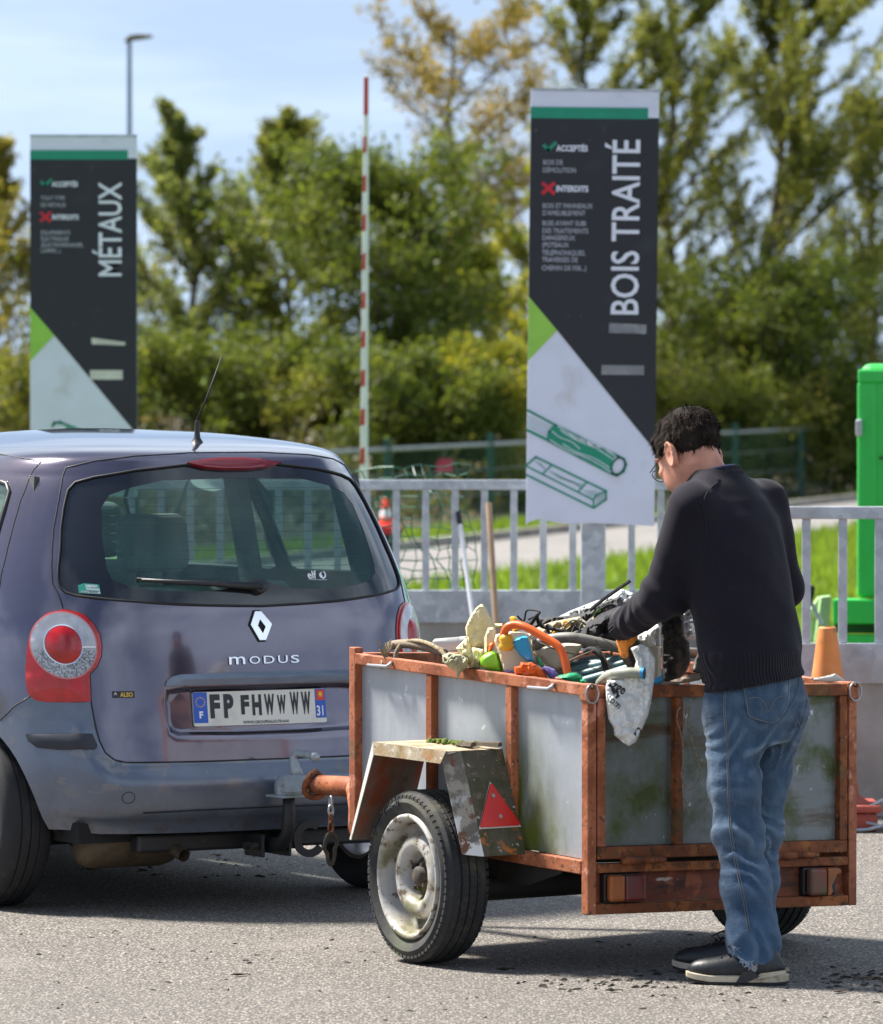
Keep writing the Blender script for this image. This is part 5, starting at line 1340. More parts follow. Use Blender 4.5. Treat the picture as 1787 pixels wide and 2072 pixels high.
for s_ in (-1, 1): MB().bar((s_ * .665, .50, 1.0), (s_ * .60, .60, 1.42), .04, .14, (0, 1, 0)).build('rear_pillar_trim', 'seat', car)
MB().tube([(-.36 + .18 * math.cos(t), 2.48 + .05 * math.sin(t), 1.0 + .17 * math.sin(t)) for t in np.linspace(0, 2 * math.pi, 25)[:-1]], .014, 6, closed=True).build('steering_wheel', 'seam', car, smooth='all')
MB().span((-.62, .92, .30), (.62, 2.9, .34)).build('cabin_floor', 'seat', car)
# ================================================================== box trailer
MT['frame_paint'] = layered('trailer_frame', (.40, .130, .055), [((.26, .070, .022), 6, .46, .56), ((.58, .24, .15), 11, .56, .64), ((.13, .045, .018), 46, .55, .66), ((.10, .075, .03), 7, .60, .72), ((.62, .42, .34), 60, .66, .70)], .62, bump=.45, bscale=70)
MT['rust'] = layered('rust', (.20, .058, .018), [((.36, .115, .03), 9, .50, .60), ((.07, .03, .014), 34, .52, .64), ((.09, .075, .025), 6, .56, .70), ((.45, .30, .22), 50, .67, .71)], .8, bump=.5, bscale=60)
MT['red_board'] = layered('rear_board', (.20, .046, .020), [((.065, .026, .014), 7, .48, .60, (1, 1, 3)), ((.36, .10, .04), 11, .55, .64), ((.06, .048, .018), 5, .54, .66), ((.55, .48, .40), 16, .67, .70, (.5, 1, 2))], .7, bump=.25)
ALG = (.105, .125, .018)
def zinc(name, base, layers): 
    return layered(name, base, [((base[0] * .78, base[1] * .78, base[2] * .78), 11, .5, .72, (1, 1, .3)), ((.62, .64, .66), 26, .66, .72)] + layers, .5, metal=.25, var=.12, bump=.12, bscale=35)
MT['zinc'] = zinc('zinc_sheet', (.40, .43, .46), [((.40, .30, .20), 5, .68, .74), ((.28, .29, .24), 2.2, .56, .8, (1, 1, .5))])
MT['zinc_mid'] = zinc('zinc_sheet_stained', (.39, .42, .45), [(ALG, 7, .36, .60, (1, 1, .25), [(1, .66, .42), (2, .74, .50)]), (ALG, 5, .45, .6, (1, 1, .4), [(1, .58, .40), (2, .66, .56)])])
MT['zinc_rear'] = zinc('zinc_sheet_mossy', (.42, .45, .48), [(ALG, 6, .34, .56, (1, 1, .35), [(1, .16, .33), (2, .82, .56)]), ((.14, .17, .02), 8, .38, .6, (1, 1, .5), [(2, .56, .40), (1, .02, .22)])])
MT['zinc_dark'] = zinc('zinc_sheet_dark', (.19, .21, .215), [((.095, .058, .032), 4, .52, .66, (.35, 1, 3.2)), ((.24, .26, .27), 9, .6, .75, (1, 1, .2)), ((.055, .075, .012), 6, .48, .66)])
MT['zinc_moss'] = zinc('zinc_sheet_green', (.19, .21, .20), [((.072, .092, .020), 5, .44, .64), ((.095, .06, .03), 4, .56, .68, (.35, 1, 3)), ((.2, .22, .22), 11, .62, .75, (1, 1, .25))])
MT['fender_top'] = layered('mudguard_top', (.43, .36, .25), [((.32, .21, .10), 12, .48, .64), ((.15, .14, .06), 20, .55, .68), ((.62, .58, .50), 36, .58, .66), ((.40, .15, .04), 26, .62, .68), ((.08, .06, .04), 60, .60, .68)], .8, bump=.5, bscale=45)
MT['fender_rear'] = layered('mudguard_rear', (.088, .078, .050), [((.050, .058, .022), 14, .46, .62), ((.48, .14, .02), 16, .52, .57, (1, 1, 1.5), [(2, .47, .36)]), ((.58, .55, .50), 34, .64, .67), ((.15, .12, .08), 24, .56, .68), ((.40, .16, .06), 40, .66, .69)], .7, bump=.35, bscale=50)
MT['fender_lip'] = layered('mudguard_lip', (.15, .13, .10), [((.70, .68, .64), 9, .44, .50, (1, 1, .7), [(2, .60, .44)]), ((.32, .28, .22), 16, .53, .6), ((.16, .06, .025), 22, .58, .63)], .65, bump=.4, bscale=50)
MT['fender_in'] = layered('mudguard_inside', (.17, .15, .12), [((.24, .055, .018), 6, .42, .58, (1, 1, .5)), ((.10, .09, .07), 14, .55, .7)], .75, bump=.25)
MT['fender_edge'] = layered('mudguard_edge', (.62, .60, .55), [((.35, .26, .16), 16, .58, .72)], .6)
MT['rim_white'] = layered('white_steel_rim', (.46, .45, .42), [((.29, .25, .18), 7, .44, .60), ((.10, .065, .04), 26, .55, .63), ((.13, .13, .06), 8, .54, .66)], .45, bump=.15, bscale=70)
MT['hub_dark'] = layered('hub_grime', (.045, .035, .026), [((.13, .08, .04), 25, .5, .7), ((.08, .10, .02), 18, .58, .7)], .75, bump=.4)
MT['tyre_old'] = layered('old_tyre', (.026, .026, .027), [((.085, .080, .055), 9, .50, .72), ((.07, .08, .045), 5, .55, .75), ((.06, .058, .054), 30, .58, .75)], .82, bump=.2, bscale=110)
MT['tri_red'] = plain('triangle_red', (.62, .012, .012), .25, var=.12, vscale=14, coat=.4)
MT['amber'] = layered('amber_lens', (.34, .085, .012), [((.20, .07, .02), 12, .5, .7)], .35, bump=.1, coat=.3)
MT['lamp_red_old'] = layered('old_red_lens', (.14, .016, .014), [((.06, .05, .03), 8, .45, .7), ((.20, .03, .02), 15, .6, .75)], .4, coat=.3)
MT['lamp_moss'] = layered('mossy_lens', (.11, .085, .045), [((.22, .045, .03), 4, .5, .62, (1, 1, 1)), ((.07, .085, .03), 9, .5, .7)], .5, bump=.2)
MT['zinc_cast'] = layered('cast_coupling', (.36, .40, .42), [((.20, .22, .22), 14, .5, .7), ((.14, .16, .07), 12, .60, .72), ((.08, .07, .06), 20, .66, .75)], .5, metal=.4, bump=.25)
MT['steel'] = plain('bare_steel', (.42, .42, .44), .35, metal=.7)
MT['moss'] = layered('moss', (.10, .14, .015), [((.20, .22, .03), 30, .45, .7)], .95, bump=.8, bscale=90)
MT['bark'] = layered('bark', (.075, .055, .035), [((.16, .12, .08), 22, .5, .7, (1, 1, .2))], .9, bump=.6, bscale=60)
MT['axle'] = layered('axle_black', (.03, .027, .024), [((.10, .05, .03), 9, .6, .75)], .65, bump=.2)
MT['dark_floor'] = layered('floor_board', (.07, .05, .035), [((.13, .09, .06), 9, .5, .7)], .85)

TR_YAW = R(36.95); TR_ORG = Vector((.433, 17.5, 0)); TW, TL = 1.05, 1.20
tr = thing('box_trailer', 'rusty orange framed box trailer with zinc panels behind the car', 'trailer', TR_ORG, TR_YAW)
def tilt(v): return Vector((v[0], v[1], v[2] + .042 * v[1] - .026 * v[0]))
def tb_(mb, name, mat, parent=tr, bevel=.003, smooth=False):
    mb.v = [tilt(v) for v in mb.v]; return mb.build(name, mat, parent, smooth, bevel)
ZT, ZB, PW = .864, .335, .032
# corner posts
for x_ in (0, TW - PW):
    tb_(MB().span((x_, 0, .183), (x_ + PW, PW, ZT)), 'corner_post', 'frame_paint')
    tb_(MB().span((x_, TL - PW, .30), (x_ + PW, TL, ZT + .018)), 'corner_post', 'frame_paint')
for x_ in (0, TW - PW):
    tb_(MB().span((x_ - .002, PW + .001, ZT - .034), (x_ + PW - .002, TL - PW - .001, ZT + .001)), 'top_rail', 'frame_paint')
    tb_(MB().span((x_ - .002, PW + .001, .300), (x_ + PW - .002, TL - PW - .001, ZB + .006)), 'bottom_rail', 'frame_paint')
    for y_ in (.372, .773): tb_(MB().span((x_ + .001, y_, ZB + .007), (x_ + PW - .001, y_ + .030, ZT - .035)), 'side_post', 'frame_paint')
    xs_ = x_ + (PW - .004 if x_ == 0 else .004)
    for a, b, m in ((PW, .372, 'zinc_rear'), (.402, .773, 'zinc_mid'), (.803, TL - PW, 'zinc')):
        tb_(MB().span((xs_ - .0015, a + .001, ZB + .008), (xs_ + .0015, b - .001, ZT - .036)), 'side_panel', m, bevel=0)
tb_(MB().span((PW + .001, TL - PW, ZT - .034), (TW - PW - .001, TL, ZT + .001)), 'top_rail', 'frame_paint')
tb_(MB().span((PW + .001, TL - PW, .300), (TW - PW - .001, TL, ZB)), 'bottom_rail', 'frame_paint')
tb_(MB().span((PW + .001, TL - .008, ZB + .001), (TW - PW - .001, TL - .005, ZT - .036)), 'front_panel', 'zinc', bevel=0)
for x_ in (.36, .70): tb_(MB().span((x_, TL - PW, ZB + .002), (x_ + .03, TL - .009, ZT - .036)), 'front_post', 'frame_paint')
tb_(MB().span((PW, .03, .343), (TW - PW, TL - PW, .352)), 'floor_board', 'dark_floor', bevel=0)
for y_ in (.25, .6, .95): tb_(MB().span((PW, y_, .305), (TW - PW, y_ + .03, .342)), 'floor_beam', 'axle')
# cap welded on the rear top corners
for x_ in (-.004, TW - PW - .004): tb_(MB().span((x_, -.004, ZT - .05), (x_ + PW + .008, PW + .004, ZT + .003)), 'corner_cap', 'frame_paint', bevel=.004)
# tailgate
tg = bpy.data.objects.new('tailgate', None); link(tg, tr)
g0, g1, gz0, gz1 = PW + .006, TW - PW - .006, .347, ZT - .002
tb_(MB().span((g0, .0, gz1 - .036), (g1, .030, gz1)), 'gate_rail', 'rust', tg); tb_(MB().span((g0, .0, gz0), (g1, .030, gz0 + .036)), 'gate_rail', 'rust', tg)
for x_ in (g0, .335, .685, g1 - .030): tb_(MB().span((x_, .001, gz0 + .037), (x_ + .030, .029, gz1 - .037)), 'gate_post', 'rust' if x_ > .3 else 'frame_paint', tg)  # rust on the gate frame, its darkness also imitating shaded rear faces
for a, b, m in ((g0 + .03, .335, 'zinc_moss'), (.365, .685, 'zinc_dark'), (.715, g1 - .03, 'zinc_dark')):
    tb_(MB().span((a + .001, .023, gz0 + .037), (b - .001, .026, gz1 - .037)), 'gate_panel', m, tg, bevel=0)
for x_ in (.20, .80):
    tb_(MB().tube([(x_ - .075, -.008, .343), (x_ - .002, -.008, .343)], .012, 10), 'hinge', 'rust', tg, 0, 'all'); tb_(MB().tube([(x_ + .002, -.008, .343), (x_ + .085, -.008, .343)], .010, 10), 'hinge', 'rust', tg, 0, 'all')
for x_ in (.012, TW - .012):
    tb_(MB().tube([(x_ - .006 + .026 * math.cos(t) * .9, -.012, ZT - .025 + .028 * math.sin(t)) for t in np.linspace(0, 2 * math.pi, 19)[:-1]], .003, 6, closed=True), 'latch_ring', 'steel', tg, 0, 'all')
    tb_(MB().cyl((x_, -.018, ZT - .006), (x_, .002, ZT - .006), .006, 8), 'latch_pin', 'rust', tg, 0)
# rear light board
tb_(MB().span((PW + .001, .002, .306), (TW - PW - .001, .034, .333)), 'rear_rail', 'rust'); tb_(MB().span((PW + .001, .001, .183), (TW - PW - .001, .034, .214)), 'rear_rail', 'rust')
tb_(MB().span((PW + .001, .028, .2145), (TW - PW - .001, .032, .3055)), 'light_board', 'red_board', bevel=0)
for x0, x1, flipx in ((.070, .205, False), (.845, .965, True)):
    lm = bpy.data.objects.new('tail_lamp', None); link(lm, tr); xm = x0 + (x1 - x0) * (.56 if flipx else .42)
    tb_(MB().span((x0 - .006, .004, .217), (x1 + .006, .027, .303)), 'lamp_base', 'black_plastic', lm, .006)
    if not flipx:
        tb_(MB().span((x0, -.022, .222), (xm - .001, .003, .300)), 'amber_lens', 'amber', lm, .008); tb_(MB().span((xm + .001, -.022, .222), (x1, .003, .300)), 'red_lens', 'lamp_red_old', lm, .008)
    else:
        tb_(MB().span((x0, -.026, .219), (xm, .003, .302)), 'red_lens', 'lamp_moss', lm, .010)
        tb_(MB().prism([(xm + .001, .219), (xm + .012, .219), (xm + .020, .232), (xm + .016, .248), (xm + .030, .270), (xm + .036, .282), (x1, .285), (x1, .296), (x1 - .008, .302), (xm + .001, .302)], (1, 0, 0), (0, 0, 1), (0, -.026, 0), .028, (0, 1, 0)), 'amber_lens', 'amber', lm, .003)
        tb_(MB().span((xm + .012, -.004, .222), (x1 - .004, .003, .296)), 'broken_socket', 'black_plastic', lm, .002)
# hooks along the top rail
for y_, s_ in ((1.02, 1), (.21, 1)):
    tb_(MB().tube([(-.006, y_ + .07, ZT - .030), (-.014, y_ + .06, ZT - .030), (-.015, y_ - .04, ZT - .026), (-.012, y_ - .055, ZT - .016), (-.004, y_ - .05, ZT - .012)], .006, 8), 'tarp_hook', 'steel', tr, 0, 'all')
# ---- axle and wheels (upright on the ground)
AY, WR = .62, .264
MB().tube([(-.06, AY, .222), (TW + .06, AY, .222)], .046, 14).build('axle_tube', 'axle', tr, smooth='all')
for x_ in (.10, TW - .10):
    MB().bar((x_, AY - .30, .30), (x_, AY + .30, .318), .045, .012).build('leaf_spring', 'axle', tr); MB().span((x_ - .03, AY - .04, WR + .036), (x_ + .03, AY + .04, .315)).build('spring_clamp', 'axle', tr)
MB().prism([(AY - .42, .335), (AY + .1, .335), (AY + .1, .29), (AY - .15, .245), (AY - .26, .245), (AY - .42, .29)], (0, 1, 0), (0, 0, 1), (.055, 0, 0), .006, (1, 0, 0)).build('chassis_gusset', 'axle', tr)
def herring(Rr, wd):
    m = MB(); n = 66
    for k in range(n):
        t = 2 * math.pi * k / n
        def P(x, dt, r): return Vector((x, r * math.cos(t + dt), r * math.sin(t + dt)))
        for (xa, ta, xb, tb2) in ((-wd * .49, 0., -wd * .22, .030), (-wd * .155, .025, -.004, -.02), (.004, -.02, wd * .155, .025), (wd * .22, .030, wd * .49, 0.)):
            h = 2 * math.pi / n * .36; r1 = Rr - .016 if abs(xa) > wd * .4 else Rr - .001; r2 = Rr - .016 if abs(xb) > wd * .4 else Rr - .001
            a, b, c, d = P(xa, ta - h, r1 + .003), P(xb, tb2 - h, r2 + .003), P(xb, tb2 + h, r2 + .003), P(xa, ta + h, r1 + .003)
            e, f, g_, i_ = P(xa, ta - h, r1 - .006), P(xb, tb2 - h, r2 - .006), P(xb, tb2 + h, r2 - .006), P(xa, ta + h, r1 - .006)
            m.add([a, b, c, d, e, f, g_, i_], [(0, 1, 2, 3), (0, 4, 5, 1), (1, 5, 6, 2), (2, 6, 7, 3), (3, 7, 4, 0)])
    return m
def trailer_wheel(x, side):
    r = bpy.data.objects.new('wheel', None); link(r, tr); r.location = (x, AY, WR); r.rotation_euler = (0, 0, R(-8) + (0 if side < 0 else math.pi))
    ty = MB().lathe(tyre_mesh(WR - .0035, .150, .190, tread=.005), 72, mx_).build('tyre', 'tyre_old', r, smooth=True)
    tag(herring(WR - .0035, .150).build('tread_blocks', 'tyre_old', ty, fix=True), kind='stuff')
    mn = Matrix.Rotation(R(-90), 4, 'Y')
    MB().lathe([(.191, .062), (.189, .073), (.182, .075), (.175, .070), (.169, .054), (.166, .030), (.158, .010), (.135, -.010), (.122, -.014)], 56, mn).build('rim', 'rim_white', r, smooth='all')
    MB().lathe([(.132, -.010), (.131, .012), (.128, .032), (.119, .046), (.103, .052), (.088, .048), (.078, .038), (.071, .022), (.065, .006), (.058, .0), (0.0, -.002)], 56, mn).build('wheel_disc', 'rim_white', r, smooth='all')
    hb = MB().lathe([(.060, .002), (.058, .010), (.034, .016), (.029, .036), (.020, .042), (0, .043)], 24, mn).build('hub', 'hub_dark', r, smooth='all')
    for k in range(4):
        t = .6 + k * math.pi / 2; c, s = .044 * math.cos(t), .044 * math.sin(t)
        MB().tube([(-.004, c, s), (-.026, c, s), (-.027, c, s), (-.038, c, s)], [.012, .011, .007, .006], 6).build('wheel_bolt', 'hub_dark', hb)
    for k, ch in enumerate('DAYTON'):
        vs, fs = text_mesh(ch, .026, .0012, .0004, 1., 'CENTER'); t = R(78 - k * 11.5); rr_ = .218
        P = [Vector((-.0795 + v.z * -1, rr_ * math.cos(t) + 0, rr_ * math.sin(t))) + Vector((0, math.cos(t), math.sin(t))) * v.y + Vector((0, -math.sin(t), math.cos(t))) * (-v.x) * -1 for v in vs]
        mesh_obj('raised_letter', P, fs, 'tyre_old', ty)
    return r
trailer_wheel(-.128, -1); trailer_wheel(TW + .128, 1)
# ---- mudguards
def mudguard(side):
    r = bpy.data.objects.new('mudguard', None); link(r, tr)
    X = (lambda x: -x) if side < 0 else (lambda x: TW + x)
    wd = .212; prof = [(.905, .360), (.785, .664), (.415, .655), (.300, .345)]
    th = .003
    def plate(nm, a, b, mat, x0=.0, x1=wd, dz=0.):
        (ya, za), (yb, zb2) = a, b; d = Vector((0, yb - ya, zb2 - za)).normalized(); n = Vector((0, -d.z, d.y)); n = n if n.z > 0 or abs(n.z) < .1 else -n
        if n.z < 0: n = -n
        P = [Vector((X(x), y, z)) for x, y, z in ((x0, ya, za), (x1, ya, za), (x1, yb, zb2), (x0, yb, zb2))]
        m = MB(); m.add(P + [p - n * th for p in P], [(0, 1, 2, 3), (7, 6, 5, 4), (0, 4, 5, 1), (1, 5, 6, 2), (2, 6, 7, 3), (3, 7, 4, 0)]); m.build(nm, mat, r)
        return d, n
    plate('front_plate', prof[0], prof[1], 'fender_in'); plate('top_plate', prof[1], prof[2], 'fender_top'); plate('rear_plate', prof[2], prof[3], 'fender_rear', 0, wd - .055)
    # outer lip along the guard: bevelled strip
    def strip(nm, a, b, ax_, bx_, mat, drop):
        m = MB(); ia = [Vector((X(wd - .055 if 0 else wd), a[0], a[1])), Vector((X(wd), b[0], b[1]))]
        P = [Vector((X(wd + .001), a[0], a[1] + .001)), Vector((X(wd + .001), b[0], b[1] + .001)), Vector((X(wd + .004), bx_[0], bx_[1])), Vector((X(wd + .004), ax_[0], ax_[1]))]
        n = Vector((-1 if side < 0 else 1, 0, 0)); m.add(P + [p - n * .003 for p in P], [(0, 1, 2, 3), (7, 6, 5, 4), (0, 4, 5, 1), (1, 5, 6, 2), (2, 6, 7, 3), (3, 7, 4, 0)]); m.build(nm, mat, r)
    strip('top_lip', prof[1], prof[2], (.778, .626), (.440, .617), 'fender_top', .035)
    strip('front_lip', prof[0], prof[1], (.893, .360), (.778, .626), 'fender_edge', .01)
    # chamfer between the rear plate and the outer edge
    m = MB(); a0, a1 = Vector((X(wd - .055), .415, .6555)), Vector((X(wd), .440, .617 + .02)); b0_, b1_ = Vector((X(wd - .055), .300, .345)), Vector((X(wd), .335, .352))
    n = (a1 - a0).cross(b0_ - a0).normalized(); n = n if n.y < 0 else -n
    P = [a0, a1, b1_, b0_]; m.add(P + [p - n * .003 for p in P], [(0, 1, 2, 3), (7, 6, 5, 4), (0, 4, 5, 1), (1, 5, 6, 2), (2, 6, 7, 3), (3, 7, 4, 0)]); m.build('rear_chamfer', 'fender_lip', r)
    m = MB(); P = [Vector((X(wd), .785, .664)), Vector((X(wd), .415, .655)), Vector((X(wd - .055), .415, .6555))]
    # triangle reflector on the rear plate
    d = Vector((0, prof[2][0] - prof[3][0], prof[2][1] - prof[3][1])).normalized(); n = Vector((0, -d.z, d.y)); ex = Vector((1 if side < 0 else -1, 0, 0))
    n = n if n.y < 0 else -n
    o_ = Vector((X(.012) if side < 0 else X(.152), prof[3][0], prof[3][1])) + d * .085 + n * .003
    o_ = Vector((X(.152), prof[3][0], prof[3][1])) + d * .088 + n * .0025
    pol = [(.004, 0), (.146, 0), (.1495, .003), (.1485, .008), (.079, .1325), (.075, .134), (.071, .1325), (.0015, .008), (.0005, .003)]
    tri = MB().prism(pol, ex, d, o_, .007, n).build('reflector', 'tri_red', r, bevel=.0015)
    MB().prism([(-.004, -.004), (.154, -.004), (.075, .140)], ex, d, o_ - n * .0015, .004, n).build('backing', 'fender_edge', tri)
    for q in ((.070, .095), (.080, .030)):
        c = o_ + ex * q[0] + d * q[1] + n * .007; MB().cyl(c, c + n * .003, .0062, 12).build('screw', 'steel', tri)
    return r
mudguard(-1); mudguard(1)
# ---- drawbar and coupling
HX, HY, HZ = .488, 2.214, .432
J = Vector((.492, 1.80, .438))
for x_ in (.03, TW - .03):
    MB().tube([(x_, TL - .01, .365), (x_ + (.49 - x_) * .45, TL + .27, .400), J + Vector((0, .04, 0))], [.034, .034, .032], 12).build('drawbar_arm', 'frame_paint', tr, smooth='all')
MB().tube([(.5, TL, .40), (.497, 1.5, .425), J, (HX, 2.10, .434)], [.038, .038, .036, .030], 14).build('drawbar_tube', 'frame_paint', tr, smooth='all')
for q in ((.50, 1.63, .43), (.497, 1.83, .435)):
    MB().cyl(Vector(q) + Vector((-.045, 0, 0)), Vector(q) + Vector((-.028, 0, 0)), .013, 8).build('drawbar_bolt', 'rust', tr)
cp = bpy.data.objects.new('coupling', None); link(cp, tr); cp.location = (HX, HY, HZ)
MB().lathe([(.044, -.040), (.046, -.012), (.040, .010), (.026, .026), (0, .030)], 20).build('cup', 'zinc_cast', cp, smooth='all')
b_ = MB(); b_.add([(-.046, .02, -.034), (.046, .02, -.034), (.034, -.15, -.026), (-.034, -.15, -.026), (-.036, .0, .028), (.036, .0, .028), (.030, -.15, .030), (-.030, -.15, .030)], [(0, 3, 2, 1), (4, 5, 6, 7), (0, 1, 5, 4), (1, 2, 6, 5), (2, 3, 7, 6), (3, 0, 4, 7)]); b_.build('body', 'zinc_cast', cp, bevel=.008)
MB().box((0, .0, -.044), (.11, .10, .008)).build('foot_flange', 'zinc_cast', cp, bevel=.003)
hd_ = MB().tube([(0, -.06, .02), (-.004, -.045, .055), (-.004, -.035, .085), (.004, -.050, .100), (.012, -.095, .097), (.014, -.125, .092)], [.022, .018, .013, .013, .012, .013], 10).build('handle', 'zinc_cast', cp, smooth='all')
MB().lathe([(0, -.017), (.012, -.014), (.016, 0), (.012, .014), (0, .017)], 12, Matrix.Translation((.014, -.132, .091)) @ Matrix.Rotation(R(90), 4, 'X')).build('knob', 'zinc_cast', hd_, smooth='all')
for dx in (-.03, .03): MB().tube([(dx * 1.2, -.02, .0), (dx * 1.5, -.02, .0)], .013, 8).build('pin', 'zinc_cast', cp)
MB().tube([(HX + .040 * math.cos(t) - .004, 2.055 + .012 * math.sin(2 * t), HZ + .002 + .042 * math.sin(t)) for t in np.linspace(0, 2 * math.pi, 21)[:-1]], .010, 6, closed=True).build('clamp_chain', 'rust', tr, smooth='all')
for k in range(4):
    z_ = .385 - k * .028; el = [(HX - .03 + (.011 if k % 2 else .003) * math.cos(t), 1.93 + (.003 if k % 2 else .011) * math.cos(t), z_ + .019 * math.sin(t)) for t in np.linspace(0, 2 * math.pi, 13)[:-1]]
    MB().tube(el, .004, 6, closed=True).build('chain_link', 'rust' if k > 1 else 'steel', tr, smooth='all')
el = [(HX - .03 + .026 * math.cos(t) * (.6 + .4 * (math.sin(t) > 0)), 1.93, .232 + .052 * math.sin(t)) for t in np.linspace(0, 2 * math.pi, 25)[:-1]]
MB().tube(el, .0065, 8, closed=True).build('hook_ring', 'hub_dark', tr, smooth='all')
# trailer cable plug loops under the front of the mudguard
for dy in (0, .045): MB().tube([(.04 + .0, 1.02 + dy + .028 * math.cos(t), .275 - dy * .9 + .024 * math.sin(t)) for t in np.linspace(0, 2 * math.pi, 17)[:-1]], .007, 6, closed=True).build('cable_loop', 'rubber_strip', tr, smooth='all')
# ---- moss and splinters lying on the mudguard, cord on the tailgate
def trl(x, y, z): return TR_ORG + rotz(TR_YAW) @ Vector((x, y, z))
ms = thing('moss_clump', 'green moss clump lying on the trailer mudguard', 'moss', trl(-.045, .62, .661), TR_YAW)
rm = random.Random(5); mm = MB()
for k in range(46):
    q = Vector((rm.uniform(-.028, .028), rm.uniform(-.13, .09), rm.uniform(0, .006))); rr_ = rm.uniform(.006, .013)
    mm.lathe([(0, -rr_ * .4), (rr_, 0), (rr_ * .7, rr_ * .6), (0, rr_ * .9)], 6, Matrix.Translation(q))
mm.build('tuft', 'moss', ms, smooth='all')
for k, (y_, ln, a_) in enumerate(((.47, .17, .25), (.50, .12, -.15))):
    sp_ = thing('wood_splinter', ['long dark bark splinter lying on the trailer mudguard', 'short dark bark splinter lying on the trailer mudguard'][k], 'wood', trl(-.05 - .03 * k, y_, .663), TR_YAW + a_)
    MB().add([(-.012, -ln / 2, 0), (.010, -ln / 2, .002), (.014, ln * .1, .004), (.003, ln / 2, .002), (-.012, ln * .2, 0), (-.008, -ln / 2, .012), (.006, -ln / 2, .014), (.009, ln * .1, .012), (.002, ln * .45, .006), (-.008, ln * .2, .010)],
             [(4, 3, 2, 1, 0), (5, 6, 7, 8, 9), (0, 1, 6, 5), (1, 2, 7, 6), (2, 3, 8, 7), (3, 4, 9, 8), (4, 0, 5, 9)]).build('sliver', 'bark', sp_)
# ================================================================== the load in the trailer
MT['foam'] = layered('cream_foam', (.66, .58, .34), [((.50, .42, .22), 9, .48, .7), ((.74, .68, .46), 30, .55, .7)], .9, bump=.6, bscale=60, bdist=.006)
MT['foam_grey'] = layered('filter_wool', (.42, .40, .26), [((.22, .22, .14), 30, .45, .65), ((.55, .52, .38), 18, .6, .7)], .95, bump=.8, bscale=120)
MT['toy_beige'] = layered('toy_beige', (.60, .50, .34), [((.38, .29, .17), 12, .58, .72)], .45, bump=.05)
MT['toy_green'] = plain('toy_lime', (.25, .62, .03), .4, var=.1)
MT['toy_orange'] = plain('toy_orange', (.80, .13, .012), .4, var=.12)
MT['toy_yellow'] = plain('toy_yellow', (.80, .42, .015), .4)
MT['toy_blue'] = layered('toy_blue', (.02, .36, .66), [((.55, .72, .80), 5, .52, .62, (1, 1, .6))], .35)
MT['toy_purple'] = plain('toy_purple', (.26, .20, .56), .45)
MT['toy_turtle'] = plain('toy_green', (.02, .34, .14), .4)
MT['toy_pink'] = plain('toy_pink', (.42, .20, .17), .5)
MT['black_cloth'] = layered('black_cloth', (.012, .012, .014), [((.035, .033, .036), 12, .5, .75)], .8, bump=.5, bscale=40, bdist=.008)
MT['dark_sack'] = layered('dark_sack', (.028, .026, .024), [((.075, .065, .05), 9, .5, .7), ((.012, .012, .012), 6, .5, .7)], .75, bump=.6, bscale=30, bdist=.01)
MT['khaki'] = layered('khaki_cloth', (.36, .30, .21), [((.18, .14, .10), 14, .5, .7), ((.05, .045, .04), 9, .58, .66)], .9, bump=.6, bscale=30, bdist=.01)
MT['bag_white'] = layered('white_plastic_bag', (.78, .78, .75), [((.60, .59, .55), 8, .58, .75), ((.25, .21, .15), 40, .67, .72)], .36, bump=.5, bscale=30, bdist=.006, spec=.5)
MT['film'] = layered('plastic_film', (.55, .55, .52), [((.30, .29, .26), 10, .5, .7), ((.72, .72, .7), 14, .6, .7)], .25, bump=.9, bscale=16, bdist=.015)
MT['panel_white'] = layered('white_panel', (.64, .63, .58), [((.35, .32, .26), 9, .58, .72)], .5)
MT['cream_pot'] = layered('cream_plastic', (.55, .49, .36), [((.26, .21, .13), 14, .54, .7), ((.08, .06, .04), 40, .68, .72)], .5, bump=.1)
MT['pipe_grey'] = layered('grey_pipe', (.155, .155, .135), [((.24, .23, .20), 6, .5, .7), ((.08, .075, .06), 12, .55, .7)], .55, bump=.08)
MT['pipe_teal'] = layered('teal_pipe', (.075, .165, .17), [((.13, .24, .24), 7, .5, .7), ((.04, .07, .07), 10, .56, .72)], .4, bump=.05)
MT['pipe_green'] = layered('grey_green_pipe', (.24, .25, .19), [((.32, .33, .27), 7, .5, .7), ((.12, .13, .06), 12, .58, .72)], .5, bump=.05)
MT['pipe_blue'] = plain('pipe_blue', (.02, .27, .55), .4)
MT['burnt'] = layered('burnt_wood', (.016, .013, .011), [((.075, .055, .04), 12, .55, .68, (1, 1, .25)), ((.14, .06, .02), 7, .62, .7, (1, 1, .3)), ((.20, .15, .12), 30, .68, .74, (1, 1, .3))], .75, bump=.9, bscale=30, bdist=.01, stretch=(1, 1, .3))
MT['old_wood'] = layered('weathered_wood', (.26, .20, .145), [((.14, .10, .07), 20, .5, .7, (.15, 1, 1))], .85, bump=.4, bscale=40)
MT['rope'] = layered('rope', (.36, .29, .18), [((.20, .15, .09), 90, .45, .6)], .9, bump=.6, bscale=200)
MT['leafgreen'] = plain('leaf_green', (.06, .15, .02), .6)
MT['paper_box'] = layered('printed_carton', (.55, .50, .40), [((.36, .30, .21), 9, .55, .7)], .8)

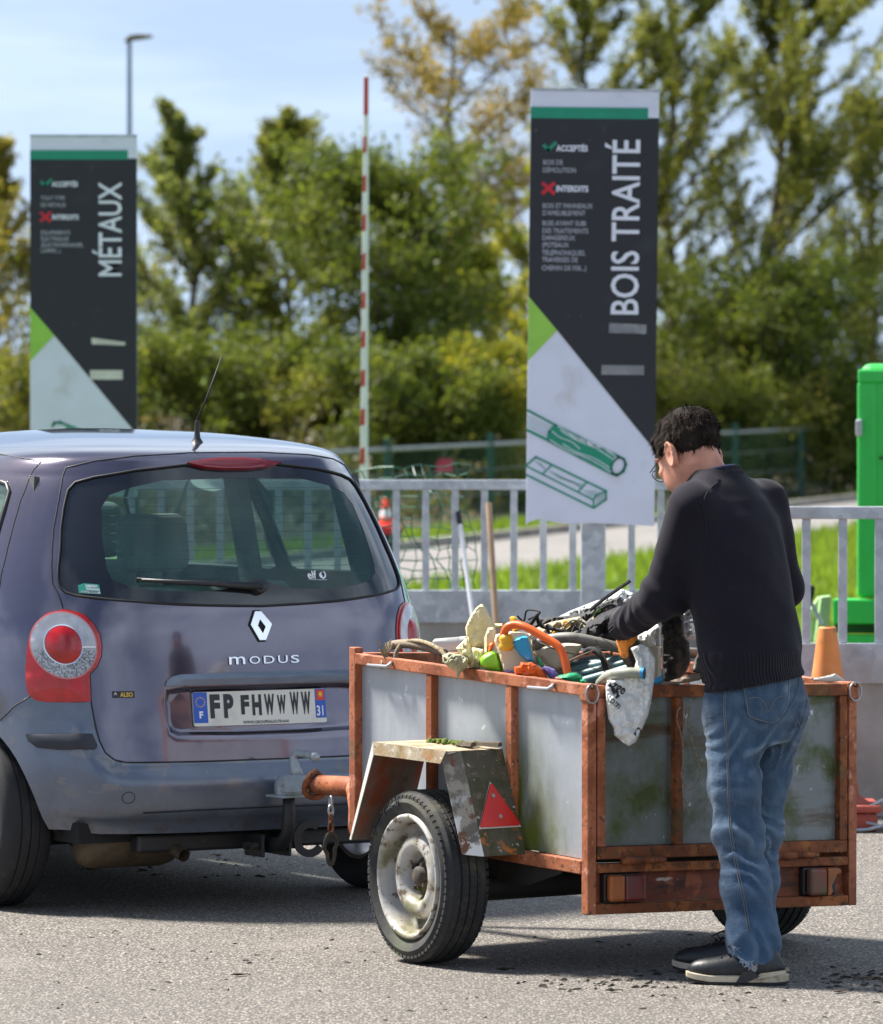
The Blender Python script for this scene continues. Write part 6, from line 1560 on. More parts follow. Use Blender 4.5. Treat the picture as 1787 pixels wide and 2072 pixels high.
def puffy(name, label, cat, poly, Y, depth, amp, nsc, mat, res=7., seed=0, slope=(0., 0.), parent=None, flat=.35, ridge=0., crumple=0., facet=False):
    """cushion-like solid with the given outline (reference pixels at distance Y), slope = dY per pixel"""
    poly = dense(np.array(poly, float), res); lo = poly.min(0); hi = poly.max(0); cu = (lo + hi) / 2
    g = np.array([(a, b) for a in np.arange(lo[0], hi[0], res) for b in np.arange(lo[1], hi[1], res)]).reshape(-1, 2)
    if len(g): g = g[inside(g, poly) & (edge_dist(g, poly) > res * .45)]
    n = len(poly); pts = np.concatenate([poly, g])
    v, e, f, *_ = delaunay_2d_cdt([Vector(p) for p in pts.tolist()], [(i, (i + 1) % n) for i in range(n)], [], 0, 1e-6)
    v = np.array([(a.x, a.y) for a in v]); f = np.array([q for q in f if len(q) == 3]); f = f[inside(v[f].mean(1), poly)]
    dmax = max(edge_dist(v, poly).max(), 1.)
    def mp(uv, side, off=0.):
        uv = np.asarray(uv, float); d = edge_dist(uv, poly) / dmax; d = np.where(inside(uv, poly), d, 0)
        bul = np.clip(d, 0, 1) ** flat; P3_ = np.stack([uv[:, 0] / 40., uv[:, 1] / 40., np.full(len(uv), side * 3. + seed)], -1)
        nz = vnoise(P3_, nsc, seed) + .5 * vnoise(P3_, nsc * 2.3, seed + 1) + (ridge * (.5 - np.abs(vnoise(P3_, nsc * .8, seed + 2))) if ridge else 0)
        if crumple:
            c1 = (.25 - np.abs(vnoise(P3_ * np.array([1.6, .8, 1]), nsc * 1.1, seed + 5))) + .55 * (.25 - np.abs(vnoise(P3_ * np.array([.9, 1.5, 1]), nsc * 2.4, seed + 6))) + .3 * (.25 - np.abs(vnoise(P3_, nsc * 5., seed + 7))); nz = nz + crumple * c1
        yy = Y + slope[0] * (uv[:, 0] - cu[0]) + slope[1] * (uv[:, 1] - cu[1]) - side * (depth * bul + amp * nz * np.clip(d * 6, 0, 1)) - side * off
        return np.stack([(uv[:, 0] - CX) * yy / FPX, yy, CAMZ - (uv[:, 1] - HOR) * yy / FPX], -1)
    b = at((lo[0] + hi[0]) / 2, hi[1], Y)
    r = parent
    if parent is None: r = thing(name, label, cat, b)
    org = np.array((parent or r).matrix_world.translation if parent else b)
    if parent is not None: org = np.array(parent.location)
    A, Bk = mp(v, 1) - org, mp(v, -1) - org; m = len(A)
    # weld the rim
    eb = edge_dist(v, poly) < 1e-3; mid_ = (A + Bk) / 2; A[eb] = mid_[eb] + (A[eb] - mid_[eb]) * .3; Bk[eb] = mid_[eb] + (Bk[eb] - mid_[eb]) * .3
    rim = [int(np.argmin(np.abs(v - p).sum(1))) for p in poly]
    F = [tuple(q[::-1]) for q in f] + [tuple(q + m) for q in f] + [(rim[i], rim[(i + 1) % n], rim[(i + 1) % n] + m, rim[i] + m) for i in range(n)]
    me = bpy.data.meshes.new(name); me.from_pydata(np.concatenate([A, Bk]).tolist(), [], F); bm = bmesh.new(); bm.from_mesh(me); bmesh.ops.recalc_face_normals(bm, faces=bm.faces); bm.to_mesh(me); bm.free()
    me.materials.append(getm(mat)); me.shade_smooth()
    me.set_sharp_from_angle(angle=R(24 if facet else 44))
    o = link(bpy.data.objects.new(name if parent else 'surface', me), r); r_map = lambda uv, off=0.: mp(uv, 1, off) - org
    return r, r_map
def piped(name, label, cat, uvY, rad, mat, seg=10, ends=None, part='tube'):
    P = crom([at(*q) for q in uvY], 6); b = min(P, key=lambda p: p.z).copy(); r = thing(name, label, cat, b)
    MB().tube([p - b for p in P], rad, seg, caps=ends is None).build(part, mat, r, smooth='all')
    return r, [p - b for p in P]
def z7(x, y): return ((1100 + x / 2.7492) / 1.2356, (1450 + y / 2.7492) / 1.2356)
Z = lambda L: [z7(*q) for q in L]
# heaped dark sacks that carry the rest
def heap(name, label, c, rad, seed, mat, amp=.02):
    o_ = trl(*c); r = thing(name, label, 'sack', (o_.x, o_.y, o_.z - rad[2]), TR_YAW)
    f = lambda P: s_ell(P, (0, 0, rad[2]), rad) + amp * (vnoise(P, 11, seed) + .6 * vnoise(P, 24, seed + 1)) + amp * .5 * np.abs(vnoise(P, 16, seed + 2))
    sdf_obj('surface', f, (-rad[0] - .06, -rad[1] - .06, -.06), (rad[0] + .06, rad[1] + .06, rad[2] * 2 + .06), .013, mat, r, 1); return r
heap('rubbish_sack', 'dark rubbish sack filling the rear left of the trailer box', (.30, .26, .60), (.25, .22, .25), 1, 'dark_sack')
heap('rubbish_sack', 'dark rubbish sack filling the middle of the trailer box', (.40, .68, .62), (.34, .28, .27), 4, 'dark_sack')
heap('rubbish_sack', 'dark rubbish sack filling the rear right of the trailer box', (.78, .28, .58), (.22, .24, .23), 7, 'black_cloth')
heap('rubbish_sack', 'dark rubbish sack at the far side of the trailer box', (.74, .80, .62), (.26, .30, .28), 9, 'black_cloth')
heap('rubbish_sack', 'dark rubbish sack at the front of the trailer box', (.25, .98, .60), (.20, .17, .22), 12, 'dark_sack')
# plastic film and clothes behind
puffy('plastic_sheet', 'crumpled clear plastic sheet lying at the back of the load', 'plastic sheet', Z([(770, 275), (900, 210), (1080, 140), (1130, 130), (1250, 60), (1330, 90), (1330, 200), (1200, 260), (1000, 330), (830, 330), (760, 310)]), 18.62, .05, .05, 2.2, 'film', 4., seed=3, crumple=2.6, facet=True)
puffy('white_sheet', 'pale plastic sheet showing behind the man above the burnt beam', 'plastic sheet', Z([(1600, 190), (1640, 130), (1700, 140), (1790, 230), (1790, 420), (1700, 400), (1620, 330)]), 18.35, .05, .04, 2.4, 'film', 4., seed=5, crumple=2.6, facet=True)
puffy('khaki_clothes', 'crumpled khaki clothes with dark straps on top of the load', 'clothes', Z([(640, 340), (760, 290), (860, 270), (960, 250), (1010, 290), (985, 350), (950, 390), (820, 400), (720, 400), (650, 380)]), 18.40, .06, .05, 3.2, 'khaki', 4., seed=7, crumple=2.4)
puffy('dark_clothes', 'dark striped clothes bunched behind the khaki ones', 'clothes', Z([(620, 330), (650, 270), (740, 255), (860, 250), (1000, 225), (1060, 180), (1240, 110), (1260, 200), (1100, 260), (960, 290), (800, 310), (700, 345)]), 18.52, .05, .045, 3.0, 'dark_sack', 4., seed=9, crumple=2.4)
bp, bpm = puffy('backpack', 'black fabric bag under the left hand of the man', 'bag', Z([(950, 385), (1010, 300), (1110, 230), (1230, 180), (1300, 180), (1330, 300), (1330, 440), (1200, 430), (1080, 410), (980, 405)]), 18.12, .10, .05, 2.0, 'black_cloth', 4.5, seed=11, crumple=1.6)
MB().tube([Vector(q) for q in bpm(Z([(1030, 210), (1130, 130), (1230, 60), (1310, 5)]), .02)], .006, 6).build('strap', 'black_cloth', bp)
st_, sp = piped('yellow_cord', 'thin yellow cord lying across the khaki clothes', 'cord', [(*z7(770, 385), 18.31), (*z7(800, 350), 18.30), (*z7(860, 330), 18.29), (*z7(890, 300), 18.29), (*z7(860, 285), 18.30), (*z7(850, 310), 18.30)], .004, 'toy_yellow', 6)
# white panel and bits at the front
puffy('white_board', 'white board sticking out at the front of the trailer load', 'board', [(868, 1305), (880, 1293), (935, 1288), (1000, 1284), (1005, 1300), (960, 1312), (900, 1318)], 18.75, .012, .004, 1., 'panel_white', seed=2)
puffy('foam_sheet', 'torn cream foam sheet standing up in the trailer', 'foam', Z([(175, 330), (200, 265), (250, 190), (290, 160), (310, 185), (350, 265), (360, 300), (430, 300), (440, 320), (380, 345), (330, 420), (300, 470), (240, 470), (205, 460), (185, 400)]), 18.08, .022, .012, 2.5, 'foam', 3.5, 13, flat=.07, crumple=.8, facet=True)
puffy('foam_sheet', 'lumpy cream foam scrap lying below the upright foam', 'foam', Z([(110, 470), (160, 420), (180, 390), (215, 460), (300, 480), (300, 540), (280, 620), (200, 615), (180, 560), (140, 520)]), 18.02, .05, .03, 2.6, 'foam', 3.5, 15, crumple=1.6, facet=True)
puffy('filter_wool', 'grey yellow scrap of netted wool hanging over the trailer rim', 'wool', Z([(15, 520), (60, 500), (140, 510), (195, 540), (190, 600), (140, 640), (125, 690), (112, 690), (115, 630), (60, 600), (20, 570)]), 17.95, .03, .02, 3.2, 'foam_grey', 3., 17, crumple=2.2, facet=True)
rp, _p = piped('branch', 'short grey branch lying on the front trailer rim', 'branch', [(790, 1306, 18.45), (820, 1303, 18.40), (860, 1309, 18.33), (900, 1322, 18.24)], [.014] * 19, 'old_wood', 8)
rp, _p = piped('rope', 'pale rope looped over the front trailer rim', 'rope', [(905, 1330, 18.2), (885, 1312, 18.24), (860, 1300, 18.3), (838, 1297, 18.36), (815, 1302, 18.40), (803, 1318, 18.40), (800, 1334, 18.40)], .007, 'rope', 7, part='strand')
kn = thing('rope_end', 'frayed tuft of rope knotted to the trailer rim', 'rope', at(780, 1340, 18.32)); rk = random.Random(9)
for k in range(22):
    e = Vector((rk.uniform(-.03, .03), rk.uniform(-.01, .01), rk.uniform(.035, .075))); MB().tube([(0, 0, .0), e * .5 + Vector((0, 0, .008)), e], .0018, 4).build('fibre', 'rope', kn)
MB().tube([(.0, 0, .0), (.01, -.012, -.012), (-.012, -.014, -.018), (-.01, 0, .002), (.012, -.01, .0)], .006, 6).build('knot', 'rope', kn, smooth='all')
piped('rope', 'thin rope strand lying along the front trailer rim', 'rope', [(740, 1333, 18.42), (760, 1330, 18.38), (778, 1338, 18.34), (800, 1346, 18.30)], .004, 'rope', 6, part='strand')
# toys
th, _m = puffy('toy_house', 'beige plastic toy playhouse with a lime green slide', 'toy', Z([(305, 400), (330, 330), (365, 325), (385, 345), (385, 385), (420, 400), (380, 440), (340, 460), (325, 530), (305, 535)]), 17.99, .03, .004, 1., 'toy_beige', 5., 21, flat=.08)
puffy('house_wall', None, None, Z([(372, 420), (385, 375), (430, 365), (480, 355), (570, 345), (610, 370), (660, 560), (620, 600), (560, 620), (520, 640), (505, 655), (440, 650), (425, 590), (400, 500)]), 17.93, .04, .004, 1., 'toy_beige', 5., 22, parent=th, flat=.08)
puffy('slide', None, None, Z([(272, 545), (300, 515), (360, 480), (395, 500), (425, 590), (438, 648), (400, 645), (340, 625), (285, 600)]), 17.95, .035, .004, 1., 'toy_green', 5., 23, parent=th, flat=.3)
puffy('arch_inside', None, None, Z([(332, 490), (338, 440), (362, 425), (378, 440), (365, 475), (345, 500)]), 17.945, .012, .002, 1., 'toy_orange', 4., 24, parent=th)
puffy('roof_peg', None, None, Z([(478, 262), (495, 248), (520, 252), (545, 280), (540, 350), (510, 358), (495, 345), (490, 300)]), 17.93, .022, .003, 1., 'toy_yellow', 4., 25, parent=th)
text_obj('printed_logo', 'epic', .030, 'toy_purple', th, at(*z7(445, 648), 17.87) - th.location, (1, .1, -.22), (.1, 0, 1), .0004, .0008, .9)
fan, _m = puffy('toy_brush', 'blue and white fan shaped toy leaning on the playhouse', 'toy', Z([(490, 440), (530, 400), (580, 385), (605, 390), (625, 470), (645, 560), (620, 565), (600, 562), (550, 520)]), 17.86, .014, .004, 2., 'toy_blue', 4., 31, flat=.08)
hoop, hp3 = piped('toy_hoop', 'orange curved toy hoop with yellow knobs', 'toy', [(*z7(445, 440), 17.86), (*z7(440, 380), 17.85), (*z7(465, 325), 17.84), (*z7(530, 308), 17.83), (*z7(600, 330), 17.81), (*z7(700, 385), 17.79), (*z7(800, 445), 17.77), (*z7(840, 500), 17.76), (*z7(865, 580), 17.75), (*z7(888, 700), 17.74)], .0125, 'toy_orange', 10, part='arch')
kb_ = at(*z7(458, 430), 17.85) - hoop.location
MB().lathe([(0, -.026), (.018, -.024), (.024, -.008), (.018, 0), (.024, .008), (.018, .024), (0, .026)], 16, Matrix.Translation(kb_)).build('knob', 'toy_yellow', hoop, smooth='all')
puffy('orange_toy', 'orange plastic toy piece with jagged rim lying on the trailer edge', 'toy', Z([(510, 600), (550, 590), (555, 565), (600, 570), (625, 562), (660, 580), (700, 610), (730, 650), (750, 685), (700, 680), (640, 672), (570, 660), (515, 645)]), 17.80, .025, .012, 2.2, 'toy_orange', 3., 33, flat=.15, crumple=1.4, facet=True)
puffy('purple_toy', 'purple plastic toy next to the orange one', 'toy', Z([(700, 600), (740, 595), (790, 615), (815, 650), (800, 680), (765, 690), (740, 660), (715, 630)]), 17.80, .03, .006, 1.6, 'toy_purple', 4., 35)
tt, _m = puffy('toy_turtle', 'small green plastic toy turtle at the trailer corner', 'toy', Z([(800, 660), (850, 650), (890, 635), (940, 632), (980, 660), (985, 690), (930, 712), (870, 705), (820, 690)]), 17.74, .03, .008, 1.4, 'toy_turtle', 4., 37)
puffy('foot', None, None, Z([(960, 690), (990, 680), (1018, 700), (1010, 718), (965, 715)]), 17.71, .012, .003, 1., 'toy_turtle', 4., 38, parent=tt)
puffy('face', None, None, Z([(775, 672), (805, 665), (840, 672), (870, 690), (850, 700), (800, 692)]), 17.72, .014, .003, 1., 'toy_pink', 4., 39, parent=tt)
puffy('green_tub', 'dark green plastic piece behind the blue toy', 'toy', Z([(660, 520), (690, 540), (720, 590), (700, 605), (670, 580)]), 17.9, .02, .004, 1., 'toy_turtle', 4., 40)
puffy('cream_pot', 'cracked cream plastic pot lying on its side in the load', 'pot', Z([(600, 370), (640, 350), (660, 470), (760, 455), (880, 430), (960, 440), (985, 455), (940, 520), (900, 580), (850, 625), (800, 640), (740, 610), (700, 560), (655, 520)]), 18.02, .05, .006, 1.2, 'cream_pot', 5., 41, flat=.16)
# pipes
piped('grey_pipe', 'long bent grey pipe lying over the load', 'pipe', [(*z7(640, 460), 18.0), (*z7(720, 420), 17.98), (*z7(820, 400), 17.96), (*z7(930, 400), 17.94), (*z7(1080, 430), 17.93), (*z7(1250, 470), 17.93), (*z7(1450, 492), 17.95), (*z7(1790, 505), 18.05)], .0165, 'pipe_grey', 12)
def straight(name, label, a, b, Ya, Yb, rad, mat):
    A, B_ = at(*z7(*a), Ya), at(*z7(*b), Yb); r = thing(name, label, 'pipe', min((A, B_), key=lambda p: p.z)); m = MB(); d = (B_ - A)
    n = 16; V = []; m.tube([A - r.location, B_ - r.location], rad, n, caps=False); m.tube([A - r.location, B_ - r.location], rad * .84, n, caps=False); m.build('tube', mat, r, smooth='all'); return r
straight('teal_pipe', 'upper teal pipe of the bundle in the load', (880, 640), (1345, 525), 18.0, 17.9, .0155, 'pipe_teal')
straight('teal_pipe', 'middle teal pipe of the bundle in the load', (930, 665), (1345, 560), 17.97, 17.87, .0145, 'pipe_teal')
straight('teal_pipe', 'lower teal pipe of the bundle in the load', (990, 700), (1345, 600), 17.86, 17.80, .0155, 'pipe_teal')
straight('teal_pipe', 'dark teal pipe lying deepest in the bundle', (880, 600), (1345, 545), 18.06, 17.97, .014, 'pipe_teal')
gp, gpp = piped('bent_pipe', 'bent grey green pipe end with blue mouth poking over the tailgate', 'pipe', [(*z7(1105, 715), 17.60), (*z7(1140, 680), 17.565), (*z7(1200, 650), 17.53), (*z7(1290, 640), 17.50), (*z7(1385, 643), 17.485)], .0165, 'pipe_green', 14, ends=False)
e0, e1 = gpp[-2], gpp[-1]; dd = (e1 - e0).normalized()
MB().tube([e1 - dd * .0, e1 + dd * .010], .0166, 14, caps=False).build('blue_mouth', 'pipe_blue', gp, smooth='all'); MB().tube([e1 - dd * .03, e1 + dd * .0095], .0135, 14, caps=False).build('bore', 'pipe_grey', gp, smooth='all')
piped('green_rope', 'frayed green rope in front of the teal pipes', 'cord', [(*z7(1090, 700), 17.72), (*z7(1140, 650), 17.72), (*z7(1200, 625), 17.72), (*z7(1260, 620), 17.73)], .0075, 'pipe_green', 7)
piped('black_strap', 'black webbing strap arching over the teal pipes', 'strap', [(*z7(1000, 500), 17.9), (*z7(1040, 478), 17.87), (*z7(1090, 500), 17.85), (*z7(1125, 550), 17.84), (*z7(1140, 620), 17.84)], .010, 'black_cloth', 6)
puffy('printed_carton', 'pale printed carton behind the hanging white bag', 'carton', Z([(1310, 420), (1500, 400), (1525, 520), (1525, 700), (1400, 700), (1330, 640)]), 17.86, .02, .004, 1., 'paper_box', 7., 43, flat=.15)
puffy('blue_scrap', 'bright blue plastic scrap beside the burnt beam', 'scrap', Z([(1468, 690), (1500, 670), (1530, 650), (1535, 690), (1500, 715), (1468, 718)]), 17.66, .010, .003, 1., 'pipe_blue', 4., 44)
# white bags
wb, wbm = puffy('white_bag', 'crumpled white plastic bag hanging over the trailer tailgate', 'plastic bag', Z([(1310, 470), (1380, 440), (1440, 470), (1482, 540), (1480, 620), (1470, 720), (1455, 830), (1435, 930), (1400, 1010), (1370, 1080), (1345, 1120), (1300, 1145), (1260, 1120), (1200, 1070), (1195, 1020), (1160, 960), (1145, 850), (1140, 740), (1150, 690), (1250, 680), (1330, 640), (1350, 560), (1330, 510)]), 17.54, .018, .018, 2.0, 'bag_white', 2.6, 45, slope=(.00045, 0.), flat=.5, crumple=1.9)
def bag_text(s, x, y, size, ang, sx=1., bold=.012):
    vs, fs = text_mesh(s, 1., 0, bold, sx); c, n = math.cos(R(ang)), math.sin(R(ang))
    uv = Z([(x + (v.x * c + v.y * n) * size, y + (v.x * n - v.y * c) * size) for v in vs]); P = wbm(np.array(uv), .003); mesh_obj('printed_text', P, fs, 'sticker_black', wb)
bag_text('zge', 1178, 742, 92, 30, .8, .022); bag_text('com', 1142, 815, 74, 42, .9, .0)
P = wbm(np.array(dense(np.array(Z([(1145, 705), (1160, 695), (1240, 800), (1215, 818)])), 5.)), .003); mesh_obj('printed_bar', P, [tuple(range(len(P)))], 'sticker_black', wb)
P = wbm(np.array(dense(np.array(Z([(1335, 1060), (1365, 1012), (1392, 1040), (1358, 1092)])), 5.)), .003); mesh_obj('printed_code', P, [tuple(range(len(P)))], 'sticker_black', wb)
puffy('white_bag', 'crumpled white plastic bag lying between the hand and the burnt beam', 'plastic bag', Z([(1300, 400), (1340, 370), (1400, 345), (1440, 310), (1500, 305), (1520, 330), (1520, 450), (1480, 470), (1420, 460), (1370, 440), (1330, 455), (1300, 450)]), 17.80, .035, .03, 2.2, 'bag_white', 3.2, 47, crumple=1.5)
puffy('green_leaf', 'green leaf caught in the white bag', 'leaf', Z([(1355, 440), (1358, 412), (1385, 435), (1375, 445)]), 17.73, .002, .001, 1., 'leafgreen', 3., 48)
puffy('green_leaf', 'green leaf blade lying on the black bag', 'leaf', Z([(1040, 250), (1065, 225), (1100, 185), (1108, 195), (1105, 220), (1080, 225), (1050, 255)]), 17.98, .002, .001, 1., 'leafgreen', 3., 49)
# burnt beam, slats
bq = Z([(1512, 235), (1560, 200), (1640, 175), (1665, 190), (1672, 280), (1680, 380), (1715, 430), (1725, 560), (1690, 640), (1640, 690), (1560, 700), (1535, 690), (1525, 500)])
puffy('burnt_beam', 'charred black wooden beam standing in the load beside the man', 'beam', bq, 17.72, .05, .022, 3.0, 'burnt', 3.5, 51, flat=.07, crumple=.45, facet=True)
puffy('wooden_plank', 'weathered wooden plank lying on the tailgate beside the man', 'plank', Z([(1515, 715), (1600, 690), (1700, 660), (1790, 640), (1790, 690), (1700, 708), (1600, 720)]), 17.62, .012, .004, 1.4, 'old_wood', 6., 53, slope=(.0009, 0), flat=.15)
puffy('paper_scrap', 'torn pale paper scrap on the rear right trailer edge', 'paper', [(1642, 1372), (1660, 1371), (1682, 1366), (1690, 1363), (1700, 1369), (1712, 1377), (1680, 1381), (1650, 1379)], 18.09, .006, .004, 2., 'panel_white', 3., 55)
# cord tied to the tailgate
piped('twine', 'grey twine hanging from the trailer tailgate', 'twine', [(1378, 1432, 17.655), (1372, 1440, 17.65), (1371, 1460, 17.65), (1380, 1490, 17.655), (1383, 1540, 17.66), (1380, 1575, 17.66), (1395, 1598, 17.665), (1412, 1585, 17.67), (1416, 1550, 17.67), (1402, 1500, 17.665), (1392, 1465, 17.66), (1396, 1435, 17.66), (1388, 1428, 17.655)], .0022, 'rope', 5, part='strand')
piped('twine', 'short loose end of twine below the knot on the tailgate', 'twine', [(1390, 1435, 17.65), (1384, 1470, 17.655), (1384, 1520, 17.66), (1382, 1600, 17.66), (1388, 1625, 17.662), (1395, 1650, 17.665)], .0018, 'rope', 5, part='strand')
# ================================================================== leaves and crumbs on the asphalt
MT['dead_leaf'] = layered('dead_leaf', (.085, .045, .022), [((.20, .11, .05), 30, .5, .7), ((.03, .02, .012), 20, .5, .7)], .8)
MT['dark_crumb'] = plain('dark_crumb', (.022, .017, .013), .9)
MT['yellow_leaf'] = plain('yellow_leaf', (.55, .42, .10), .7)
def ground_leaf(u, v, size, ang, curl, mat, label, name='dead_leaf'):
    Y = CAMZ * FPX / (v - HOR); p = at(u, v, Y); r = thing(name, label, 'leaf', (p.x, p.y, .001), ang, 'leaves lying on the asphalt'); L = size
    o = [(-1, 0), (-.5, .32), (0, .42), (.5, .28), (1, 0), (.5, -.28), (0, -.42), (-.5, -.32)]
    V = [(x * L, y * L, curl * L * (abs(y) * 1.1 + .35 * x * x) + .001) for x, y in o] + [(0, 0, .001 + .02 * L)]
    V += [(a, b, c + .0015) for a, b, c in V]; F = []
    for i in range(8): F += [(i, (i + 1) % 8, 8), (9 + (i + 1) % 8, 9 + i, 17), (i, 9 + i, 9 + (i + 1) % 8, (i + 1) % 8)]
    mesh_obj('blade', V, F, mat, r); MB().tube([(L * .95, 0, .003 + curl * L * .3), (L * 1.5, L * .15, .004)], .0015, 4).build('stalk', mat, r)
    return r
for i, (u, v, sz, an, cu2, m, lb) in enumerate([
    (352, 1738, .035, 1.2, 1.3, 'dead_leaf', 'curled brown leaf on the ground under the middle of the car'), (270, 1738, .028, .3, .5, 'dark_crumb', 'dark leaf on the ground under the exhaust'),
    (440, 1735, .022, 2.4, .6, 'dead_leaf', 'brown leaf on the ground below the number plate'), (233, 1752, .026, .1, .3, 'dark_crumb', 'flat dark leaf on the ground beside the left rear tyre'),
    (556, 1711, .020, .6, .4, 'yellow_leaf', 'yellow leaf on the ground below the tow bar'), (595, 1707, .026, 2., .6, 'dark_crumb', 'dark leaf on the ground below the tow hitch'),
    (450, 1752, .022, 1., .4, 'dead_leaf', 'brown leaf in the shade behind the car'), (1020, 1968, .026, .4, .6, 'dark_crumb', 'dark leaf on the ground behind the trailer tyre'),
    (482, 1978, .024, .2, .5, 'dark_crumb', 'dark leaf alone on the asphalt in front of the car'), (1750, 1985, .040, .3, .3, 'dead_leaf', 'reddish brown leaf litter at the right picture edge'),
    (1700, 2012, .030, .9, .4, 'dead_leaf', 'brown leaf on the ground right of the shoes'), (1240, 2010, .022, .2, .5, 'dark_crumb', 'dark leaf on the ground left of the shoes')]):
    ground_leaf(u, v, sz, an, cu2, m, lb)
cr_ = MB(); rc = random.Random(12)
def crumbs(n, fu, fv, smin_, smax_):
    for _ in range(n):
        u, v = fu(), fv(); Y = CAMZ * FPX / (v - HOR); p = at(u, v, Y); s = rc.uniform(smin_, smax_) ; a = rc.uniform(0, 3.1); c, q = math.cos(a), math.sin(a); l = rc.uniform(1., 3.2)
        V = [(p.x + (x * l * c - y * q) * s, p.y + (x * l * q + y * c) * s, z * s + .001) for x, y, z in ((-1, -.6, 0), (.8, -.7, 0), (1, .5, 0), (-.7, .8, 0), (-.4, -.2, .6), (.5, 0, .7))]
        cr_.add(V, [(0, 1, 5, 4), (1, 2, 5), (2, 3, 4, 5), (3, 0, 4)])
crumbs(90, lambda: rc.uniform(150, 760), lambda: 1700 + 80 * rc.random() ** 1.5, .003, .010)
crumbs(60, lambda: rc.gauss(1560, 200), lambda: rc.gauss(1985, 18), .002, .0065); crumbs(60, lambda: rc.gauss(1760, 55), lambda: rc.gauss(1985, 12), .0025, .009); crumbs(60, lambda: rc.gauss(1240, 90), lambda: rc.gauss(1990, 10), .003, .009)
crumbs(120, lambda: rc.uniform(0, 1787), lambda: rc.uniform(1880, 2070), .002, .006)
tag(cr_.build('ground_crumbs', 'dark_crumb', None, fix=False), 'dark crumbs of bark and leaf scattered over the asphalt', 'litter', kind='stuff')

# tangle of cables and twigs over the dark sacks
tg_ = thing('cable_tangle', 'tangle of black cables and straps on top of the trailer load', 'cables', at(1150, 1300, 18.2)); rt = random.Random(31)
for k in range(16):
    u0, v0 = rt.uniform(1075, 1300), rt.uniform(1235, 1315); pts = []
    for j in range(6): pts.append(at(u0 + j * rt.uniform(4, 22) - 30, v0 + 14 * math.sin(j * 1.3 + k) + rt.uniform(-8, 8), 18.10 + rt.uniform(-.06, .06) + .15 * (1 - (v0 - 1235) / 80)) - tg_.location)
    MB().tube(crom(pts, 5), rt.choice([.003, .0045, .006]), 6).build('cable', rt.choice(['black_cloth', 'black_cloth', 'pipe_grey', 'dark_sack', 'rope']), tg_, smooth='all')
tw_ = thing('twig_bundle', 'dry twigs and stalks scattered in the trailer load', 'twigs', at(1120, 1330, 18.0))
for k in range(14):
    a = at(rt.uniform(1060, 1400), rt.uniform(1290, 1380), rt.uniform(17.8, 18.05)) - tw_.location; d = Vector((rt.uniform(-1, 1), rt.uniform(-.3, .3), rt.uniform(-.2, .2))).normalized() * rt.uniform(.05, .16)
    MB().tube([a, a + d * .5 + Vector((0, 0, rt.uniform(-.01, .01))), a + d], [.003, .0025, .001], 5).build('twig', rt.choice(['old_wood', 'bark', 'rope']), tw_, smooth='all')
# ================================================================== man unloading the trailer
MT['skin'] = None
def skin_mat():
    t = NT('skin'); c = t.mix(t.rng(t.noise(14, 5), .35, .7), (.50, .22, .145), (.66, .32, .215))
    c = t.mix(t.math('MULTIPLY', t.rng(t.noise(45, 4), .55, .75), .4), c, (.40, .15, .11)); t.col(c)
    t.set(rough=.5, sss=.12, spec=.4); t.b.inputs['Subsurface Radius'].default_value = (.012, .005, .003); t.bump(t.noise(180, 3), .12, .001); return t.m
MT['skin'] = skin_mat()
def knit_mat():
    t = NT('navy_knit'); c = t.mix(t.rng(t.noise(5, 5), .3, .7), (.0080, .0070, .0122), (.0145, .0122, .0200))
    c = t.mix(t.rng(t.noise(300, 2), .55, .8), c, (.026, .023, .032)); t.col(c); t.set(rough=.88, sheen=.07, spec=.2)
    t.b.inputs['Sheen Roughness'].default_value = .45
    w1 = t.n('ShaderNodeTexWave', bands_direction='X'); w1.inputs['Scale'].default_value = 34; t.L(t.coord(rot=(0, 0, R(-50))), w1.inputs[0])
    hem = t.math('MULTIPLY', w1.outputs['Fac'], t.axis(2, .972, .962))
    fine = t.math('MULTIPLY', t.noise(420, 2), .12)
    t.bump(t.math('ADD', hem, fine), .8, .006); return t.m
MT['knit'] = knit_mat()
MT['knit_rib'] = plain('knit_rib', (.010, .009, .014), .9, bump=.4, bscale=300)
def denim_mat():
    t = NT('denim'); 
    f = t.math('ADD', t.math('MULTIPLY', t.noise(7, 6, .6, (1, 1, .45)), .7), t.math('MULTIPLY', t.noise(40, 4, .7, (1, 1, .35)), .3))
    c = t.mix(t.rng(f, .36, .64), (.010, .027, .060), (.066, .118, .188))
    c = t.mix(t.math('MULTIPLY', t.rng(t.noise(2.2, 4), .45, .7), .6), c, (.105, .165, .245))
    g_ = t.n('ShaderNodeNewGeometry'); c = t.mix(t.math('MULTIPLY', t.rng(g_.outputs['Pointiness'], .503, .545), .8), c, (.20, .28, .37))
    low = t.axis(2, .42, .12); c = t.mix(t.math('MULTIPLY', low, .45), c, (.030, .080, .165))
    tw = t.noise(330, 2, .5, (1, 1, .5)); c = t.mix(t.rng(tw, .6, .85), c, (.12, .17, .24))
    t.col(c); t.set(rough=.85, spec=.2, sheen=.15); t.bump(t.math('ADD', t.noise(260, 2), t.math('MULTIPLY', t.noise(38, 4, .6, (1, 1, 2.2)), 2.)), .35, .004); return t.m
MT['denim'] = denim_mat()
MT['thread'] = plain('stitch_thread', (.16, .17, .18), .8)
MT['denim_fray'] = plain('frayed_denim', (.34, .42, .52), .9)
def hair_mat():
    t = NT('hair'); c = t.mix(t.rng(t.noise(30, 4, .6), .35, .7), (.008, .006, .005), (.026, .018, .014)); t.col(c); t.set(rough=.85, spec=.15); t.bump(t.noise(120, 3, .6, (1, 1, .5)), .5, .004); return t.m
MT['hair'] = hair_mat()
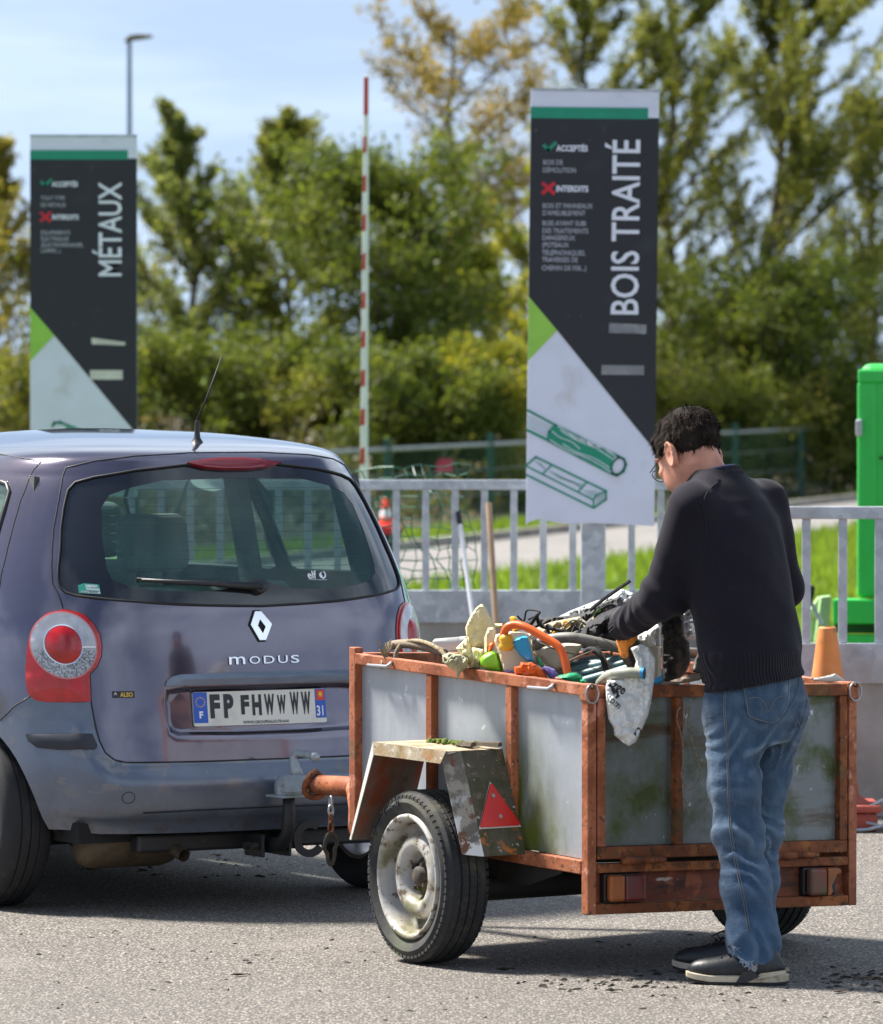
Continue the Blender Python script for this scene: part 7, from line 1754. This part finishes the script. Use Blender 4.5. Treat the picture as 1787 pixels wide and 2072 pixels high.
MT['strand'] = plain('hair_strand', (.028, .018, .013), .8, var=.6, vscale=60, spec=.1)
MT['glove_orange'] = layered('glove_orange', (.74, .25, .035), [((.42, .13, .03), 40, .5, .7), ((.12, .07, .04), 30, .6, .72)], .85, bump=.3, bscale=200)
MT['glove_grey'] = layered('glove_coating', (.055, .048, .042), [((.13, .10, .07), 30, .5, .7), ((.02, .02, .02), 18, .5, .7)], .6, bump=.4, bscale=120)
MT['shoe'] = layered('shoe_leather', (.014, .015, .018), [((.035, .035, .038), 20, .5, .7), ((.08, .07, .055), 26, .62, .75)], .45, bump=.2, bscale=120)
MT['sole_cream'] = layered('sole_cream', (.55, .47, .34), [((.30, .24, .16), 22, .52, .7)], .65)
MT['sole_black'] = plain('sole_black', (.016, .015, .014), .7)
MT['shoe_grey'] = plain('shoe_grey', (.30, .31, .31), .6)
MT['lace'] = plain('lace', (.012, .012, .013), .8)
MT['shirt'] = plain('shirt_collar', (.13, .14, .22), .8)
MT['glasses'] = plain('glasses_frame', (.012, .012, .012), .3, metal=.4)
MT['lens_clear_g'] = tinted('spectacle_lens', (.93, .96, .97), .2)

MX, MY = .89, 17.3
man = thing('person', 'man in dark sweater and blue jeans wearing work gloves bending over the trailer', 'person', (MX, MY, 0))
RT, FW = np.array([.64, .77, 0]), np.array([-.77, .64, 0])
CAMP = np.array([-MX, -MY, CAMZ])
def rays(uv):
    uv = np.asarray(uv, float); d = np.stack([(uv[:, 0] - CX) / FPX, np.ones(len(uv)), -(uv[:, 1] - HOR) / FPX], -1); return d / np.linalg.norm(d, axis=1, keepdims=True)
def on_cloth(fn, uv, off=0.):
    P = march(fn, CAMP, rays(uv), 19.0, 16.4); return P + grad(fn, P) * off

LSH, LEL, LWR = (-.150, .095, 1.392), (-.234, .145, 1.132), (-.345, .330, 1.036)
RSH, REL, RWR = (.066, .345, 1.392), (.128, .430, 1.145), (-.02, .640, 1.0)
TORSO = [(.80, .036, .14, .178, .135), (.90, .031, .142, .180, .137), (1.0, .016, .155, .183, .138), (1.1, -.001, .17, .187, .140), (1.2, -.019, .184, .192, .142), (1.3, -.037, .20, .190, .138), (1.36, -.048, .210, .182, .134), (1.41, -.058, .222, .158, .122), (1.445, -.066, .230, .128, .104), (1.475, -.074, .236, .092, .086), (1.50, -.078, .240, .078, .076)]
def sweater(P):
    z = P[..., 2]
    t = s_loft(P, TORSO, RT, FW)
    la = smin(s_cap(P, LSH, LEL, .077, .062), s_cap(P, LEL, LWR, .062, .044), .03)
    ra = smin(s_cap(P, RSH, REL, .077, .062), s_cap(P, REL, RWR, .062, .044), .03)
    d = smin(smin(t, la, .045), ra, .045)
    yoke = s_cap(P, (-.105, .16, 1.42), (-.0, .29, 1.42), .055, .055); d = smin(d, yoke, .05)
    # knit folds: long soft drapes on the back, tighter creases by the elbow and cuff
    n1 = vnoise(P * np.array([1., 1., .35]), 9, 1); n2 = vnoise(P, 20, 2)
    d = d + .011 * n1 + .004 * n2 + .007 * (.25 - np.abs(vnoise(P * np.array([1., 1., .5]) + P[..., 2:3] * np.array([.5, .2, 0]), 11, 12)))
    q = (P - np.array(LEL)) @ np.array([-.47, .86, -.2]); sl = np.exp(-((q - .16) / .07) ** 2) * (la < .03)
    d = d + .0045 * np.sin(q * 150 + 8 * n2 + z * 40) * sl
    el = np.exp(-(np.linalg.norm(P - np.array(LEL), axis=-1) / .09) ** 2); d = d + .005 * np.sin(z * 85 + P[..., 0] * 60 + 5 * n1) * el
    dr = np.exp(-((z - 1.02) / .14) ** 2) * (t < .03); d = d + .004 * np.sin((P[..., 0] * .8 + P[..., 2] * .55) * 42 + 5 * n1) * dr
    # hem: gathered just above the rib, hem line falls towards the front
    hem = .872 + .16 * (P[..., 0] - .03); d = d + .006 * smoothstep(.10, .03, z - hem) * (1 - smoothstep(.03, .0, z - hem))
    d = np.maximum(d, hem - z)
    # neck opening and cuffs
    nk = s_cap(P, (-.082, .245, 1.47), (-.105, .262, 1.60), .066, .066); d = np.maximum(d, -nk)
    for w_, e_ in ((LWR, LEL), (RWR, REL)):
        ax = np.array(w_) - np.array(e_); ax /= np.linalg.norm(ax); cut = (P - np.array(w_)) @ ax; near = np.linalg.norm(P - np.array(w_), axis=-1) < .12
        d = np.where(near, np.maximum(d, cut), d)
    return d
swo = sdf_obj('sweater', sweater, (-.45, -.06, .80), (.28, .76, 1.56), .0072, 'knit', man, 1)

HIPS = [(.70, .034, .15, .136, .10), (.75, .035, .15, .152, .117), (.80, .036, .15, .160, .126), (.86, .037, .148, .158, .122), (.95, .037, .145, .150, .115), (.98, .036, .145, .148, .113)]
LL = [(-.038, .085, .80), (-.030, .060, .57), (-.020, .045, .43), (.002, .028, .28), (.022, .012, .14), (.030, .008, .02)]; LR_ = [.088, .069, .066, .066, .070, .079]
RL = [(.108, .205, .80), (.064, .245, .57), (.054, .255, .43), (.040, .275, .28), (.030, .292, .14), (.028, .30, .03)]; RR_ = [.086, .067, .063, .063, .065, .073]
def jeans(P):
    z = P[..., 2]; h = s_loft(P, HIPS, RT, FW)
    l = s_chain(P, LL, LR_, .05); r = s_chain(P, RL, RR_, .05)
    lr = smin(l, r, .02); d = smin(h, lr, .05)
    n1 = vnoise(P * np.array([1, 1, .6]), 13, 4); n2 = vnoise(P, 26, 5)
    d = d + .005 * n1 + .003 * n2 + .015 * (.25 - np.abs(vnoise(P * np.array([1., 1., 1.5]) + P[..., 2:3] * np.array([.6, .3, 0]), 12, 14)))
    kn = np.exp(-((z - .40) / .10) ** 2); ph = (P[..., 0] * .5 + P[..., 1] * .3); d = d + .0042 * kn * np.sin((z + ph * 1.1) * 105 + 22 * n1) * (.35 + 1.6 * np.clip(n2 + .3, 0, 1))
    up = np.exp(-((z - .70) / .07) ** 2); d = d + .0028 * up * np.sin((z - P[..., 0] * .9) * 95 + 18 * n1)
    st = np.exp(-((z - .10) / .06) ** 2); d = d + .0055 * st * np.sin((z + .7 * P[..., 0]) * 74 + 16 * n1) * (.4 + 1.4 * np.clip(n2 + .3, 0, 1))
    hem = .062 - .30 * (P[..., 0] - .02) + .012 * n2; d = np.maximum(d, hem - z)
    return np.maximum(d, z - .965)
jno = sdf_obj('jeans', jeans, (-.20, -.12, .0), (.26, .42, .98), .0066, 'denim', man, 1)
# stitching and back pocket
z6 = lambda x, y: ((1400 + x / 2.2116) / 1.2356, (1580 + y / 2.2116) / 1.2356)
def stitch(pts, nm='seam', off=.0015, r=.0012, mat='thread', fn=jeans, n=5):
    P = crom([(q[0], q[1], 0) for q in (z6(*p) for p in pts)], n); Q = on_cloth(fn, [(p.x, p.y) for p in P], off); return MB().tube(list(Q), r, 5).build(nm, mat, jno, smooth='all')
stitch([(916, 285), (908, 430), (922, 600), (932, 900), (940, 1080), (975, 1300), (1015, 1480), (1045, 1660)], 'outer_seam')
stitch([(924, 285), (916, 430), (930, 600), (940, 900), (950, 1080), (986, 1300), (1026, 1480), (1056, 1660)], 'outer_seam', .001, .0012)
stitch([(1318, 235), (1322, 290), (1305, 360), (1265, 430), (1220, 490)], 'seat_seam')
pk_ = [(1003, 262), (1276, 226), (1268, 372), (1246, 440), (1212, 488), (1164, 510), (1100, 496), (1040, 468), (1025, 395)]
def cloth_patch(nm, uvz, off, mat, fn, parent, res=9.):
    poly = dense(np.array([z6(*q) for q in uvz]), res); lo = poly.min(0); hi = poly.max(0)
    g = np.array([(a, b) for a in np.arange(lo[0], hi[0], res) for b in np.arange(lo[1], hi[1], res)]); g = g[inside(g, poly) & (edge_dist(g, poly) > res * .4)]
    pts = np.concatenate([poly, g]); n = len(poly)
    v, e, f, *_ = delaunay_2d_cdt([Vector(p) for p in pts.tolist()], [(i, (i + 1) % n) for i in range(n)], [], 0, 1e-6)
    v = np.array([(a.x, a.y) for a in v]); f = np.array([q for q in f if len(q) == 3]); f = f[inside(v[f].mean(1), poly)]
    T = on_cloth(fn, v, off); E = on_cloth(fn, poly, -.002)
    V = np.concatenate([T, on_cloth(fn, poly, off), E]).tolist(); m = len(T)
    F = [tuple(q) for q in f] + [(m + i, m + (i + 1) % n, m + n + (i + 1) % n, m + n + i) for i in range(n)]
    o = mesh_obj(nm, V, F, mat, parent, smooth=True); o.data.set_sharp_from_angle(angle=R(50)); return o
pko = cloth_patch('back_pocket', pk_, .0035, 'denim', jeans, jno)
stitch([(1012, 268), (1034, 400), (1048, 462), (1104, 488), (1162, 501), (1204, 482), (1236, 438), (1258, 370), (1266, 236)], 'pocket_stitch', .0045, .0013)
stitch([(1005, 278), (1272, 242)], 'pocket_stitch', .0045, .0013); stitch([(1040, 370), (1090, 365), (1130, 395), (1150, 440), (1170, 395), (1200, 365), (1255, 350)], 'pocket_stitch', .0045, .0013)
stitch([(1385, 290), (1372, 380), (1335, 520), (1318, 500)], 'pocket_edge', .002, .0016)
fr = MB(); rf = random.Random(2)
hp = on_cloth(jeans, [z6(960 + 310 * k / 40, 1785 + 95 * math.sin(k / 40 * 1.9) - (40 if k < 4 else 0) + (0 if k < 30 else -(k - 30) * 2.2)) for k in range(41)], .001)
for k, q in enumerate(hp):
    for _ in range(3):
        e = Vector(q) + Vector((rf.uniform(-.01, .01), -.004, rf.uniform(-.012, .006))); fr.tube([Vector(q), e, e + Vector((rf.uniform(-.008, .008), 0, rf.uniform(-.012, .004)))], .0009, 3)
tag(fr.build('frayed_hem', 'denim_fray', jno), kind='stuff')

# ---- head, neck, limbs: one body
HC = np.array([-.156, .292, 1.545]); ha, hp_ = R(40), R(33)
Rz_ = np.array(Matrix.Rotation(ha, 3, 'Z')); Rx_ = np.array(Matrix.Rotation(-hp_, 3, 'X')); Ry_ = np.array(Matrix.Rotation(R(4), 3, 'Y')); HM = Rz_ @ Rx_ @ Ry_
def hl(P): return (P - HC) @ HM                      # world -> head axes (right, face, up)
def hw(q): return Vector(HC + HM @ np.array(q, float))
def ear(q, s):
    e = q - np.array([s * .0815, -.010, -.012]); a = R(14) * s; c, n = math.cos(a), math.sin(a)
    ex, ey = e[..., 0] * c - e[..., 1] * n * 0 + s * -.25 * -e[..., 1] * 0, e[..., 1]
    lean = e[..., 0] - s * (-.35) * e[..., 1]
    r = np.sqrt((e[..., 1] / .0245) ** 2 + ((e[..., 2] + .12 * e[..., 1]) / .038) ** 2); shell = np.abs(lean) - (.005 + .004 * smoothstep(.6, .95, r)); d = np.maximum((r - 1) * .021, shell)
    conch = np.sqrt(((e[..., 1] - .004) / .011) ** 2 + ((e[..., 2] + .003) / .016) ** 2); return d + .004 * smoothstep(1., .3, conch) * (s * lean > 0)
def skull(q): return smin(s_ell(q, (0, -.016, .034), (.075, .096, .086)), s_ell(q, (0, .012, .0), (.068, .082, .085)), .03)
def head(q):
    d = skull(q); d = smin(d, s_ell(q, (0, .040, -.058), (.052, .056, .062)), .035); d = smin(d, s_ell(q, (0, .075, -.098), (.022, .020, .016)), .03)
    for s in (-1, 1):
        d = smin(d, s_ell(q, (s * .045, .03, -.06), (.018, .05, .045)), .03); d = smax(d, -s_ell(q, (s * .032, .098, .012), (.020, .016, .012)), .012); d = smin(d, s_ell(q, (s * .032, .083, .010), (.013, .012, .012)), .004)
        d = smin(d, ear(q, s), .006); d = smin(d, s_ell(q, (s * .038, .082, -.018), (.02, .015, .015)), .02)
    d = smin(d, s_cap(q, (0, .096, .018), (0, .114, -.024), .008, .012), .012); d = smin(d, s_ell(q, (0, .092, .034), (.05, .012, .010)), .02)
    d = smin(d, s_ell(q, (0, .089, -.062), (.024, .010, .007)), .008); d = smax(d, -s_ell(q, (0, .101, -.0615), (.022, .006, .0015)), .004)
    return d
def bodyf(P):
    q = hl(P); d = head(q)
    nb = HC + HM @ np.array([0, -.035, -.06]); d = smin(d, s_cap(P, nb, (-.078, .238, 1.43), .057, .064), .03)
    lo_ = s_loft(P, [(z, x, y, a * .82, b * .8) for z, x, y, a, b in TORSO[:8]], RT, FW)
    d = smin(d, lo_, .03)
    for a, b, c in ((LSH, LEL, LWR), (RSH, REL, RWR)):
        w_ = np.array(c) + (np.array(c) - np.array(b)) / np.linalg.norm(np.array(c) - np.array(b)) * .03
        d = smin(d, s_chain(P, [a, b, w_], [.052, .042, .029]), .02)
    for L in (LL, RL): d = smin(d, s_chain(P, L[:5] + [(L[4][0], L[4][1], .09)], [.06, .05, .043, .043, .036, .034]), .03)
    return d
bdo = sdf_obj('body', bodyf, (-.46, -.10, .05), (.26, .74, 1.70), .0070, 'skin', man, 1)
hdq = sdf_obj('head_skin', lambda P: np.maximum(smin(head(hl(P)), s_cap(P, HC + HM @ np.array([0, -.035, -.06]), (-.078, .238, 1.43), .0572, .0642), .03) - .0012, 1.44 - P[..., 2]), HC - .165, HC + .165, .0036, 'skin', bdo, 1)
HZ_ = ([-.13, -.09, -.06, -.04, -.022, .02, .04, .07, .09, .12], [-.068, -.064, -.050, -.018, .016, .022, .010, .040, .075, .09])
def hairf(P):
    q = hl(P); n = vnoise(P, 55, 8) + .6 * vnoise(P, 110, 9)
    side = smoothstep(.05, .078, np.abs(q[..., 0]))
    d = skull(q) - (.0085 + .010 * smoothstep(.0, .09, q[..., 2]) + .006 * n)
    cut = np.interp(q[..., 1], *HZ_) - q[..., 2] + .010 * vnoise(P, 70, 3); return smax(d, cut * .7, .008)
hro = sdf_obj('hair', hairf, HC - .15, HC + .15, .0042, 'hair', man, 1)
rh = np.random.default_rng(4); Pn = []; n_ = 0
dirs = rh.normal(size=(9000, 3)); dirs /= np.linalg.norm(dirs, axis=1, keepdims=True)
St = march(lambda P: hairf(P), HC + HM @ np.array([0, -.01, .03]) + dirs @ HM.T * .30, -(dirs @ HM.T), .42)
gq = grad(hairf, St); ql = hl(St); ok = (np.abs(hairf(St)) < .004) & (ql[:, 2] > np.interp(ql[:, 1], *HZ_) + .004); St, gq, ql = St[ok], gq[ok], ql[ok]
# hair falls from the crown: down the back, forward over the brow
crown = HC + HM @ np.array([.01, -.06, .105]); fl_ = St - crown; fl_ -= (fl_ * gq).sum(1, keepdims=True) * gq; fl_ /= np.maximum(np.linalg.norm(fl_, axis=1, keepdims=True), 1e-6)
fl_ = fl_ + .9 * np.stack([vnoise(St, 38, 21), vnoise(St, 38, 22), vnoise(St, 38, 23)], -1) * 1.6 + rh.normal(0, .18, fl_.shape); fl_ /= np.linalg.norm(fl_, axis=1, keepdims=True)
ln = rh.uniform(.012, .028, len(St))[:, None]; lift = rh.uniform(.02, .16, len(St))[:, None] * (1 + 1.0 * (ql[:, 2:3] > .08))
sd_ = np.cross(gq, fl_); sd_ /= np.maximum(np.linalg.norm(sd_, axis=1, keepdims=True), 1e-6); wv = .0013
A0 = St - gq * .002; A1 = A0 + fl_ * ln * .5 + gq * ln * lift * .45; A2 = A0 + fl_ * ln + gq * ln * lift * .55
Vh = np.stack([A0 - sd_ * wv, A0 + sd_ * wv, A1 + sd_ * wv * .8, A1 - sd_ * wv * .8, A2], 1).reshape(-1, 3); b5 = np.arange(len(St))[:, None] * 5
Fh = np.concatenate([b5 + np.array([[0, 1, 2]]), b5 + np.array([[0, 2, 3]]), b5 + np.array([[3, 2, 4]])])
tag(np_mesh('hair_strands', Vh, Fh, 'strand', hro, smooth=False), kind='stuff')
# glasses
gl_o = bpy.data.objects.new('glasses', None); link(gl_o, man)
for s in (-1, 1):
    MB().tube([hw((s * .077, -.022, .006)), hw((s * .0775, .0, .012)), hw((s * .0745, .05, .008)), hw((s * .068, .112, .002))], .0016, 6).build('temple', 'glasses', gl_o, smooth='all')
    ring = [hw((s * .034 + .027 * math.cos(t), .118 - .004 * abs(math.cos(t)), -.006 + .019 * math.sin(t))) for t in np.linspace(0, 2 * math.pi, 21)[:-1]]
    MB().tube(ring, .0014, 6, closed=True).build('lens_rim', 'glasses', gl_o, smooth='all'); mesh_obj('lens', ring, [tuple(range(20))], 'lens_clear_g', gl_o)
MB().tube([hw((-.008, .119, -.002)), hw((0, .121, .002)), hw((.008, .119, -.002))], .0014, 6).build('bridge', 'glasses', gl_o, smooth='all')
# collars
nc = np.array([-.080, .243, 1.476]); nx_ = np.array([-.28, .22, .93]); nx_ /= np.linalg.norm(nx_); u_ = np.cross(nx_, [0, 1, 0]); u_ /= np.linalg.norm(u_); v_ = np.cross(nx_, u_)
def ring(rad, c, rr_, nm, mat, wob=0., parent=man): 
    return MB().tube([Vector(c + (u_ * math.cos(t) + v_ * math.sin(t)) * (rad + wob * math.sin(26 * t))) for t in np.linspace(0, 2 * math.pi, 105)[:-1]], rr_, 8, closed=True).build(nm, mat, parent, smooth='all')
ring(.0745, nc - nx_ * .010, .0125, 'knit_collar', 'knit_rib', .0012, swo); ring(.073, nc + nx_ * .004, .0095, 'knit_collar', 'knit_rib', .0012, swo)
ring(.066, nc + nx_ * .012, .0065, 'shirt_collar', 'shirt', 0., man)
# raglan seam and its row of fashioning marks
z8 = lambda x, y: ((1500 + x / 2.763) / 1.2356, (1000 + y / 2.763) / 1.2356)
sp1 = on_cloth(sweater, [z8(*q) for q in [(820, 565), (775, 600), (735, 650), (715, 720), (725, 800), (735, 900), (730, 1000), (700, 1120), (660, 1220)]], .0002); MB().tube(crom(sp1.tolist(), 4), .0018, 5).build('raglan_seam', 'knit_rib', swo, smooth='all')
for k in range(8):
    a, b = on_cloth(sweater, [z8(770 + k * 7 - 5, 645 - k * 13), z8(770 + k * 7 + 12, 645 - k * 13 - 4)], .0012); MB().tube([a, b], .0016, 5).build('knit_mark', 'knit_rib', swo)
for k in range(9):
    a, b = on_cloth(sweater, [z8(686 + k * 4, 665 + k * 17), z8(700 + k * 4, 660 + k * 17)], .0012); MB().tube([a, b], .0016, 5).build('knit_mark', 'knit_rib', swo)
# cuffs
for w_, e_ in ((LWR, LEL), (RWR, REL)):
    c0 = np.array(w_); ax = c0 - np.array(e_); ax /= np.linalg.norm(ax); uu = np.cross(ax, [0, 0, 1]); uu /= np.linalg.norm(uu); vv = np.cross(ax, uu); m = MB()
    n = 96; V = []; F = []
    for j, (o_, r0) in enumerate(((-.022, .043), (-.005, .0425), (.02, .040), (.034, .038), (.036, .034))):
        V += [c0 + ax * o_ + (uu * math.cos(2 * math.pi * k / n) + vv * math.sin(2 * math.pi * k / n)) * (r0 + .0016 * math.cos(2 * math.pi * k / n * 24)) for k in range(n)]
    F = [(j * n + k, j * n + (k + 1) % n, (j + 1) * n + (k + 1) % n, (j + 1) * n + k) for j in range(4) for k in range(n)]
    mesh_obj('cuff', V, F, 'knit_rib', swo, smooth=True)
# ---- gloved hands
def hand(w_, fdir, pn, side, nm, curl):
    y = np.array(fdir, float); y /= np.linalg.norm(y); z = np.array(pn, float); z -= y * (z @ y); z /= np.linalg.norm(z); x = np.cross(y, z) * side; B = np.stack([x, y, z], 1); o = np.array(w_, float)
    def f(P):
        q = (P - o) @ B
        d = smin(s_cap(q, (0, -.02, 0), (0, .03, 0), .030, .031), s_box(q, (0, .062, 0), (.042, .040, .016), .015), .02)
        for i, (fx, L) in enumerate(((-.031, .066), (-.011, .075), (.011, .070), (.030, .055))):
            p0 = np.array([fx, .092, 0.]); a1, a2, a3 = curl * .5, curl * 1.15, curl * 1.8
            p1 = p0 + L * .42 * np.array([fx * .8, math.cos(a1), -math.sin(a1)]); p2 = p1 + L * .33 * np.array([0, math.cos(a2), -math.sin(a2)]); p3 = p2 + L * .25 * np.array([0, math.cos(a3), -math.sin(a3)])
            d = smin(d, s_chain(q, [p0, p1, p2, p3], [.0115, .011, .010, .009]), .004)
        t0, t1, t2 = np.array([-.032, .022, -.004]), np.array([-.058, .050, -.022]), np.array([-.062, .080, -.036]); d = smin(d, s_chain(q, [t0, t1, t2], [.016, .0125, .010]), .008)
        return d + .0025 * vnoise(P, 60, 7)
    g = sdf_obj(nm, f, o - .16, o + .16, .0046, 'glove_grey', man, 1)
    c = sdf_obj('glove_cuff', lambda P: np.maximum(np.maximum(f(P) - .0016, np.abs((P - o) @ B[:, 1] - .012) - .038), -(.0 + 1) * np.ones(P.shape[:-1])), o - .1, o + .1, .0044, 'glove_orange', g, 1)
    bk_ = sdf_obj('glove_back', lambda P: np.maximum(np.maximum(f(P) - .0012, np.abs((P - o) @ B[:, 1] - .064) - .030), -((P - o) @ B[:, 2]) + .004), o - .14, o + .14, .0044, 'glove_orange', g, 1)
    return g
hand(np.array(LWR) + np.array([.004, .022, -.012]), (.12, .72, -.62), (-.85, .40, .30), 1, 'glove', .62)
hand(np.array(RWR) + np.array([-.012, .012, -.012]), (-.45, .35, -.75), (.1, .8, .5), -1, 'glove', .75)
# ---- shoes
def shoe(x, y, ang, left):
    r = bpy.data.objects.new('shoe', None); link(r, man); r.location = (x, y, 0); r.rotation_euler = (0, 0, ang)
    def up(P):                                        # toe along -x, heel at +x
        d = smin(s_ell(P, (-.075, 0, .042), (.082, .043, .036)), s_ell(P, (.03, .0, .05), (.10, .040, .046)), .03); d = smin(d, s_cap(P, (.07, 0, .06), (.062, 0, .135), .039, .042), .03)
        return np.maximum(d, .026 - P[..., 2])
    u = sdf_obj('upper', up, (-.18, -.07, .015), (.16, .07, .19), .005, 'shoe', r, 1)
    out = [(-.162, .0), (-.155, .022), (-.13, .038), (-.085, .047), (-.02, .043), (.05, .038), (.105, .036), (.132, .024), (.140, 0)]
    out = out + [(a, -b) for a, b in reversed(out[1:-1])]
    def slab(nm, f0, z0, z1, mat, x0=-1, x1=1, lift=0.):
        P = [(a, b) for a, b in out]; V = [(a * f0, b * f0, z0 + (.012 * max(0, (-a - .10) / .06) + .004 * max(0, (a - .1) / .04))) for a, b in P] + [(a * f0, b * f0, z1 + (.010 * max(0, (-a - .10) / .06) + .006 * max(0, (a - .08) / .06))) for a, b in P]; n = len(P)
        return MB().add(V, [tuple(range(n - 1, -1, -1)), tuple(range(n, 2 * n))] + [(i, (i + 1) % n, n + (i + 1) % n, n + i) for i in range(n)]).build(nm, mat, r, smooth=True, bevel=.002)
    slab('outsole', 1.0, .0, .008, 'sole_black'); slab('midsole', 1.012, .0085, .027, 'sole_cream')
    for s in (-1, 1):
        MB().prism([(-.01, .0082), (.02, .0082), (.060, .028), (.035, .048), (.010, .040)], (1, 0, 0), (0, 0, 1), (0, s * .0445 - .002, 0), .004, (0, 1, 0)).build('side_flash', 'shoe', r)
        MB().prism([(.045, .024), (.060, .020), (.138, .038), (.134, .047), (.062, .036)], (1, 0, 0), (0, 0, 1), (0, s * .0425 - .002, 0), .004, (0, 1, 0)).build('heel_stripe', 'sole_cream', r)
        MB().prism([(.030, .046), (.048, .040), (.062, .070), (.058, .074)], (1, 0, 0), (0, 0, 1), (0, s * .0425 - .002, 0), .004, (0, 1, 0)).build('grey_patch', 'shoe_grey', r)
    for k in range(4):
        xx = -.055 + k * .022; zz2 = .083 + k * .010; MB().tube([(xx, -.024, zz2 - .006), (xx + .004, 0, zz2 + .002), (xx + .010, .024, zz2 - .004)], .003, 6).build('lace', 'lace', r, smooth='all')
    for s in (-1, 1): MB().tube([(.015, 0, .118), (-.01, s * .02, .125), (-.035, s * .032, .112), (-.02, s * .02, .10)], .0026, 6).build('lace_loop', 'lace', r, smooth='all')
    return r
shoe(-.014, .0, R(-10), True); shoe(-.045, .315, R(-16), False)
